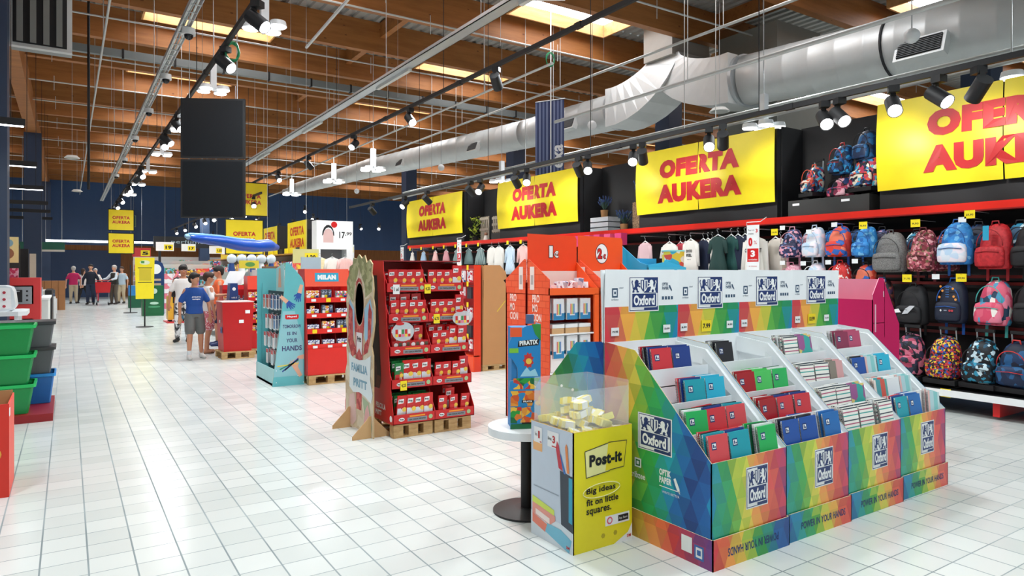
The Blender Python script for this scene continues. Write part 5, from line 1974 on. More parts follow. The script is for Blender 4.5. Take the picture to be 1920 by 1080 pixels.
def flat_hand(b, f, cx, cz, s, ang, skin, glove, c):
    ca, sa = math.cos(ang), math.sin(ang)
    T = lambda P: [(cx + s * (x * ca - y * sa), cz + s * (x * sa + y * ca)) for x, y in P]
    b.poly(f, T([(-.022, -.16), (.022, -.16), (.028, -.03), (-.028, -.03)]), c, skin)
    b.poly(f, T([(-.03, -.04), (.03, -.04), (.036, .03), (-.034, .03)]), c + .0005, glove)
    for k, (x, l, a2) in enumerate(((-.028, .045, .25), (-.010, .058, .08), (.010, .056, -.08), (.028, .044, -.25))):
        dx, dy = -math.sin(a2), math.cos(a2)
        b.poly(f, T([(x - .008, .02), (x + .008, .02), (x + .007 + dx * l, .02 + dy * l), (x + dx * (l + .006), .02 + dy * (l + .006)), (x - .007 + dx * l, .02 + dy * l)]), c + .001, glove)
    b.poly(f, T([(.028, -.03), (.06, .0), (.066, .02), (.054, .022), (.03, .0)]), c + .001, glove)


b = MB()
flat_hand(b, f, .33, 1.14, .95, PI - .25, SKIN_, BGL, .0015)
flat_hand(b, f, .215, 1.04, .95, -2.3, SKIN_, BGL, .0015)
b.poly(f, [(.395, .33), (.395, .39), (.32, .37), (.30, .33)], .002, SKIN_)
flat_hand(b, f, .28, .25, 1.0, .5, SKIN_, SKIN_, .002)
for k, (m_, dz) in enumerate(((mat('e8d048', .5), .02), (mat('2a8c6c', .5), -.02), (mat('2a4c9c', .5), -.05), (BLACK, -.035))):
    b.poly(f, [(.06 + .03 * k, .24 + dz), (.065 + .03 * k, .225 + dz), (.33, .29 - dz), (.325, .30 - dz)], .0032, m_)
for a, z in ((.05, .2), (.05, .05), (.32, .12), (.39, .03)):
    b.disc(f, a, z, .006, .003, WHITE, 8)
b.build('printed_hands', fp)
b = MB()
fl = leftf(0, .95)
b.slab(leftf(.02, .96), [(0, 0), (.95, 0), (.95, .22), (0, .22)], -.008, 0, TEALL)
b.box(.02, .90, 0, .345, .91, 1.5, TEAL)
b.box(.16, .02, .0, .17, .90, 1.2, mat('284a50', .6))
b.box(.02, .02, 0, .345, .90, .03, TEAL)
b.box(.08, .86, .0, .16, .87, 1.3, TEAL)
b.build('flank_panel', t)
b = MB()
b.slab(leftf(.15, .40), [(0, 1.2), (.38, 1.2), (.38, 1.56), (0, 1.50)], -.006, 0, TEALL)
b.poly(leftf(.149, .40), [(.1, 1.25), (.26, 1.25), (.22, 1.5), (.14, 1.5)], .001, SKIN_)
b.build('top_box', t)
hooks = []
PKM = [mat('2c7cb8', .3), mat('e8e0e0', .3), mat('e06a3c', .3), mat('c0dce4', .3)]
for i, (yy, z, m_) in enumerate(((.12, .96, 0), (.30, .96, 0), (.50, .96, 2), (.70, .96, 2), (.16, .70, 0), (.36, .70, 1), (.58, .70, 1), (.20, .46, 1), (.44, .46, 3), (.66, .46, 1), (.28, .24, 3), (.54, .24, 1))):
    for j in range(3):
        o = thing('hanging_pack', 'blister pack hanging on the aisle side of the teal stand, %s row' % ('top' if z > .9 else ('second' if z > .6 else ('third' if z > .4 else 'lowest'))), 'blister pack', (2.155 + .135 - j * .035, 8.80 + yy, z), 0, 'blister packs, row at %d cm, teal stand' % int(z * 100))
        fr_ = leftf(0, .05)
        q = MB().slab(fr_, [(0, 0), (.10, 0), (.10, .19), (0, .19)], -.006, 0, mat('e8eef0', .35))
        q.rect(fr_, .01, .02, .09, .13, .001, PKM[m_]).rect(fr_, 0, .14, .10, .19, .001, REDC if m_ != 0 else mat('1c4c80', .4))
        q.build('card', o)
        if j == 0:
            MB().cyl((.0, 0, .2), (.14, 0, .2), .003, METAL, n=5).build('hook', o)

# ------------------------------------------------------------------ plain red block and red stands further along the aisle
pallet(2.13, 12.0, .52, .6, 'wooden pallet under the plain red block')
t = thing('red_cube_stand', 'plain red cardboard block with white stickers on a pallet, seen from its back', 'display stand', (2.14, 12.02, .12))
RB = mat('c0161a', .4)
b = MB()
b.add([(0, 0, .82), (.5, 0, .82), (.5, .55, .82), (0, .55, .82), (.03, .03, 0), (.47, .03, 0), (.47, .52, 0), (.03, .52, 0)], [(0, 1, 2, 3), (4, 5, 1, 0), (5, 6, 2, 1), (6, 7, 3, 2), (7, 4, 0, 3), (7, 6, 5, 4)], RB)
b.box(-.005, -.005, .82, .505, .555, .835, mat('d8b8b4', .5))
b.build('carton', t)
for a, z in ((.40, .66), (.30, .50)):
    tagcard(t, front(0, 0), a, z, .075, .055, WHITE, .003)
tagcard(t, leftf(0, 0), -.2, .5, .07, .05, WHITE, .003)
tagcard(t, leftf(.005, 0), -.10, .36, .12, .10, mat('1c50a0', .4), .003, 'BIC')
pallet(2.68, 12.45, .62, .5, 'pallet below the red stand with a slanted roof', h=.1)
bin_display('roofed_red_stand', 'red stand with a slanted roof header and bright stationery', 2.67, 12.5, .62, 1.28, .45, 2, 4, dict(m=mat('e8442c', .38)), [[MX, WR], [OW, BW], [WR, MX], [BW, BK2]], hm=mat('cc1e1e', .38), header_h=.24, lower=.26, base_z=.1, items_label='roofed red stand')
t = thing('navy_totem', 'dark blue tapered totem with white lettering between the red stands', 'display stand', (2.33, 12.72, 0))
f = front(0, 0)
b = MB().slab(f, [(0, 0), (.26, 0), (.19, 1.25), (.07, 1.25)], -.25, 0, mat('143c78', .4))
b.text(f, 'vuelta al', .13, 1.0, .035, .001, WHITE, w=.09, align='C').text(f, 'cole', .13, .93, .035, .001, WHITE, w=.08, align='C').disc(f, .13, 1.15, .03, .001, WHITE, 12)
b.build('totem_panel', t)
bin_display('red_pen_stand', 'red stand with slanted pen trays nearest the children', 2.42, 13.42, .5, 1.2, .45, 2, 3, dict(m=mat('c8141c', .4)), [[MX, OW], [WR, MX], [BK2, BW]], hm=mat('b8141a', .4), header_h=.08, lower=.3, base_z=0, items_label='pen stand by the children')

# ------------------------------------------------------------------ orange 1 euro / 2 euro stands
def orange_stand(x, y, w, back, label, hdr, hdrw):
    t = thing('orange_stand', label, 'display stand', (x, y, 0), PI if back else 0, 'orange stands')
    d = .36
    f2 = Fr((.006, 0, 0), (0, 1, 0), (0, 0, 1))
    BRK = orange_brick()
    b = MB()
    prof = [(0, 0), (d, 0), (d, 1.57), (d - .03, 1.575), (.0, 1.38)]
    if not back:
        fl = leftf(0, 0)
        b.slab(fl, [(-y_, z) for y_, z in reversed(prof)], -.006, 0, BRK, ORD_, ORC)
    else:
        fr2 = Fr((w, 0, 0), (0, 1, 0), (0, 0, 1))
        b.slab(fr2, prof, -.006, 0, BRK, ORD_, ORC)
    sp = b.build('side_panel', t)
    b = MB()
    fr3 = leftf(0, 0) if not back else Fr((w, 0, 0), (0, 1, 0), (0, 0, 1))
    a0 = -.19 if not back else .19
    for s_, z in (('PRO', 1.16), ('MO', 1.07), ('CION', .98)):
        tw = {'PRO': .115, 'MO': .085, 'CION': .145}[s_]
        b.text(fr3, s_, (-.27 if not back else .08), z, .075, .0015, mat('fbe8dc', .5), w=tw, bold=.03)
    a1 = -.31 if not back else .24
    b.rect(fr3, a1, 1.28, a1 + .07, 1.50, .0015, mat('f0e4dc', .5)).rect(fr3, a1 + .015, 1.33, a1 + .055, 1.42, .002, mat('b8b0ac', .5))
    b.build('side_print', sp)
    b = MB()
    b.box(w - .006 if not back else 0, .0, 0, w if not back else .006, d, 1.3, ORC)
    b.box(0, d - .008, 0, w, d, 1.35, REDD)
    b.box(0, 0, 1.24, w, .012, 1.30, ORANGE2).box(0, 0, 1.235, w, d, 1.24, ORANGE2)
    b.box(w - .06, 0, 0, w, .02, 1.24, ORANGE2).box(0, .0, 0, w, .02, .25, ORANGE2)
    for z in (.25, .50, .86):
        b.box(.006, .01, z, w - .006, d, z + .012, PAPER)
    b.build('shelving', t)
    if not back:
        f = front(0, d - .01)
        b = MB().slab(f, [(0, 1.45), (hdrw, 1.45), (hdrw, 1.78), (hdrw - .02, 1.81), (.0, 1.82)], -.006, 0, hdr['m'])
        b.box(0, d - .02, 1.3, w, d - .015, 1.46, mat('e8d8d0', .6))
        h = b.build('header_board', t)
        q = MB()
        cx = hdrw * .52
        if hdr['t'] == '2€':
            q.disc(f, cx, 1.64, .085, .001, BLACK, 28, ry=.105).disc(f, cx, 1.64, .078, .0015, WHITE, 28, ry=.098)
            q.text(f, '2', cx - .028, 1.64, .115, .002, BLACK, w=.07, bold=.09, align='C').text(f, '2', cx - .028, 1.64, .105, .003, RED, w=.058, bold=.05, align='C')
            q.text(f, '€', cx + .035, 1.61, .055, .002, BLACK, w=.045, bold=.09, align='C').text(f, '€', cx + .035, 1.61, .048, .003, RED, w=.036, bold=.05, align='C')
        else:
            q.text(f, '1', cx - .035, 1.65, .125, .002, BLACK, w=.055, bold=.09, align='C').text(f, '1', cx - .035, 1.65, .112, .003, WHITE, w=.042, bold=.05, align='C')
            q.text(f, '€', cx + .03, 1.625, .075, .002, BLACK, w=.065, bold=.09, align='C').text(f, '€', cx + .03, 1.625, .066, .003, WHITE, w=.053, bold=.05, align='C')
        q.build('lettering', h)
        f4 = Fr((w, 0, 0), (0, 1, 0), (0, 0, 1))
        MB().slab(f4, [(0, 1.28), (d, 1.28), (d, 1.56)], -.006, 0, mat('f05a24', .4)).build('tray_cheek', t)
    return t


def orange_brick():
    if 'orange_brick' in _M:
        return _M['orange_brick']
    t = NT('orange_brick')
    bt = t.n('ShaderNodeTexBrick')
    t.link(t.coord('UV'), bt.inputs['Vector'])
    bt.inputs['Scale'].default_value = 1
    bt.inputs['Color1'].default_value = lin('ec5a34')
    bt.inputs['Color2'].default_value = lin('ee6840')
    bt.inputs['Mortar'].default_value = lin('d84a28')
    bt.inputs['Mortar Size'].default_value = .0035
    bt.inputs['Brick Width'].default_value = .11
    bt.inputs['Row Height'].default_value = .062
    t.link(bt.outputs[0], t.bsdf.inputs['Base Color'])
    t.bsdf.inputs['Roughness'].default_value = .5
    _M['orange_brick'] = t.mat
    return t.mat


orange_stand(3.70, 5.02, .60, False, 'orange stand with a 1 euro header and PROMOCION flank', dict(m=mat('f04410', .4), t='1€'), .60)
orange_stand(4.32, 5.02, .58, False, 'orange stand with a 2 euro header in a white oval', dict(m=mat('f4541a', .4), t='2€'), .60)
orange_stand(4.30, 5.76, .60, True, 'rear orange stand whose PROMOCION flank faces the aisle beside the 1 euro stand', None, 0)
# goods: hanging packs, boxes
def small(name, label, cat, loc, size, m, group, rz=0., tilt=0., extra=None):
    o = MB().box(-size[0] / 2, -size[1] / 2, 0, size[0] / 2, size[1] / 2, size[2], m)
    if extra:
        extra(o, size)
    o = o.build(name, None, label, cat, group, loc=loc)
    o.rotation_euler = (tilt, 0, rz)
    return o


def markers(b, s):
    f = front(0, -s[1] / 2)
    b.rect(f, -s[0] / 2, .0, s[0] / 2, s[2] * .32, .001, mat('2c86b8', .4))
    b.rect(f, -.03, s[2] * .2, .03, s[2] * .85, .0015, mat('dfe6ea', .4))
    for k, c in enumerate(('d83c3c', 'e8c83c', '3c9c5c', '3c6cc0')):
        b.rect(f, -.024 + .013 * k, s[2] * .25, -.014 + .013 * k, s[2] * .75, .002, mat(c, .4))


PW = mat('e4e8ea', .35)
for uo, nm in ((0, 'one-euro'), (.62, 'two-euro')):
    for r_, (z, hh) in enumerate(((1.00, .20), (.64, .21))):
        for c in range(3):
            if uo and c == 2:
                continue
            for j in range(3):
                small('hanging_pack', 'white and blue stationery pack hanging in the %s row of the %s stand' % (('upper', 'lower')[r_], nm), 'blister pack', (3.84 + uo + .16 * c, 5.07 + j * .05, z), (.125, .018, hh), PW, 'packs hanging in the %s row, %s stand' % (('upper', 'lower')[r_], nm), extra=markers)
    for c in range(3):
        small('flat_box', 'tan and white flat carton stacked on a shelf of the %s stand' % nm, 'box', (3.83 + uo + .16 * c, 5.16, .872), (.14, .2, .05), mat('d0a878', .6), 'cartons on the shelf of the %s stand' % nm)
        small('paper_pack', 'white paper pack lying on the cartons of the %s stand' % nm, 'pack', (3.83 + uo + .16 * c, 5.16, .924), (.145, .2, .035), PAPER, 'paper packs in the %s stand' % nm, rz=.05)
        small('stationery_box', 'white and red stationery box low in the %s stand' % nm, 'box', (3.83 + uo + .16 * c, 5.14, .514), (.14, .12, .16), blotch('box_white_red', ['f0ecea', 'f0ecea', 'd84038'], 14), 'stationery boxes low in the %s stand' % nm)
    for c in range(7):
        small('loose_pack', 'crumpled clear stationery bag heaped in the top tray of the %s stand' % nm, 'bag', (3.77 + uo + .075 * c, 5.16 + random.uniform(-.05, .08), 1.245), (.09, .05, random.uniform(.08, .16)), (blotch('bag_mixed', ['e8ecf0', 'd8dce4', '9c4c58', 'e8e0e4'], 30), blotch('bag_mixed2', ['f0f0f2', 'c8ccd8', 'e8dcd8', '7c8cb0'], 26))[c % 2], 'bags in the top tray, %s stand' % nm, rz=random.uniform(-.6, .6), tilt=random.uniform(-.3, .3))
# blue tray display peeping behind
t = thing('blue_tray_display', 'bright blue cardboard display with a slanting cheek behind the first rainbow headers', 'display stand', (4.98, 5.05, 0))
CY = mat('1fa0cc', .4)
b = MB()
b.slab(leftf(0, 0), [(-.5, 0), (0, 0), (0, 1.52), (-.12, 1.55), (-.5, 1.80)], -.006, 0, CY)
b.build('cheek', t)
b = MB()
b.box(0, 0, 0, .56, .006, 1.50, mat('48b8dc', .4)).box(0, .44, 0, .56, .446, 1.6, mat('2494c4', .4)).box(0, 0, 1.4, .56, .44, 1.406, mat('48b8dc', .4))
b.slab(front(0, .01), [(0, 1.46), (.56, 1.46), (.56, 1.50), (.30, 1.56), (0, 1.52)], -.006, 0, mat('3cb4dc', .4))
b.build('tray', t)
t = thing('toy_bucket', 'clear bucket of colourful toys with a yellow label', 'toy box', (5.5, 5.2, 1.5))
MB().cyl((0, 0, 0), (0, 0, .17), .11, blotch('toy_label', ['f0c83c', 'e8503c', '3cb0c8', 'f0e4d0', 'f0c83c'], 16), r1=.12, n=24).build('bucket', t)
MB().cyl((0, 0, .17), (0, 0, .185), .125, mat('9ce0dc', .3), n=24).build('lid', t)

# ------------------------------------------------------------------ orange hook rack and the brown stepped carton display beyond the glue stand
t = thing('orange_hook_rack', 'orange-red rack of hanging packs with yellow price labels beyond the glue display', 'display rack', (4.92, 8.5, 0))
b = MB()
b.box(0, 0, 0, .11, .02, 1.55, mat('e03818', .4)).box(0, .68, 0, .11, .70, 1.55, mat('e03818', .4))
b.box(.09, .02, 0, .11, .68, 1.55, REDD).box(-.02, 0, 0, .0, .70, .22, ORC).box(0, 0, .22, .09, .70, .235, ORC)

b.build('frame', t)
HPM = [blotch('pack_hang_a', ['f0f0f0', 'c83040', 'f4f4f4', 'b8c8d8'], 30), blotch('pack_hang_b', ['e8ecf0', '3c6c9c', 'f4f0ec'], 30), mat('34383f', .4), blotch('pack_hang_c', ['f0d8dc', 'c84050', 'fafafa'], 25)]
for r_, z in enumerate((1.30, 1.06, .76, .50, .30)):
    for c in range(3):
        k = (r_ * 2 + c) % 4
        o = thing('hanging_pack', 'stationery pack on a hook of the orange rack, %s row' % ('top', 'second', 'third', 'fourth', 'lowest')[r_], 'blister pack', (4.90, 8.62 + c * .21, z), 0, 'packs on the orange rack, %s row' % ORD[r_])
        f = leftf(0, .06)
        MB().slab(f, [(0, 0), (.12, 0), (.12, .17), (0, .17)], -.03, 0, HPM[k]).build('card', o)
        MB().cyl((-.02, 0, .19), (.11, 0, .19), .003, METAL, n=5).build('hook', o)
        l = MB().slab(leftf(-.025, .03), [(0, .18), (.055, .18), (.055, .25), (0, .25)], -.002, 0, YEL).build('price_label', o)
t = thing('brown_carton_stand', 'plain brown cardboard display with stepped side wings on a pallet', 'display stand', (5.06, 8.5, .09))
BR = mat('c08a58', .75, name='kraft_card')
f = front(0, 0)
prof = [(0, 0), (.46, 0), (.46, .62), (.40, .66), (.475, .74), (.44, .86), (.40, .95), (.46, .98), (.44, 1.12), (.36, 1.24), (.42, 1.26), (.40, 1.36), (.30, 1.46), (.02, 1.46)]
MB().slab(f, prof, -.008, 0, BR, mat('a0703f', .8)).build('side_panel', t)
MB().slab(Fr((.46, .5, 0), (-1, 0, 0), (0, 0, 1)), [(.46 - a, z) for a, z in reversed(prof)], -.008, 0, BR).build('side_panel', t)
b = MB()
b.box(0, .01, 0, .01, .49, 1.46, mat('a8784a', .8))
for z in (.3, .62, .95, 1.24):
    b.box(.01, .01, z, .38, .49, z + .01, BR)
b.build('tray', t)
MB().poly(f, [(.24, .78), (.252, .77), (.40, .93), (.392, .94)], .002, mat('e0c040', .5)).build('yellow_mark', t)
pallet(5.06, 8.5, .48, .5, 'pallet under the brown carton display', h=.088)
# ------------------------------------------------------------------ garments on the long wall display
def soft(b_, name, parent, voxel=.018, it=4):
    o = b_.build(name, parent)
    m = o.modifiers.new('soft', 'REMESH')
    m.mode = 'VOXEL'
    m.voxel_size = voxel
    m.use_smooth_shade = True
    s2 = o.modifiers.new('relax', 'SMOOTH')
    s2.iterations = it
    return o


def garment(label, m, kind='shirt', w=.36, h=.5, sleeve=.3, print_=None, pc=DKGREY, group='hanging clothes on the wall display', pm=None):
    t = thing('hanging_garment', label, 'clothing', group=group)
    b = MB()
    # broad side faces -X; top of shoulders at z = 0, hanging down
    d = .035
    if kind == 'dress':
        secs = [(0, w * .20, d * .6), (-.03, w * .36, d * .8), (-h * .25, w * .33, d), (-h * .4, w * .30, d), (-h * .7, w * .44, d * 1.5), (-h, w * .55, d * 1.8)]
    elif kind == 'skirt':
        secs = [(0, w * .26, d), (-.05, w * .28, d), (-h * .6, w * .45, d * 1.7), (-h, w * .52, d * 2)]
    else:
        secs = [(0, w * .22, d * .6), (-.03, w * .40, d * .8), (-.12, w * .44, d), (-h * .6, w * .43, d), (-h, w * .45, d)]
    b.loft([[Vector((rx * math.cos(a) * (1 + (.25 * math.sin(5 * a) if kind in ('dress', 'skirt') and i > 2 else 0)), ry * math.sin(a), z)) for a in [2 * PI * q / 28 for q in range(28)]] for i, (z, ry, rx) in enumerate(secs)], m)
    body = b.build('garment_body', t)
    if sleeve:
        for s_ in (-1, 1):
            b = MB()
            p0, p1 = Vector((0, s_ * w * .34, -.05)), Vector((-.01, s_ * (w * .48), -.05 - sleeve))
            b.loft([[p0.lerp(p1, f) + Vector((rr_ * .5 * math.cos(a), rr_ * math.sin(a), 0)) for a in [2 * PI * q / 14 for q in range(14)]] for f, rr_ in ((0, w * .13), (.3, w * .12), (1, w * .085))], m)
            b.build('sleeve', t)
    if print_:
        f = leftf(-d * 1.12, 0)
        b = MB()
        for s_, z, hh, ww in print_:
            b.text(f, s_, 0, z, hh, 0, pc, w=ww, bold=.04, align='C')
        b.build('lettering', t)
    b = MB()
    HG = WHITE
    b.tube([(0, -w * .36, -.035), (0, 0, .03), (0, w * .36, -.035)], .009, HG, 6)
    b.tube([(0, 0, .03), (0, 0, .07), (0, .018, .085), (0, .022, .105), (0, 0, .118), (0, -.015, .105)], .004, METAL, 6)
    b.build('hanger', t)
    return proto(t)


WT = mat('e6e2da', .8)
GRN = mat('1c3c38', .8)
NVC = mat('16203a', .85)
STP = stripes('cloth_pink_stripe', ['e8a8a4', 'f2cfc8'], .022, 0)
STB = stripes('cloth_blue_stripe', ['a8c4dc', 'dce8f0'], .02, 0)
STG = stripes('cloth_grey_green', ['6c8484', 'a4b4b0', '5c7474'], .05, 0)
DEN = mat('9cb4cc', .85)
PNK = mat('dc9ca4', .8)
LPK = mat('d8b4b8', .8)
RCL = mat('b83a48', .8)
STW = stripes('cloth_white_stripe', ['ece8e0', 'ece8e0', 'c8303c'], .03, 0)
XG = 7.98
G = [
    (garment('dusky pink sweatshirt on a hanger beside the toy bucket', LPK, w=.36, h=.42, sleeve=.28), 8.16, 1.93),
    (garment('white T-shirt with a faint blue print on a grey hanger', WT, w=.38, h=.5, sleeve=.18), 7.62, 1.90),
    (garment('cream sweatshirt printed GOOD FEEL on a white hanger', WT, w=.36, h=.52, sleeve=.34, print_=[('GOOD', -.16, .045, .13), ('FEEL', -.225, .045, .12), ('every day', -.29, .014, .08)]), 7.18, 1.93),
    (garment('dark green pleated dress on a white hanger', GRN, 'dress', .34, .56, .20), 6.66, 1.97),
    (garment('white long-sleeved top printed COOL PLANET beside the red price board', WT, w=.46, h=.62, sleeve=.48, print_=[('COOL PLANET', -.17, .055, .30), ('CREW', -.25, .035, .11), ('since school days', -.31, .016, .16)]), 6.02, 1.92),
]
for o, y, z in G:
    o.location = (XG, y, z)
    o.rotation_euler = (0, 0, random.uniform(-.12, .12))
# garments hung behind on the same arms
for k, (m_, kd, y, z, lb, w_) in enumerate((
        (RCL, 'shirt', 7.50, 1.9, 'dark red T-shirt just behind the white one', .34), (STW, 'shirt', 7.40, 1.9, 'white and red striped top behind the red T-shirt', .34),
        (NVC, 'shirt', 7.04, 1.93, 'navy top behind the GOOD FEEL sweatshirt', .34), (WT, 'shirt', 6.95, 1.93, 'cream top with dark edge behind the navy one', .34), (mat('8c7c60', .8), 'shirt', 6.87, 1.93, 'khaki top at the back of the sweatshirt arm', .32),
        (mat('20504c', .8), 'dress', 6.52, 1.97, 'teal dress directly behind the dark green dress', .32), (NVC, 'dress', 6.40, 1.97, 'navy dress at the back of the green dress arm', .34), (NVC, 'dress', 6.28, 1.97, 'second navy dress, nearer the COOL PLANET top', .34),
        (mat('d8d0c4', .8), 'shirt', 5.78, 1.9, 'pale beige cardigan between the red price board and the flowered backpack', .34), (mat('c8bca8', .8), 'shirt', 5.70, 1.88, 'sand-coloured cardigan at the end of the clothes', .3))):
    o = garment(lb, m_, kd, w_, .5, .3 if kd == 'shirt' else .15)
    o.location = (XG + .12, y, z)
    o.rotation_euler = (0, 0, -.25)
far = [
    (17.2, WT, 'skirt', 'white and blue child skirt at the far end', .34, .30), (16.5, DEN, 'skirt', 'pale denim skirt with ruffles', .36, .30), (15.8, STP, 'skirt', 'small pink striped skirt', .32, .28), (15.2, PNK, 'skirt', 'plain pink skirt beside the striped one', .30, .28),
    (14.6, STG, 'skirt', 'grey-green pleated skirt left of the price board', .46, .36), (13.5, STG, 'skirt', 'grey-green pleated skirt right of the price board', .42, .36), (14.05, mat('6c8484', .8), 'skirt', 'plain grey-green skirt behind the price board', .36, .34),
    (13.0, WT, 'shirt', 'white blouse folded on its hanger', .34, .5), (12.7, WT, 'shirt', 'white shirt beside the blue striped smock', .36, .5), (12.25, STB, 'dress', 'pale blue striped school smock', .40, .60),
    (11.75, STP, 'dress', 'pink striped school smock, the nearer of two', .46, .72), (11.35, STP, 'dress', 'pink striped school smock half behind the orange stand', .46, .72), (10.9, STP, 'dress', 'pink striped smock hidden behind the 1 euro header', .44, .7),
]
for y, m_, kd, lb, w_, h_ in far:
    o = garment(lb, m_, kd, w_, h_, .3 if kd != 'skirt' else 0)
    o.location = (XG, y, 1.98 if kd == 'skirt' else 2.0)
    o.rotation_euler = (0, 0, random.uniform(-.2, .2))
    c = thing('price_card', 'yellow price card above the ' + lb, 'price card', (XG - .1, y - .05, 2.08), 0, 'small yellow cards above the clothes') if kd != 'shirt' else None
    if c:
        MB().slab(leftf(0, 0), [(-.04, -.04), (.04, -.04), (.04, .04), (-.04, .04)], -.003, 0, YEL).build('card', c)
        MB().cyl((0, 0, .03), (.5, 0, .03), .004, METAL, n=5).build('hook', c)
# second, lower row of garments far down
for i, (y, m_) in enumerate(((12.3, STB), (11.6, STB), (9.3, PNK), (8.9, LPK), (6.6, NVC), (7.3, WT), (14.5, WT), (15.6, DEN))):
    o = garment('%s garment in the lower row of the wall display' % ('blue striped', 'second blue striped', 'pink', 'dusky pink', 'navy', 'white', 'far white', 'far denim')[i], m_, 'shirt', .38, .5, .3)
    o.location = (XG, y, 1.22)
# hooks
b = MB()
hk = thing('garment_rail', 'metal arms holding the clothes out from the wall display', 'rail', (XG - .1, 0, 2.04))
for y in (8.16, 7.55, 7.1, 6.5, 5.95, 12.3, 11.6, 13.0, 14.3, 15.5, 16.5, 17.2):
    MB().cyl((0, y, 0), (.6, y, 0), .008, METAL, n=6).build('arm', hk)
# pink tins / towel rolls on the arm row under the shelf (seen between orange header and blue display)
for i in range(7):
    small('pink_pouch', 'rolled pink pouch in the row under the red shelf above the blue display', 'pouch', (7.98, 8.75 + i * .28, 1.92), (.14, .16, .20), (mat('d83c78', .6), mat('e05080', .6))[i % 2], 'pink pouches under the red shelf')
# red and white price boards
for x, y, z, lb in ((7.80, 5.92, 1.75, 'tall red and white price board hanging before the COOL PLANET top'), (7.80, 14.2, 1.88, 'red and white price board hanging among the grey-green skirts'), (7.80, 17.5, 1.80, 'red and white price board at the far end of the wall display')):
    o = thing('price_board', lb, 'sign', (x, y, z - .28), 0, None)
    f = leftf(0, .10)
    MB().slab(f, [(0, 0), (.20, 0), (.20, .62), (0, .62)], -.006, 0, PAPER).build('board', o)
    b = MB()
    b.rect(f, .01, .12, .19, .30, .001, RED).text(f, '3', .10, .23, .09, .002, WHITE, w=.07, bold=.05, align='C').text(f, 'unidades', .10, .15, .025, .002, WHITE, w=.14, align='C')
    b.text(f, '0', .06, .39, .12, .001, RED, w=.065, bold=.06, align='C').text(f, '%', .14, .38, .05, .001, RED, w=.05, align='C')
    b.text(f, 'Pago en', .07, .55, .025, .001, BLACK, w=.10, align='C').text(f, '3', .16, .54, .05, .001, RED, w=.03, bold=.05, align='C').text(f, 'meses', .07, .50, .02, .001, BLACK, w=.08, align='C')
    b.text(f, 'sin intereses', .10, .06, .018, .001, RED, w=.13, align='C')
    b.build('lettering', o)
    MB().tube([(0, .1, .62), (0, .1, .66), (0, -.12, .66), (.1, -.14, .72)], .006, WHITE, 6).build('hanger', o)

# ------------------------------------------------------------------ niche decoration
NZ = 2.172
for i, (y, x, hgt) in enumerate(((9.72, 8.45, .302), (8.74, 8.42, .502), (9.10, 8.38, .003))):
    o = thing('potted_lavender', 'small basket pot of dark blue lavender ' + ('on the white slatted crate', 'on the wicker stool', 'low on the fascia shelf')[i], 'plant', (x, y, NZ + hgt), 0, 'potted lavenders')
    MB().cyl((0, 0, 0), (0, 0, .14), .06, mat('a87c50', .8), r1=.075, n=14).build('pot', o)
    b = MB()
    q = random.Random(i)
    for k in range(40):
        a, r_, h_ = q.uniform(0, 2 * PI), q.uniform(.02, .13), q.uniform(.1, .24)
        b.cyl((0, 0, .13), (r_ * math.cos(a), r_ * math.sin(a), .14 + h_), .003, mat('3c5a4c', .8), n=4, caps=False)
        b.cyl((r_ * math.cos(a), r_ * math.sin(a), .14 + h_ - .02), (r_ * 1.2 * math.cos(a), r_ * 1.2 * math.sin(a), .16 + h_), .010, mat('2c4270', .8), n=5)
    o2 = b.build('foliage', o)
o = thing('slatted_crate', 'white slatted wooden crate on the fascia shelf', 'crate', (8.30, 9.45, NZ))
for k in range(3):
    MB().box(0, 0, .02 + .1 * k, .3, .5, .10 + .1 * k, mat('c8d0d4', .6)).build('slat', o)
o = thing('wicker_stool', 'small brown wicker block under the lavender', 'stool', (8.32, 8.62, NZ))
MB().box(0, 0, 0, .2, .2, .5, blotch('wicker', ['7c6248', '9c8060', '5c4630'], 90)).build('wicker_body', o)
for i, (y, z, w_, h_) in enumerate(((13.9, .0, .42, .62), (13.3, .2, .45, .40))):
    o = thing('wooden_crate', ('taller' if i == 0 else 'smaller') + ' greyish wooden crate stood on end in the far niche', 'crate', (8.45, y, NZ + z), 0, 'wooden crates in the far niche')
    for k in range(5):
        a = k * w_ / 5
        MB().box(0, a, 0, .015, a + w_ / 5 - .025, h_, mat('9c9080', .7)).build('slat', o)
    for z2 in (.02, h_ / 2 - .03, h_ - .08):
        MB().box(-.014, 0, z2, 0, w_, z2 + .06, mat('a89c8c', .7)).build('batten', o)
    MB().box(.015, 0, 0, .2, w_, .015, mat('8c8070', .7)).build('crate_side', o)
MB().box(8.45, 13.25, NZ, 8.7, 13.8, NZ + .2, mat('3a3836', .6)).build('plinth_box', None, 'low dark box under the smaller wooden crate', 'plinth')
o = thing('leafy_plant', 'yellow-green trailing plant at the edge of the far niche', 'plant', (8.34, 14.36, NZ))
MB().cyl((0, 0, 0), (0, 0, .14), .07, BLACK, r1=.09, n=14).build('pot', o)
b = MB()
q = random.Random(9)
for k in range(170):
    a, r_, z = q.uniform(0, 2 * PI), q.uniform(0, .2), q.uniform(.05, .62)
    c = Vector((r_ * math.cos(a) * (1 - .4 * z), .8 * r_ * math.sin(a) + .12 * z - .25 * (z > .4) * q.random(), z))
    u = Vector((q.uniform(-1, 1), q.uniform(-1, 1), q.uniform(-1, 1))).normalized() * .035
    v = Vector((q.uniform(-1, 1), q.uniform(-1, 1), q.uniform(-1, 1))).normalized() * .02
    b.add([c - u, c + v, c + u, c - v], [(0, 1, 2, 3)], (mat('a8b42c', .6), mat('7c9428', .6))[k % 2])
b.build('foliage', o)
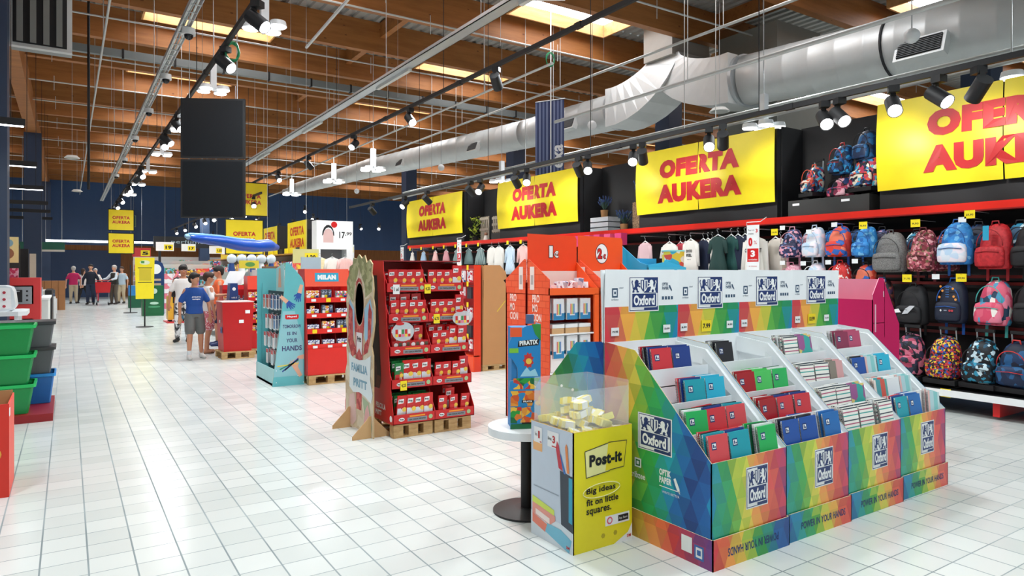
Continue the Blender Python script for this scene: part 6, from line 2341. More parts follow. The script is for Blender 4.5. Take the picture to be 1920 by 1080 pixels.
o = thing('white_vase', 'round white jug lying by the wooden crates', 'vase', (8.34, 13.72, NZ + .30))
MB().ball((0, 0, 0), (.07, .12, .07), mat('d8d4cc', .5), 16, 10).build('vase_body', o)
o['label'] = 'round white jug resting on the dark box by the wooden crates'
o.location = (8.52, 13.62, NZ + .27)
o = thing('figurine', 'small brown and white figurine at the fascia shelf edge', 'figurine', (8.26, 13.72, NZ))
MB().cyl((0, 0, 0), (0, 0, .14), .07, mat('dcd4c8', .6), r1=.04, n=12).ball((0, 0, .17), .045, mat('8c6048', .7)).build('figurine_body', o)
# ------------------------------------------------------------------ people
SKINS = {'a': mat('c98e6e', .55, name='skin_a'), 'b': mat('b87c5c', .55, name='skin_b'), 'c': mat('d8a080', .55, name='skin_c')}
HAIRD = mat('1a1412', .7, name='hair_dark')
HAIRB = mat('3a261a', .7, name='hair_brown')
HAIRG = mat('b8b4ae', .7, name='hair_grey')


def fuse(b, name, parent, voxel, it=3):
    o = b.build(name, parent)
    m = o.modifiers.new('fuse', 'REMESH')
    m.mode = 'VOXEL'
    m.voxel_size = voxel
    m.use_smooth_shade = True
    s2 = o.modifiers.new('relax', 'SMOOTH')
    s2.iterations = it
    return o


def person(label, loc, rz, H, top, bottom, skin='a', hair=HAIRD, child=False, arms=None, legs=None, head=(0, 0), shorts=True, shoes='e8e8e8', longhair=False, vox=.011, fingers=True, sleeve=.45, bun=False, prt=None, socks=None, leggings=None, vest=None, sandal=False):
    """faces +Y in its own frame; arms: per side (upper direction, forearm direction); legs: per side foot (x, y) offset"""
    s = H
    t = thing('person', label, 'person', loc, rz, None)
    sk = SKINS[skin]
    bt = mat(bottom, .8) if isinstance(bottom, str) else bottom
    tp = mat(top, .8) if isinstance(top, str) else top
    wd = .93 if child else 1.0
    hr = .072 * (1.10 if child else 1.0)            # half head height fraction
    zt = 1.0
    headc = Vector((0, .012, zt - hr)) * s
    neck0 = Vector((0, -.005, .825 if not child else .80)) * s
    chest = Vector((0, 0, .74)) * s
    waist = Vector((0, 0, .61)) * s
    pelvis = Vector((0, 0, .53)) * s
    b = MB()
    sh = {}
    Rh = Matrix.Rotation(head[0], 3, 'Z') @ Matrix.Rotation(head[1], 3, 'X')
    hb = lambda v: headc + Rh @ (Vector(v) * s)
    # trunk
    R = lambda z, rx, ry, y=0: [Vector((rx * math.cos(a), y + ry * math.sin(a), z)) * s for a in [2 * PI * i / 20 for i in range(20)]]
    trunk = [R(.47, .07 * wd, .055), R(.50, .088 * wd, .062, -.004), R(.56, .085 * wd, .058), R(.62, .074 * wd, .05), R(.70, .088 * wd, .056), R(.76, .098 * wd, .056), R(.80, .088 * wd, .045), R(.83, .038, .034)]
    b.loft(trunk, sk)
    b.limb(neck0 - Vector((0, 0, .03)) * s, headc - Vector((0, .01, .04)) * s, .034 * s, .030 * s, sk)
    # head: skull, jaw, nose, ears
    b.ball(headc + Vector((0, -.006, .012)) * s, (.050 * s, .060 * s, .058 * s), sk, 16, 10)
    b.ball(hb((0, .012, -.028)), (.038 * s, .042 * s, .040 * s), sk, 14, 8)
    b.ball(hb((0, .026, -.050)), (.020 * s, .016 * s, .014 * s), sk)
    b.limb(hb((0, .050, .002)), hb((0, .060, -.014)), .005 * s, .009 * s, sk)
    for e in (-1, 1):
        b.ball(hb((e * .051, -.004, -.006)), (.007 * s, .011 * s, .016 * s), sk, 8, 6)
    # arms
    arms = arms or [((-.35, .05, -1), (-.05, .15, -1)), ((.35, .05, -1), (.05, .15, -1))]
    sleeves = MB()
    for k, e in enumerate((-1, 1)):
        S0 = Vector((e * .105 * wd, 0, .785)) * s
        u, f = Vector(arms[k][0]).normalized(), Vector(arms[k][1]).normalized()
        E_ = S0 + u * .165 * s
        Wr = E_ + f * .145 * s
        b.limb(S0, E_, .027 * s, .021 * s, sk)
        b.limb(E_, Wr, .021 * s, .014 * s, sk)
        # palm and fingers
        side = f.cross(Vector((0, 1, 0)) if abs(f.y) < .8 else Vector((0, 0, 1))).normalized()
        nrm = f.cross(side).normalized()
        palm = Wr + f * .045 * s
        for q in (-.011, 0, .011):
            b.limb(Wr + side * q * .6 * s, palm + side * q * 1.3 * s, .0095 * s, .0085 * s, sk, n=8)
        if fingers:
            for q, L in ((-.016, .038), (-.0055, .045), (.0055, .042), (.016, .033)):
                p0 = palm + side * q * s
                m1 = p0 + (f + nrm * .25).normalized() * L * .5 * s
                m2 = m1 + (f + nrm * .8).normalized() * L * .5 * s
                b.limb(p0, m1, .0058 * s, .0052 * s, sk, n=8)
                b.limb(m1, m2, .0052 * s, .0045 * s, sk, n=8)
            p0 = Wr + f * .018 * s + side * e * -.016 * s
            m1 = p0 + (f * .8 - side * e * .7 + nrm * .3).normalized() * .026 * s
            b.limb(p0, m1, .0068 * s, .006 * s, sk, n=8)
            b.limb(m1, m1 + (f + nrm * .3).normalized() * .02 * s, .006 * s, .005 * s, sk, n=8)
        le = S0 + u * .165 * s * min(1, sleeve * 1.6)
        sleeves.limb(S0 - Vector((e * .02, 0, 0)) * s, le, .037 * s, .034 * s, tp)
        if sleeve > .8:
            sleeves.limb(E_, E_ + f * .125 * s, .031 * s, .025 * s, tp)
    # legs
    legs = legs or [(-.06, .0), (.065, .02)]
    pant = MB()
    shoe_b = []
    for k, e in enumerate((-1, 1)):
        hip = Vector((e * .05, 0, .50)) * s
        ank = Vector((legs[k][0], legs[k][1], .045)) * s
        kn = (hip + ank) / 2 + Vector((0, .022, .015)) * s
        b.limb(hip, kn, .050 * s * wd, .034 * s, sk)
        cf = kn.lerp(ank, .35) + Vector((0, -.010, 0)) * s
        b.limb(kn, cf, .032 * s, .031 * s, sk)
        b.limb(cf, ank, .030 * s, .019 * s, sk)
        toe = ank + Vector((e * .012, .085, -.026)) * s
        b.limb(ank + Vector((0, -.015, -.02)) * s, toe, .020 * s, .015 * s, sk)
        if shorts:
            pant.limb(hip + Vector((0, 0, .0)) * s, hip.lerp(kn, .82), .063 * s * wd, .058 * s, bt)
        else:
            pant.limb(hip, kn, .058 * s * wd, .044 * s, bt)
            pant.limb(kn, ank + Vector((0, 0, .02)) * s, .044 * s, .033 * s, bt)
        shoe_b.append((ank, toe))
    pant.loft([R(.475, .098 * wd, .070), R(.52, .100 * wd, .070), R(.57, .092 * wd, .064)], bt)
    fuse(b, 'body', t, vox)
    fuse(pant, 'shorts' if shorts else 'trousers', t, vox * 1.2)
    hem = .50 if not shorts else .515
    sleeves.loft([R(hem, .108 * wd, .076), R(.60, .094 * wd, .066), R(.70, .104 * wd, .068), R(.765, .112 * wd, .066), R(.80, .098 * wd, .056), R(.822, .052, .043)], tp)
    sh_o = fuse(sleeves, 'shirt', t, vox * 1.2)
    if vest:
        v = MB()
        v.loft([R(.50, .114 * wd, .082), R(.62, .104 * wd, .074), R(.77, .115 * wd, .072), R(.81, .085 * wd, .056)], mat(vest, .8))
        fuse(v, 'waistcoat', t, vox * 1.4)
    if prt:
        f = Fr((0, .076 * s, .70 * s), (-1, 0, 0), (0, -.05, 1))
        v = MB()
        v.text(f, prt[0], 0, .012 * s, .016 * s, .006, WHITE, w=.10 * s, bold=.04, align='C')
        v.text(f, prt[1], 0, -.014 * s, .016 * s, .006, WHITE, w=.085 * s, bold=.05, align='C')
        v.build('lettering', sh_o)
    for ank, toe in shoe_b:
        v = MB()
        if sandal:
            v.limb(ank + Vector((0, -.02, -.036)) * s, toe + Vector((0, .005, -.009)) * s, .012 * s, .012 * s, mat(shoes, .6))
            v.limb(toe + Vector((-.018, -.02, .0)) * s, toe + Vector((.018, -.02, .0)) * s, .010 * s, .010 * s, mat(shoes, .6))
        else:
            v.limb(ank + Vector((0, -.018, -.018)) * s, toe + Vector((0, .002, .0)) * s, .027 * s, .022 * s, mat(shoes, .6))
            v.limb(ank + Vector((0, -.005, -.002)) * s, ank + Vector((0, .02, -.012)) * s, .026 * s, .024 * s, mat(shoes, .6))
        so = fuse(v, 'shoe', t, vox)
    if socks:
        for ank, toe in shoe_b:
            MB().cyl(ank + Vector((0, -.004, -.005)) * s, ank + Vector((0, -.006, .055)) * s, .0235 * s, mat(socks, .8), r1=.026 * s, n=16).build('sock', t)
    # hair
    v = MB()
    v.ball(headc + Rh @ (Vector((0, -.012, .022)) * s), (.056 * s, .064 * s, .056 * s), hair, 16, 10)
    v.ball(headc + Rh @ (Vector((0, .030, .046)) * s), (.040 * s, .026 * s, .020 * s), hair, 12, 8)
    v.ball(headc + Rh @ (Vector((0, -.040, -.012)) * s), (.046 * s, .026 * s, .044 * s), hair, 12, 8)
    if longhair:
        v.limb(headc + Vector((0, -.045, 0)) * s, headc + Vector((0, -.065, -.12)) * s, .040 * s, .026 * s, hair)
    if bun:
        v.ball(headc + Vector((0, -.06, .055)) * s, .030 * s, hair)
    fuse(v, 'hair', t, vox * 1.1)
    # eyes, brows, mouth
    for e in (-1, 1):
        MB().ball(hb((e * .019, .047, .004)), (.0075 * s, .004 * s, .0045 * s), WHITE, 10, 6).ball(hb((e * .019, .0505, .004)), (.0032 * s, .0022 * s, .0036 * s), HAIRD, 8, 6).build('eye', t)
        MB().limb(hb((e * .012, .052, .016)), hb((e * .028, .047, .016)), .0022 * s, .0018 * s, hair, n=6).build('eyebrow', t)
    MB().limb(hb((-.011, .050, -.031)), hb((.011, .050, -.031)), .0028 * s, .0028 * s, mat('a85a50', .5), n=6).build('mouth', t)
    return t


FACECAM = lambda x, y: math.atan2(x, -y)
# boy in the blue shirt, walking towards the camera, looking to his left
person('boy in a blue lettered T-shirt and grey shorts walking down the aisle', (1.78, 12.45, 0), PI + .12, 1.45, '1c4c98', '6c6e6c', 'a', HAIRD, True,
       arms=[((-.38, -.02, -1), (-.08, .16, -1)), ((.36, -.1, -1), (.05, .2, -1))], legs=[(-.085, -.03), (.075, .07)], head=(.55, -.08), shoes='dcdcd8', prt=('ATHLETIC', 'Los Angeles'), socks='dfe6ea', vox=.0095)
person('girl in a white T-shirt and red checked shorts reaching for the stand', (2.10, 13.15, 0), -1.35, 1.46, 'e8e4e0', blotch('cloth_check', ['d87880', 'f0d8d8', 'c86068'], 60), 'a', HAIRB, True,
       arms=[((-.1, .9, -.55), (.0, 1, .05)), ((.3, -.05, -1), (.05, .2, -1))], legs=[(-.06, .02), (.065, -.05)], head=(-.1, -.25), shoes='8c5a40', sandal=True, vox=.010)
person('woman with a black rucksack and patterned trousers behind the boy', (2.02, 15.6, 0), PI - .4, 1.60, 'e4e0dc', blotch('cloth_bw', ['e0e0e0', '2c2c30', '8c8c8c'], 24), 'b', HAIRD, False,
       legs=[(-.06, 0), (.06, .04)], shorts=False, bun=True, head=(.4, -.2), shoes='1c1c1c', vox=.012)
person('boy in an orange T-shirt looking at the red pen stand', (2.50, 14.35, 0), 1.45, 1.58, 'e86432', '24304c', 'a', HAIRD, True,
       arms=[((-.35, .0, -1), (-.05, .3, -1)), ((.2, .55, -.7), (.1, 1, .2))], head=(.0, -.2), shoes='2c3c6c', vox=.011)
person('dark-haired person browsing behind the blue-plated red stand, only the head showing', (4.35, 14.2, 0), PI - .2, 1.60, '3c4858', '20242c', 'b', HAIRD, False, shorts=False, head=(0, -.5), vox=.012)
FARP = [
    ('distant man in a magenta polo and beige trousers, seen from behind', (.22, 37.0, 0), .1, 1.72, 'b81c58', 'b8a88c', HAIRG, {}),
    ('distant woman in a white blouse and black trousers walking away', (.60, 37.4, 0), -.4, 1.62, 'e8e4e0', '1c1c20', HAIRB, dict(longhair=True, sleeve=1, legs=[(-.1, -.08), (.1, .1)])),
    ('distant man in a navy jacket and dark jeans beside the white-bloused woman', (.86, 35.6, 0), 2.9, 1.80, '1c2434', '28344c', HAIRD, dict(sleeve=1)),
    ('distant person in a pale shirt partly behind the man in navy', (1.10, 37.8, 0), 3.0, 1.62, 'e4e0dc', 'a83040', HAIRG, {}),
    ('distant grey-haired man in a dark waistcoat beside the red cart', (1.76, 35.35, 0), 2.3, 1.76, 'c8d4dc', '5c5448', HAIRG, dict(vest='383a36', sleeve=1, arms=[((-.2, .6, -.8), (.0, 1, -.2)), ((.2, .6, -.8), (.0, 1, -.2))])),
    ('distant man in a light shirt and beige trousers at the far displays', (2.1, 36.2, 0), 2.6, 1.70, 'b8ccd8', 'c8b898', HAIRB, {}),
]
for lb, loc, rz, H, c1, c2, hr_, kw in FARP:
    person(lb, loc, rz, H, c1, c2, 'c', hr_, False, shorts=False, vox=.02, fingers=True, shoes='2c2420', **kw)
# rucksack of the woman
o = backpack('black rucksack on the back of the woman behind the boy', p_blk, p_blk, BLACK, .30, .42, .16, group=None)
o['group'] = 'rucksack worn in the aisle'
o.location = (1.96, 15.78, .92)
o.rotation_euler = (0, 0, -PI / 2 - .4)
# shopping cart (red plastic)
t = thing('shopping_cart', 'red plastic shopping cart with grey frame in the distant aisle', 'shopping cart', (1.28, 34.7, 0))
b = MB()
RC = mat('c8141e', .4)
b.add([(-.26, -.4, .55), (.26, -.4, .55), (.22, .4, .62), (-.22, .4, .62), (-.30, -.45, 1.0), (.30, -.45, 1.0), (.25, .45, 1.0), (-.25, .45, 1.0)], [(0, 1, 5, 4), (1, 2, 6, 5), (2, 3, 7, 6), (3, 0, 4, 7), (3, 2, 1, 0)], RC)
b.build('basket', t)
b = MB()
for x in (-.22, .22):
    b.tube([(x, -.36, .1), (x, -.36, .55), (x, .42, .62), (x, .5, 1.05)], .014, METAL, 6)
    b.tube([(x, -.4, .12), (x, .4, .12)], .014, METAL, 6)
b.build('frame', t)
MB().cyl((-.26, .52, 1.06), (.26, .52, 1.06), .018, RC, n=8).build('handle', t)
for x in (-.22, .22):
    for y in (-.38, .38):
        MB().cyl((x - .015, y, .055), (x + .015, y, .055), .055, BLACK, n=12).build('wheel', t)
# ------------------------------------------------------------------ left side of the aisle
def tub(name, label, x, y, z, w, d, h, m, lip, group, lid=None):
    t = thing(name, label, 'storage box', (x, y, z), 0, group)
    k = .88
    b = MB()
    n = 5
    R = lambda f, zz: [Vector((w / 2 + (w / 2) * f * px, d / 2 + (d / 2) * f * py, zz)) for px, py in ((-1, -.9), (-.95, -1), (.95, -1), (1, -.9), (1, .9), (.95, 1), (-.95, 1), (-1, .9))]
    b.loft([R(k, 0), R(1, h - .03)], m, smooth=False, caps=False)
    b.add(R(k, 0), [tuple(range(8))], m)
    b.build('tub_body', t)
    b = MB()
    b.loft([R(1.0, h - .035), R(1.06, h - .03), R(1.06, h), R(1.0, h)], lip, smooth=False, caps=bool(lid))
    b.build('rim', t)
    b = MB()
    b.box(w * .3, -.012 + .02, h - .07, w * .7, .03, h - .035, lip)
    b.build('handle', t)
    return t


GRT_ = mat('0c8a44', .3, name='tub_green')
GRL = mat('22b860', .3)
BLT = mat('1c6cb8', .3)
BLL = mat('2a8cd8', .3)
GRY = mat('5c5e62', .35)
GRYL = mat('38393c', .35)
t = thing('red_pallet_base', 'low dark red plastic pallet under the tubs', 'pallet', (-1.05, 7.98, 0))
MB().box(0, 0, .0, .93, 1.15, .075, mat('8c1018', .4)).build('deck', t)
for i in range(3):
    tub('storage_tub', ('bottom', 'middle', 'top')[i] + ' green plastic tub of the stack by the aisle', -.98, 8.05, .078 + i * .287, .70, .42, .285, GRT_, GRL, 'green storage tubs')
tub('storage_bin', 'blue plastic bin at the bottom, beside the green tubs', -.66, 8.60, .078, .54, .42, .31, BLT, BLL, 'bins behind the green tubs')
tub('storage_bin', 'grey translucent bin resting on the blue bin', -.66, 8.60, .39, .54, .42, .275, GRY, GRYL, 'bins behind the green tubs', lid=True)
tub('storage_bin', 'grey translucent bin topmost on the stack behind the green tubs', -.66, 8.60, .667, .54, .42, .265, GRY, GRYL, 'bins behind the green tubs', lid=True)
# red open carton at the left edge
t = thing('red_carton', 'tall open red cardboard carton at the very left edge', 'box', (-.95, 5.43, 0))
b = MB()
b.box(0, 0, 0, .634, .008, .60, mat('d42c1c', .45)).box(.626, .008, 0, .634, .5, .60, mat('e8442c', .45)).box(0, .492, 0, .626, .5, .62, CARD).box(0, 0, 0, .008, .5, .62, CARD)
b.box(.634, .0, .52, .637, .06, .57, WHITE)
b.build('carton_wall', t)
MB().disc(front(0, -.001), .55, .28, .045, .001, mat('e0a03c', .5), 16).build('sticker', t)
# white table with an appliance
t = thing('display_table', 'white display table with an open lower shelf', 'table', (-1.6, 9.7, 0))
b = MB()
b.slab(Fr((0, 0, .94), (1, 0, 0), (0, 1, 0)), [(0, 0), (1.12, 0), (1.2, .08), (1.2, .75), (1.12, .83), (0, .83)], 0, .05, mat('e4e8ea', .35))
b.build('table_top', t)
MB().box(0, .04, .55, 1.12, .8, .58, WHITE).build('shelf', t)
for x in (.05, 1.08):
    for y in (.06, .74):
        MB().box(x, y, 0, x + .04, y + .04, .94, WHITE).build('leg', t)
for i in range(6):
    small('black_gadget', 'small black household gadget on the lower shelf of the white table', 'gadget', (-1.3 + i * .14, 9.95, .582), (.07, .07, .12 + .03 * (i % 3)), BLACK if i % 2 else mat('5a4038', .5), 'gadgets on the lower shelf of the white table')
t = thing('white_appliance', 'rounded white box-shaped appliance on the white table', 'appliance', (-1.45, 9.85, .99))
b = MB()
f = front(0, 0)
rp = [(.06 + .06 * math.cos(a), .06 + .06 * math.sin(a)) for a in (PI, 1.25 * PI, 1.5 * PI)] + [(.86 + .08 * math.cos(a), .06 + .06 * math.sin(a)) for a in (1.5 * PI, 1.75 * PI, 0)] + [(.84 + .08 * math.cos(a), .23 + .07 * math.sin(a)) for a in (0, .25 * PI, .5 * PI)] + [(.08 + .08 * math.cos(a), .23 + .07 * math.sin(a)) for a in (.5 * PI, .75 * PI, PI)]
b.slab(f, rp, -.5, 0, mat('dfe6ea', .3))
b.build('appliance_body', t)
b = MB()
b.poly(f, [(.75, .02), (.90, .03), (.89, .27), (.76, .28)], .002, WHITE)
b.rect(f, .10, .20, .62, .205, .002, GRY)
b.rect(f, .3, .12, .36, .18, .002, GRY).rect(f, .42, .12, .44, .18, .002, GRY)
b.build('front_plate', t)
for z in (.06, .14, .22):
    MB().cyl((.83, -.012, z), (.83, 0, z), .016, mat('b03040', .4), n=12).build('knob', t)
# red end stand with two ovens
t = thing('red_end_stand', 'tall red stand holding two small ovens', 'display stand', (-1.05, 13.0, 0))
RS = mat('d83a3a', .45)
b = MB()
b.box(0, .5, 0, .69, .54, 1.36, RS).box(.60, 0, 0, .69, .5, 1.36, RS).box(0, 0, 1.24, .6, .5, 1.36, RS).box(0, 0, .72, .6, .5, .95, RS).box(0, 0, 0, .6, .5, .42, RS)
b.build('stand_body', t)
for i, z in enumerate((.952, .422)):
    o = thing('small_oven', ('upper' if i == 0 else 'lower') + ' small black and silver oven in the red stand', 'oven', (-.95, 12.98, z), 0, 'ovens in the red stand')
    MB().box(0, 0, 0, .48, .4, .27, METAL).build('oven_body', o)
    MB().box(.02, -.012, .03, .36, 0, .22, BLACK).build('oven_door', o)
    MB().cyl((.05, -.03, .20), (.33, -.03, .20), .009, METAL, n=8).build('handle', o)
    for q in range(3):
        MB().cyl((.42, -.015, .06 + q * .07), (.42, 0, .06 + q * .07), .015, BLACK, n=10).build('knob', o)
# shelf with pink packs and a yellow promotional board
t = thing('left_shelf_rack', 'rack of pink packs under a yellow promotional board', 'shelving', (-1.75, 13.7, 0))
b = MB()
for z in (.3, .75, 1.12, 1.32):
    b.box(0, 0, z, 1.08, .4, z + .02, BLACK)
b.box(0, .4, 0, 1.08, .42, 1.9, DKGREY)
b.build('shelves', t)
for r_, z in enumerate((1.142, 1.342)):
    for c in range(6):
        small('pink_pack', 'dark pink pack with a pale label on the %s shelf under the yellow board' % ('lower', 'upper')[r_], 'pack', (-1.66 + .18 * c, 13.85, z), (.15, .2, .17), (blotch('pink_pack_print', ['c03c68', 'a82c50', 'e0a8bc'], 22)), 'pink packs, %s shelf' % ('lower', 'upper')[r_])
t = thing('promo_board', 'yellow and pink promotional board topping the rack of pink packs', 'sign', (-1.75, 13.66, 1.60))
f = front(0, 0)
b = MB().slab(f, [(0, 0), (1.08, 0), (1.08, .42), (0, .42)], -.015, 0, mat('f0e09c', .5))
b.build('board', t)
b = MB()
b.rect(f, .45, .03, .72, .13, .001, YEL).rect(f, .6, .22, .85, .36, .001, mat('e8a0b0', .5)).disc(f, .93, .15, .09, .001, mat('9c6c4c', .5), 16).disc(f, .95, .32, .06, .001, mat('8cb4c0', .5), 16)
for q in range(3):
    b.rect(f, .42, .2 + .06 * q, .58, .22 + .06 * q, .001, mat('c88c98', .5))
b.build('board_print', t)
# counters, cartons and goods beyond
lr = random.Random(21)
t = thing('white_counter', 'long low white counter further down the left of the aisle', 'counter', (-1.3, 17.5, 0))
MB().box(0, 0, 0, .95, 2.2, .86, mat('d8dcd8', .5)).box(-.02, -.02, .86, .98, 2.22, .9, WHITE).build('counter_body', t)
for i in range(9):
    small('kitchen_gadget', 'small household appliance on the long low white counter', 'appliance', (-1.15 + (i % 3) * .28, 17.7 + (i // 3) * .7, .902), (.2, .25, .14 + .1 * lr.random()), (BLACK, WHITE, GRY, mat('9cb4c4', .4), mat('c84c6c', .4))[i % 5], 'appliances on the long low counter')
t = thing('black_counter', 'dark counter with a white side panel beyond the white counter', 'counter', (-1.2, 21.5, 0))
MB().box(0, 0, 0, .7, 2.4, .95, mat('d4d4cc', .5)).box(.7, -.01, 0, .85, 2.4, .97, BLACK).build('counter_body', t)
for i in range(8):
    small('boxed_goods', 'small box on the dark counter', 'box', (-1.1 + (i % 2) * .35, 21.8 + (i // 2) * .55, .952), (.25, .3, .10 + .12 * lr.random()), (WHITE, mat('2c5a8c', .4), mat('d0d4d8', .4), mat('b84c5c', .4))[i % 4], 'boxes on the dark counter')
for i in range(2):
    for j in range(2):
        o = thing('brown_carton', ('upper' if j else 'lower') + ' brown carton, %s column of the stack by the distant aisle' % ('left', 'right')[i], 'box', (-.95 + i * .44, 31.0, j * .56), 0, 'brown cartons by the distant aisle')
        MB().box(0, 0, 0, .43, .6, .555, mat('a87448', .75)).box(.2, -.003, 0, .23, 0, .555, mat('8c5c34', .7)).build('carton_body', o)
for i in range(8):
    x, y = -.75 + lr.uniform(-.15, .45), (10.75 + i * .5 if i < 3 else 12.4 + i * .62)
    small('boxed_goods', 'low white and red boxed article on the floor line left of the aisle', 'box', (min(x, -.5), y, 0), (.3, .4, .22 + .12 * lr.random()), (blotch('box_white_red', ['f0ecea', 'f0ecea', 'd84038'], 14), WHITE, GRY, mat('7c5c44', .6))[i % 4], 'low boxes left of the aisle')
for i in range(14):
    y = (20 + i * .45 if i < 3 else 22.2 + i * .68)
    small('boxed_goods', 'low boxed article further down the left of the aisle', 'box', (-.55 + lr.uniform(-.05, .1), y, 0), (.3, .35, .3 + .5 * lr.random()), (WHITE, mat('c83838', .5), GRY, mat('3c5c8c', .5), mat('8c8c88', .5))[i % 5], 'boxed articles further down the left')
# display shelving along the far left
for k, (y, m_) in enumerate(((15.6, 0), (19.9, 1), (24.2, 0), (28.4, 1))):
    t = thing('left_shelving', 'grey shelving bay left of the aisle, %s from the near end' % ORD[k], 'shelving', (-2.6, y, 0), 0, 'shelving bays on the left')
    b = MB()
    for z in (.1, .5, .95, 1.4):
        b.box(0, 0, z, 1.2, 1.6, z + .03, mat('a8acac', .5))
    b.box(0, 0, 0, .03, 1.6, 1.8, mat('6c7074', .5))
    b.build('shelves', t)
    for i in range(12):
        small('boxed_goods', 'boxed article on the %s grey shelving bay at the left' % ORD[k], 'box', (-2.3 + (i % 3) * .35, y + .2 + (i // 6) * .8, (.132, .532, .982, 1.432)[i % 4]), (.26, .5, .17 + .12 * lr.random()), (WHITE, mat('c84c4c', .5), GRY, mat('4c6c9c', .5), mat('d8b048', .5))[i % 5], 'boxed articles on left bay %s' % ORD[k])
# hanging dark garment and picture board on the left columns
t = thing('wall_display_board', 'white framed photo board high on the left by the columns', 'sign', (-1.75, 13.9, 2.55))
MB().box(0, 0, 0, .62, .03, .55, mat('c8d4dc', .5)).box(.05, -.004, .2, .55, 0, .38, mat('5c7c9c', .5)).build('board', t)
t = thing('dark_screen_panel', 'tall dark panel standing left of the distant aisle', 'panel', (-1.4, 25.2, 0))
MB().box(0, 0, 0, .4, .2, 2.15, mat('141214', .6)).build('panel_body', t)
t = thing('figure_board', 'narrow pale cut-out panel standing beside the tall dark one', 'panel', (-.96, 25.0, 0))
MB().box(0, 0, 0, .16, .04, 2.0, mat('c8b8a4', .6)).build('panel_body', t)
t = thing('green_sign', 'green sign strip on a pale frame over the far left passage', 'sign', (-1.6, 33.0, 2.35))
MB().box(0, 0, 0, 1.5, .08, .30, mat('1c5c48', .5)).box(0, -.01, -.08, 1.5, .08, 0, mat('c8c4b8', .5)).build('sign_body', t)
MB().cyl((.1, .04, .3), (.1, .04, 4.95), .01, GALV, n=5).cyl((1.4, .04, .3), (1.4, .04, 4.95), .01, GALV, n=5).build('suspension_wire', t)

# ------------------------------------------------------------------ middle distance, right of the aisle
# yellow standing notice
t = thing('floor_notice', 'tall yellow notice on a thin black post with a disc foot in the aisle', 'sign', (1.70, 20.28, 0))
f = front(-.21, -.02)
b = MB().slab(f, [(0, .74), (.42, .74), (.44, 1.83), (-.02, 1.83)], -.01, 0, mat('ecd818', .45))
bd = b.build('notice_board', t)
b = MB()
b.disc(f, .21, 1.70, .12, .001, mat('d8e0c0', .5), 20, ry=.06).rect(f, .12, 1.68, .2, 1.74, .0015, mat('3c8c3c', .5))
b.rect(f, .05, 1.55, .38, 1.57, .001, BLACK).rect(f, .05, 1.17, .38, 1.185, .001, BLACK).rect(f, .08, 1.22, .36, 1.53, .001, mat('c8b428', .5))
b.build('notice_print', bd)
MB().cyl((0, 0, .01), (0, 0, 1.5), .018, BLACK, n=8).build('post', t)
MB().cyl((0, 0, 0), (0, 0, .015), .21, DKGREY, n=24).build('foot', t)
# second, barrier post
t = thing('floor_notice', 'second slimmer post stand further along the aisle', 'sign', (1.86, 27.5, 0))
MB().cyl((0, 0, 0), (0, 0, 1.7), .02, DKGREY, n=8).cyl((0, 0, 0), (0, 0, .02), .22, DKGREY, n=20).build('post', t)
# recycling box and totem
t = thing('green_recycling_box', 'dark green recycling box beside the yellow notice', 'container', (2.05, 25.2, 0))
f = front(0, 0)
MB().box(0, 0, 0, .62, .5, 1.0, mat('0c6238', .4)).build('box_body', t)
b = MB()
b.disc(f, .34, .82, .09, .002, mat('c8e0d0', .5), 18).disc(f, .34, .42, .13, .002, mat('b8dcc8', .5), 18, ry=.045).disc(f, .34, .3, .18, .002, mat('4c9c70', .5), 18, ry=.03)
b.build('box_print', t)
t = thing('blue_totem', 'blue rounded totem with pale round sign behind the green box', 'display stand', (2.3, 25.9, 0))
f = front(0, 0)
MB().slab(f, [(0, 0), (.46, 0), (.46, 1.6), (.40, 1.76), (.25, 1.84), (0, 1.86)], -.25, 0, mat('12386c', .4)).build('totem_body', t)
b = MB()
b.disc(f, .2, 1.55, .17, .002, WHITE, 22)
for z in (1.0, .85, 1.15):
    b.rect(f, .05, z, .36, z + .07, .002, mat('c8b090', .5))
b.build('totem_print', t)
t = thing('green_bin', 'small green and blue bin at the distant aisle edge', 'container', (2.05, 31.2, 0))
MB().box(0, 0, 0, .5, .5, .5, mat('14583c', .4)).box(.0, .0, .5, .42, .5, .9, mat('2c7cb8', .4)).build('bin_body', t)
for i in range(4):
    for j in range(2):
        small('tissue_pack', 'white and pink tissue pack in the tower beside the green box, %s column' % ('left', 'right')[j], 'pack', (2.95 + j * .36, 26.9, i * .35), (.35, .3, .34), blotch('tissue_print', ['f4e8ea', 'f4f0f0', 'e8808c', 'f4f4f4'], 7), 'tissue pack tower')
for i, (c, w_) in enumerate((('d8a82c', .14), ('e8943c', .16), ('2c6c8c', .15), ('1c1c20', .14))):
    o = thing('suitcase', ('mustard', 'orange', 'teal blue', 'black')[i] + ' hard suitcase in the row behind the boy', 'suitcase', (2.40 + i * .17, 21.6 - i * .03, .03), 0, 'suitcases in a row')
    b = MB()
    b.box(0, 0, .05, w_, .42, .72, mat(c, .35))
    for q in range(4):
        b.box(.02 + q * .03, -.006, .08, .03 + q * .03, 0, .69, mat(c, .35))
    b.build('shell', o)
    for y in (.06, .36):
        MB().cyl((.03, y, .025), (w_ - .03, y, .025), .025, BLACK, n=10).build('wheel', o)
    MB().box(w_ / 2 - .01, .12, .72, w_ / 2 + .01, .30, .76, BLACK).build('handle', o)
MB().box(2.35, 21.3, 0, 3.3, 22.3, .025, mat('b81c24', .5)).build('red_floor_mat', None, 'low red plinth under the row of suitcases', 'plinth')

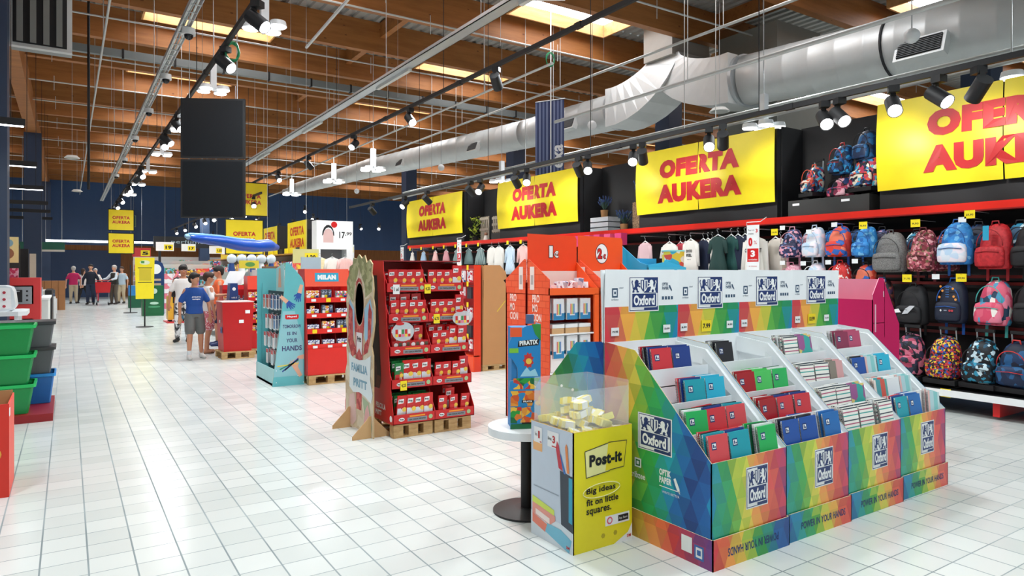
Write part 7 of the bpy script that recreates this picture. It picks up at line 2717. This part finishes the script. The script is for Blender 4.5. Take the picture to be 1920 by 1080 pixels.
# ------------------------------------------------------------------ gondola rows with goods
PALS = ['e8463c', 'f0ece4', '2c6cb0', 'f0c83c', '3c9c5c', 'd878a0', '8c5c3c', 'f4f4f4', '1c2c4c', '58b0c8', 'e88c3c', 'b8bcc4']
PRN = [blotch('goods_%d' % i, [PALS[(i + k * 5) % 12] for k in range(4)], 9 + i * 2) for i in range(8)]
GOODCOUNT = [0]


def gondola(lb, x, y0, y1, H, side=-1, goods=True, dens=1.0, ends=False, body='c8c8c4', depth=.5, shelves=4):
    t = thing('gondola', lb, 'shelving', (x, y0, 0))
    L = y1 - y0
    m_ = mat(body, .5)
    b = MB()
    b.box(.0, 0, 0, .04, L, H, m_) if side < 0 else b.box(-.04, 0, 0, 0, L, H, m_)
    s_ = side
    xs_ = sorted((0, s_ * depth))
    for k in range(shelves):
        z = .12 + k * (H - .25) / shelves
        b.box(xs_[0], 0, z, xs_[1], L, z + .03, m_)
    b.box(xs_[0], 0, H - .03, xs_[1], L, H, mat('b8863c', .5))
    b.build('shelves', t)
    if goods:
        r_ = random.Random(int(x * 10 + y0))
        for k in range(shelves):
            z = .152 + k * (H - .25) / shelves
            gap = (H - .25) / shelves - .06
            y = y0 + .04
            while y < y1 - .3:
                w_ = r_.uniform(.38, .7) / dens
                h_ = gap * r_.uniform(.55, .95)
                if y + w_ > y1:
                    break
                small('shelf_goods', 'coloured goods on %s shelf of the %s' % (ORD[k], lb), 'goods', (x + s_ * (depth - .16), y + w_ / 2, z), (.28, w_ * .95, h_), PRN[r_.randrange(8)], 'goods, %s shelf, %s' % (ORD[k], lb))
                y += w_
                GOODCOUNT[0] += 1
    return t


gondola('shelving row under the two narrow yellow signs', 5.45, 17.6, 23.5, 1.95)
gondola('shelving row beyond the narrow yellow signs', 5.45, 24.2, 31.0, 1.95)
# crosswise gondola ends facing the camera
def cross(lb, x0, x1, y, H, shelves=4, body='c8c8c4', dens=1.0, seed=0):
    t = thing('gondola', lb, 'shelving', (x0, y, 0))
    L = x1 - x0
    b = MB()
    m_ = mat(body, .5)
    b.box(0, .45, 0, L, .49, H, m_)
    for k in range(shelves):
        z = .12 + k * (H - .2) / shelves
        b.box(0, 0, z, L, .45, z + .03, m_)
    b.build('shelves', t)
    r_ = random.Random(seed)
    for k in range(shelves):
        z = .152 + k * (H - .2) / shelves
        gap = (H - .2) / shelves - .06
        x = x0 + .03
        while x < x1 - .15:
            w_ = min(r_.uniform(.24, .5) / dens, x1 - x)
            small('shelf_goods', 'coloured goods on %s shelf of the %s' % (ORD[k], lb), 'goods', (x + w_ / 2, y + .2, z), (w_ * .95, .3, gap * r_.uniform(.55, .95)), PRN[r_.randrange(8)], 'goods, %s shelf, %s' % (ORD[k], lb))
            x += w_
    return t


cross('crosswise shelf behind the orange-shirted boy', 2.75, 4.3, 16.4, 1.45, seed=1)
cross('crosswise shelf behind the roofed red stand', 3.4, 5.0, 15.2, 1.5, seed=2, dens=1.2)
cross('low shelf beyond the blue totem', 3.0, 4.85, 29.0, 1.75, seed=3)
cross('shelf across the hall beneath the 17,99 board', 5.6, 7.4, 19.5, 1.5, seed=4, body='e8e8e4')
cross('far crosswise shelf right of the distant shoppers', 2.6, 6.0, 36.5, 2.0, seed=5)
cross('farthest crosswise shelf below the far wall', 3.0, 9.0, 42.0, 2.3, seed=6, shelves=5)
cross('shelf behind the teal stand', 3.1, 4.6, 11.6, 1.3, seed=7, dens=1.3)
# yellow narrow signs over the row
for k, (y0, y1) in enumerate(((17.65, 19.5), (20.65, 22.4), (24.8, 26.4), (28.0, 29.5))):
    o = thing('yellow_sign_box', 'narrow yellow sign box over the middle shelving, %s from the near end' % ORD[k], 'sign', (5.2, y0, 1.96), 0, 'yellow sign boxes over the middle shelving')
    MB().box(0, 0, 0, .45, y1 - y0, .86, BLACK).build('box_shell', o)
    f = leftf(-.003, y1 - y0)
    L = y1 - y0
    MB().rect(f, 0, 0, L, .86, 0, YEL).build('sign_face', o)
    MB().text(f, 'OFERTA', L / 2, .60, .24, .003, TXRED, w=L * .72, bold=.05, align='C').text(f, 'AUKERA', L / 2, .28, .24, .003, TXRED, w=L * .74, bold=.05, align='C').build('lettering', o)
for i in range(10):
    small('yellow_label', 'small yellow card along the top of the middle shelving', 'label', (5.0, 17.8 + i * .55, 1.952), (.02, .3, .14), YEL if i % 3 else BLACK, 'small cards along the middle shelving')
# end board "17,99"
t = thing('price_portal', 'tall white wardrobe-like end unit with a 17,99 price board over a clothes opening', 'display stand', (5.25, 17.0, 0))
MB().box(0, 0, 0, .10, .4, 2.76, WHITE).box(.78, 0, 0, .95, .4, 2.76, WHITE).box(.1, 0, 2.03, .78, .4, 2.76, WHITE).box(.1, .38, 0, .78, .4, 2.03, mat('8c9094', .5)).build('portal_body', t)
f = front(0, 0)
b = MB()
b.text(f, '17', .66, 2.40, .17, .002, BLACK, w=.15, bold=.03, align='C').text(f, ',99', .83, 2.43, .10, .002, BLACK, w=.17, bold=.02, align='C')
b.poly(f, [(.14, 2.38), (.15, 2.48), (.19, 2.58), (.25, 2.64), (.30, 2.65), (.36, 2.63), (.41, 2.57), (.45, 2.46), (.455, 2.38), (.43, 2.38), (.41, 2.5), (.36, 2.57), (.30, 2.585), (.24, 2.56), (.19, 2.48), (.165, 2.38)], .002, BLACK)
b.poly(f, [(.17, 2.20), (.17, 2.42), (.22, 2.52), (.30, 2.56), (.38, 2.52), (.43, 2.42), (.43, 2.20)], .001, mat('dcb8b4', .6))
b.disc(f, .45, 2.66, .08, .003, RED, 18)
b.build('board_print', t)
for i, (x, m_) in enumerate(((5.30, stripes('cloth_cream', ['e8d4a0', 'e0c890', 'f0e4c4'], .03, 1)), (5.62, mat('e8e0d8', .8)), (5.95, STP))):
    o = garment(('cream and yellow knitted', 'off-white', 'pink striped')[i] + ' top hanging before the 17,99 unit', m_, 'shirt', .44, .55, .3, group='tops before the 17,99 unit')
    o.location = (x, 16.9, 1.80)
    o.rotation_euler = (0, 0, PI / 2 + .1)
# white blocks, boards
t = thing('white_info_board', 'plain pale grey board standing above the shelves behind the teal stand', 'board', (3.55, 12.4, 0))
MB().box(0, 0, 1.36, .36, .04, 1.72, mat('a8bcc8', .5)).box(.16, .01, 0, .2, .03, 1.36, METAL).build('board_panel', t)
WH = ('over the far shelves behind the blue totem', 'high over the farthest shelves by the aisle', 'over the middle shelves, right of the inflatable', 'beneath the yellow hanging sign', 'beside the grey board above the teal stand', 'above the long white shop counter', 'red-faced, above the distant shoppers')
for k, (x, y, z, w_, tx, c) in enumerate(((3.05, 24.0, 2.12, .42, '17', 'f4f4f0'), (2.95, 30.5, 2.3, .65, '19', 'f0ece8'), (4.2, 26.0, 2.1, .5, '1,50', 'f4f4f0'), (4.0, 22.5, 2.0, .45, '2,99', 'f4f4f0'), (3.62, 13.2, 1.62, .5, '1,20', 'd8d490'), (7.2, 21.0, 2.05, .5, 'OFERTA', 'e4e8ec'), (2.3, 33.0, 2.1, .7, '5', 'c83838'))):
    o = thing('hanging_price_sign', 'price board with a yellow field, ' + WH[k], 'sign', (x, y, z))
    f = front(0, 0)
    MB().slab(f, [(0, 0), (w_, 0), (w_, w_ * .55), (0, w_ * .55)], -.02, 0, mat(c, .5)).build('board', o)
    MB().rect(f, w_ * .45, w_ * .05, w_ * .95, w_ * .4, .001, YEL).text(f, tx, w_ * .7, w_ * .22, w_ * .2, .002, BLACK, w=w_ * .34, bold=.05, align='C').build('lettering', o)
    MB().cyl((w_ / 2, -.01, w_ * .55), (w_ / 2, -.01, 7.3 - z), .004, GALV, n=4).build('suspension_wire', o)
# pale round gumball-like jars under the blue inflatable
for i in range(5):
    o = thing('globe_dispenser', 'pale globe-topped dispenser on the shelf below the blue inflatable', 'dispenser', (3.15 + i * .22, 16.55, 1.452), 0, 'globe dispensers below the blue inflatable')
    MB().ball((0, 0, .30), .11, mat('d0dce4', .2), 14, 8).build('globe', o)
    MB().cyl((0, 0, 0), (0, 0, .2), .08, (mat('2c4c8c', .4), WHITE)[i % 2], r1=.05, n=14).build('stand', o)
# yellow-green board and brown box
t = thing('yellow_board', 'yellow board with a green oval above the roofed red stand', 'sign', (2.72, 13.6, 1.52))
f = front(0, 0)
MB().slab(f, [(0, 0), (.36, 0), (.36, .15), (0, .15)], -.02, 0, mat('e0d040', .5)).build('board', t)
MB().disc(f, .2, .075, .09, .001, mat('5c9c4c', .5), 18, ry=.045).build('board_print', t)
MB().box(.17, .0, -1.52, .2, .02, .0, METAL).build('post', t)
MB().box(3.18, 13.5, 1.3, 3.5, 13.8, 1.56, mat('7c5c44', .7)).build('brown_carton', None, 'brown carton on top of the stand right of the yellow board', 'box')
MB().box(3.1, 13.45, 0, 3.6, 13.9, 1.3, mat('b8b0a8', .6)).build('display_block', None, 'plain block carrying the brown carton behind the roofed red stand', 'display stand')
t = thing('slanted_sheet', 'white printed sheet leaning on the roofed red stand', 'poster', (2.32, 12.95, 1.22))
MB().slab(Fr((0, 0, 0), (1, 0, 0), (.25, .25, 1)), [(0, 0), (.3, 0), (.34, .26), (.06, .26)], -.01, 0, PAPER).build('sheet', t)
# blue inflatable hung overhead
t = thing('blue_inflatable', 'long curved blue and white inflatable hung over the middle aisle', 'inflatable', (2.5, 15.0, 2.05))
pts = [(-.58, -.9, .06), (-.3, -.6, .04), (.1, -.25, .02), (.5, .1, -.03), (.9, .45, -.04), (1.25, .75, .0), (1.5, .98, -.04)]
rad = [.05, .085, .10, .12, .13, .14, .07]
V = [Vector(p) for p in pts]
rings = []
for i in range(len(V)):
    dv = (V[min(i + 1, len(V) - 1)] - V[max(i - 1, 0)]).normalized()
    u = dv.cross(Vector((0, 0, 1))).normalized()
    w_ = u.cross(dv)
    rings.append([V[i] + u * math.cos(a) * rad[i] * 1.3 + w_ * math.sin(a) * rad[i] for a in [2 * PI * q / 18 for q in range(18)]])
MB().loft(rings, mat('1450b8', .3, name='inflatable_blue')).build('inflated_body', t)
MB().tube([V[0] + Vector((0, 0, .0)), V[0] + Vector((-.05, -.06, .02))], .045, mat('9cc8e8', .3), 10).build('nozzle_end', t)
b = MB()
b.tube([p + Vector((.0, -.02, r_ * .95)) for p, r_ in zip(V[:5], rad)], .035, mat('7cb4e0', .3), 8)
b.build('pale_stripe', t)
MB().cyl(V[1] + Vector((0, 0, .1)), V[1] + Vector((0, 0, 5.15)), .004, GALV, n=4).cyl(V[5] + Vector((0, 0, .1)), V[5] + Vector((0, 0, 5.15)), .004, GALV, n=4).build('suspension_wire', t)
# far fascia with a pale script and dark beam, spotlights as small bright lamps
t = thing('far_fascia', 'black fascia band with pale lettering over the far shelves', 'fascia', (3.2, 34.0, 2.55))
MB().box(0, 0, 0, 4.2, .2, .5, BLACK).build('band', t)
MB().text(front(0, -.005), 'perfumeria', 1.6, .25, .22, 0, mat('8c9ca4', .5), w=1.8, align='C').build('lettering', t)
MB().box(.2, .05, -2.55, .3, .15, 0, BLACK).build('post', t)
MB().box(3.9, .05, -2.55, 4.0, .15, 0, BLACK).build('post', t)
q = random.Random(4)
fs = 0
for i in range(26):
    x, y, z = q.uniform(5.6, 14), q.uniform(26, 42), q.uniform(3.2, 4.2)
    o = dup(sp0, (x, y, z), q.uniform(2.2, 3.6), 'tiny distant black spotlight before the dark blue far wall', 'distant spotlights before the far wall')
    MB().cyl((0, 0, 0), (0, 0, 7.3 - z), .006, BLACK, n=4).build('suspension_wire', o)
o = thing('white_shop_unit', 'long low white shop counter in front of the far green shelving', 'counter', (7.0, 24.5, 0))
MB().box(0, 0, 0, 4.5, .8, 1.75, mat('dfe4e6', .5)).box(.3, -.01, 1.45, 3.6, 0, 1.62, mat('a8b4bc', .5)).build('counter_body', o)
o = thing('small_white_sign', 'small white sign standing on the long white counter', 'sign', (8.4, 24.6, 1.75))
MB().box(0, 0, 0, .62, .03, .5, PAPER).build('board', o)
MB().text(front(0, 0), 'COLE', .31, .25, .07, .002, DKGREY, w=.3, align='C').build('lettering', o)
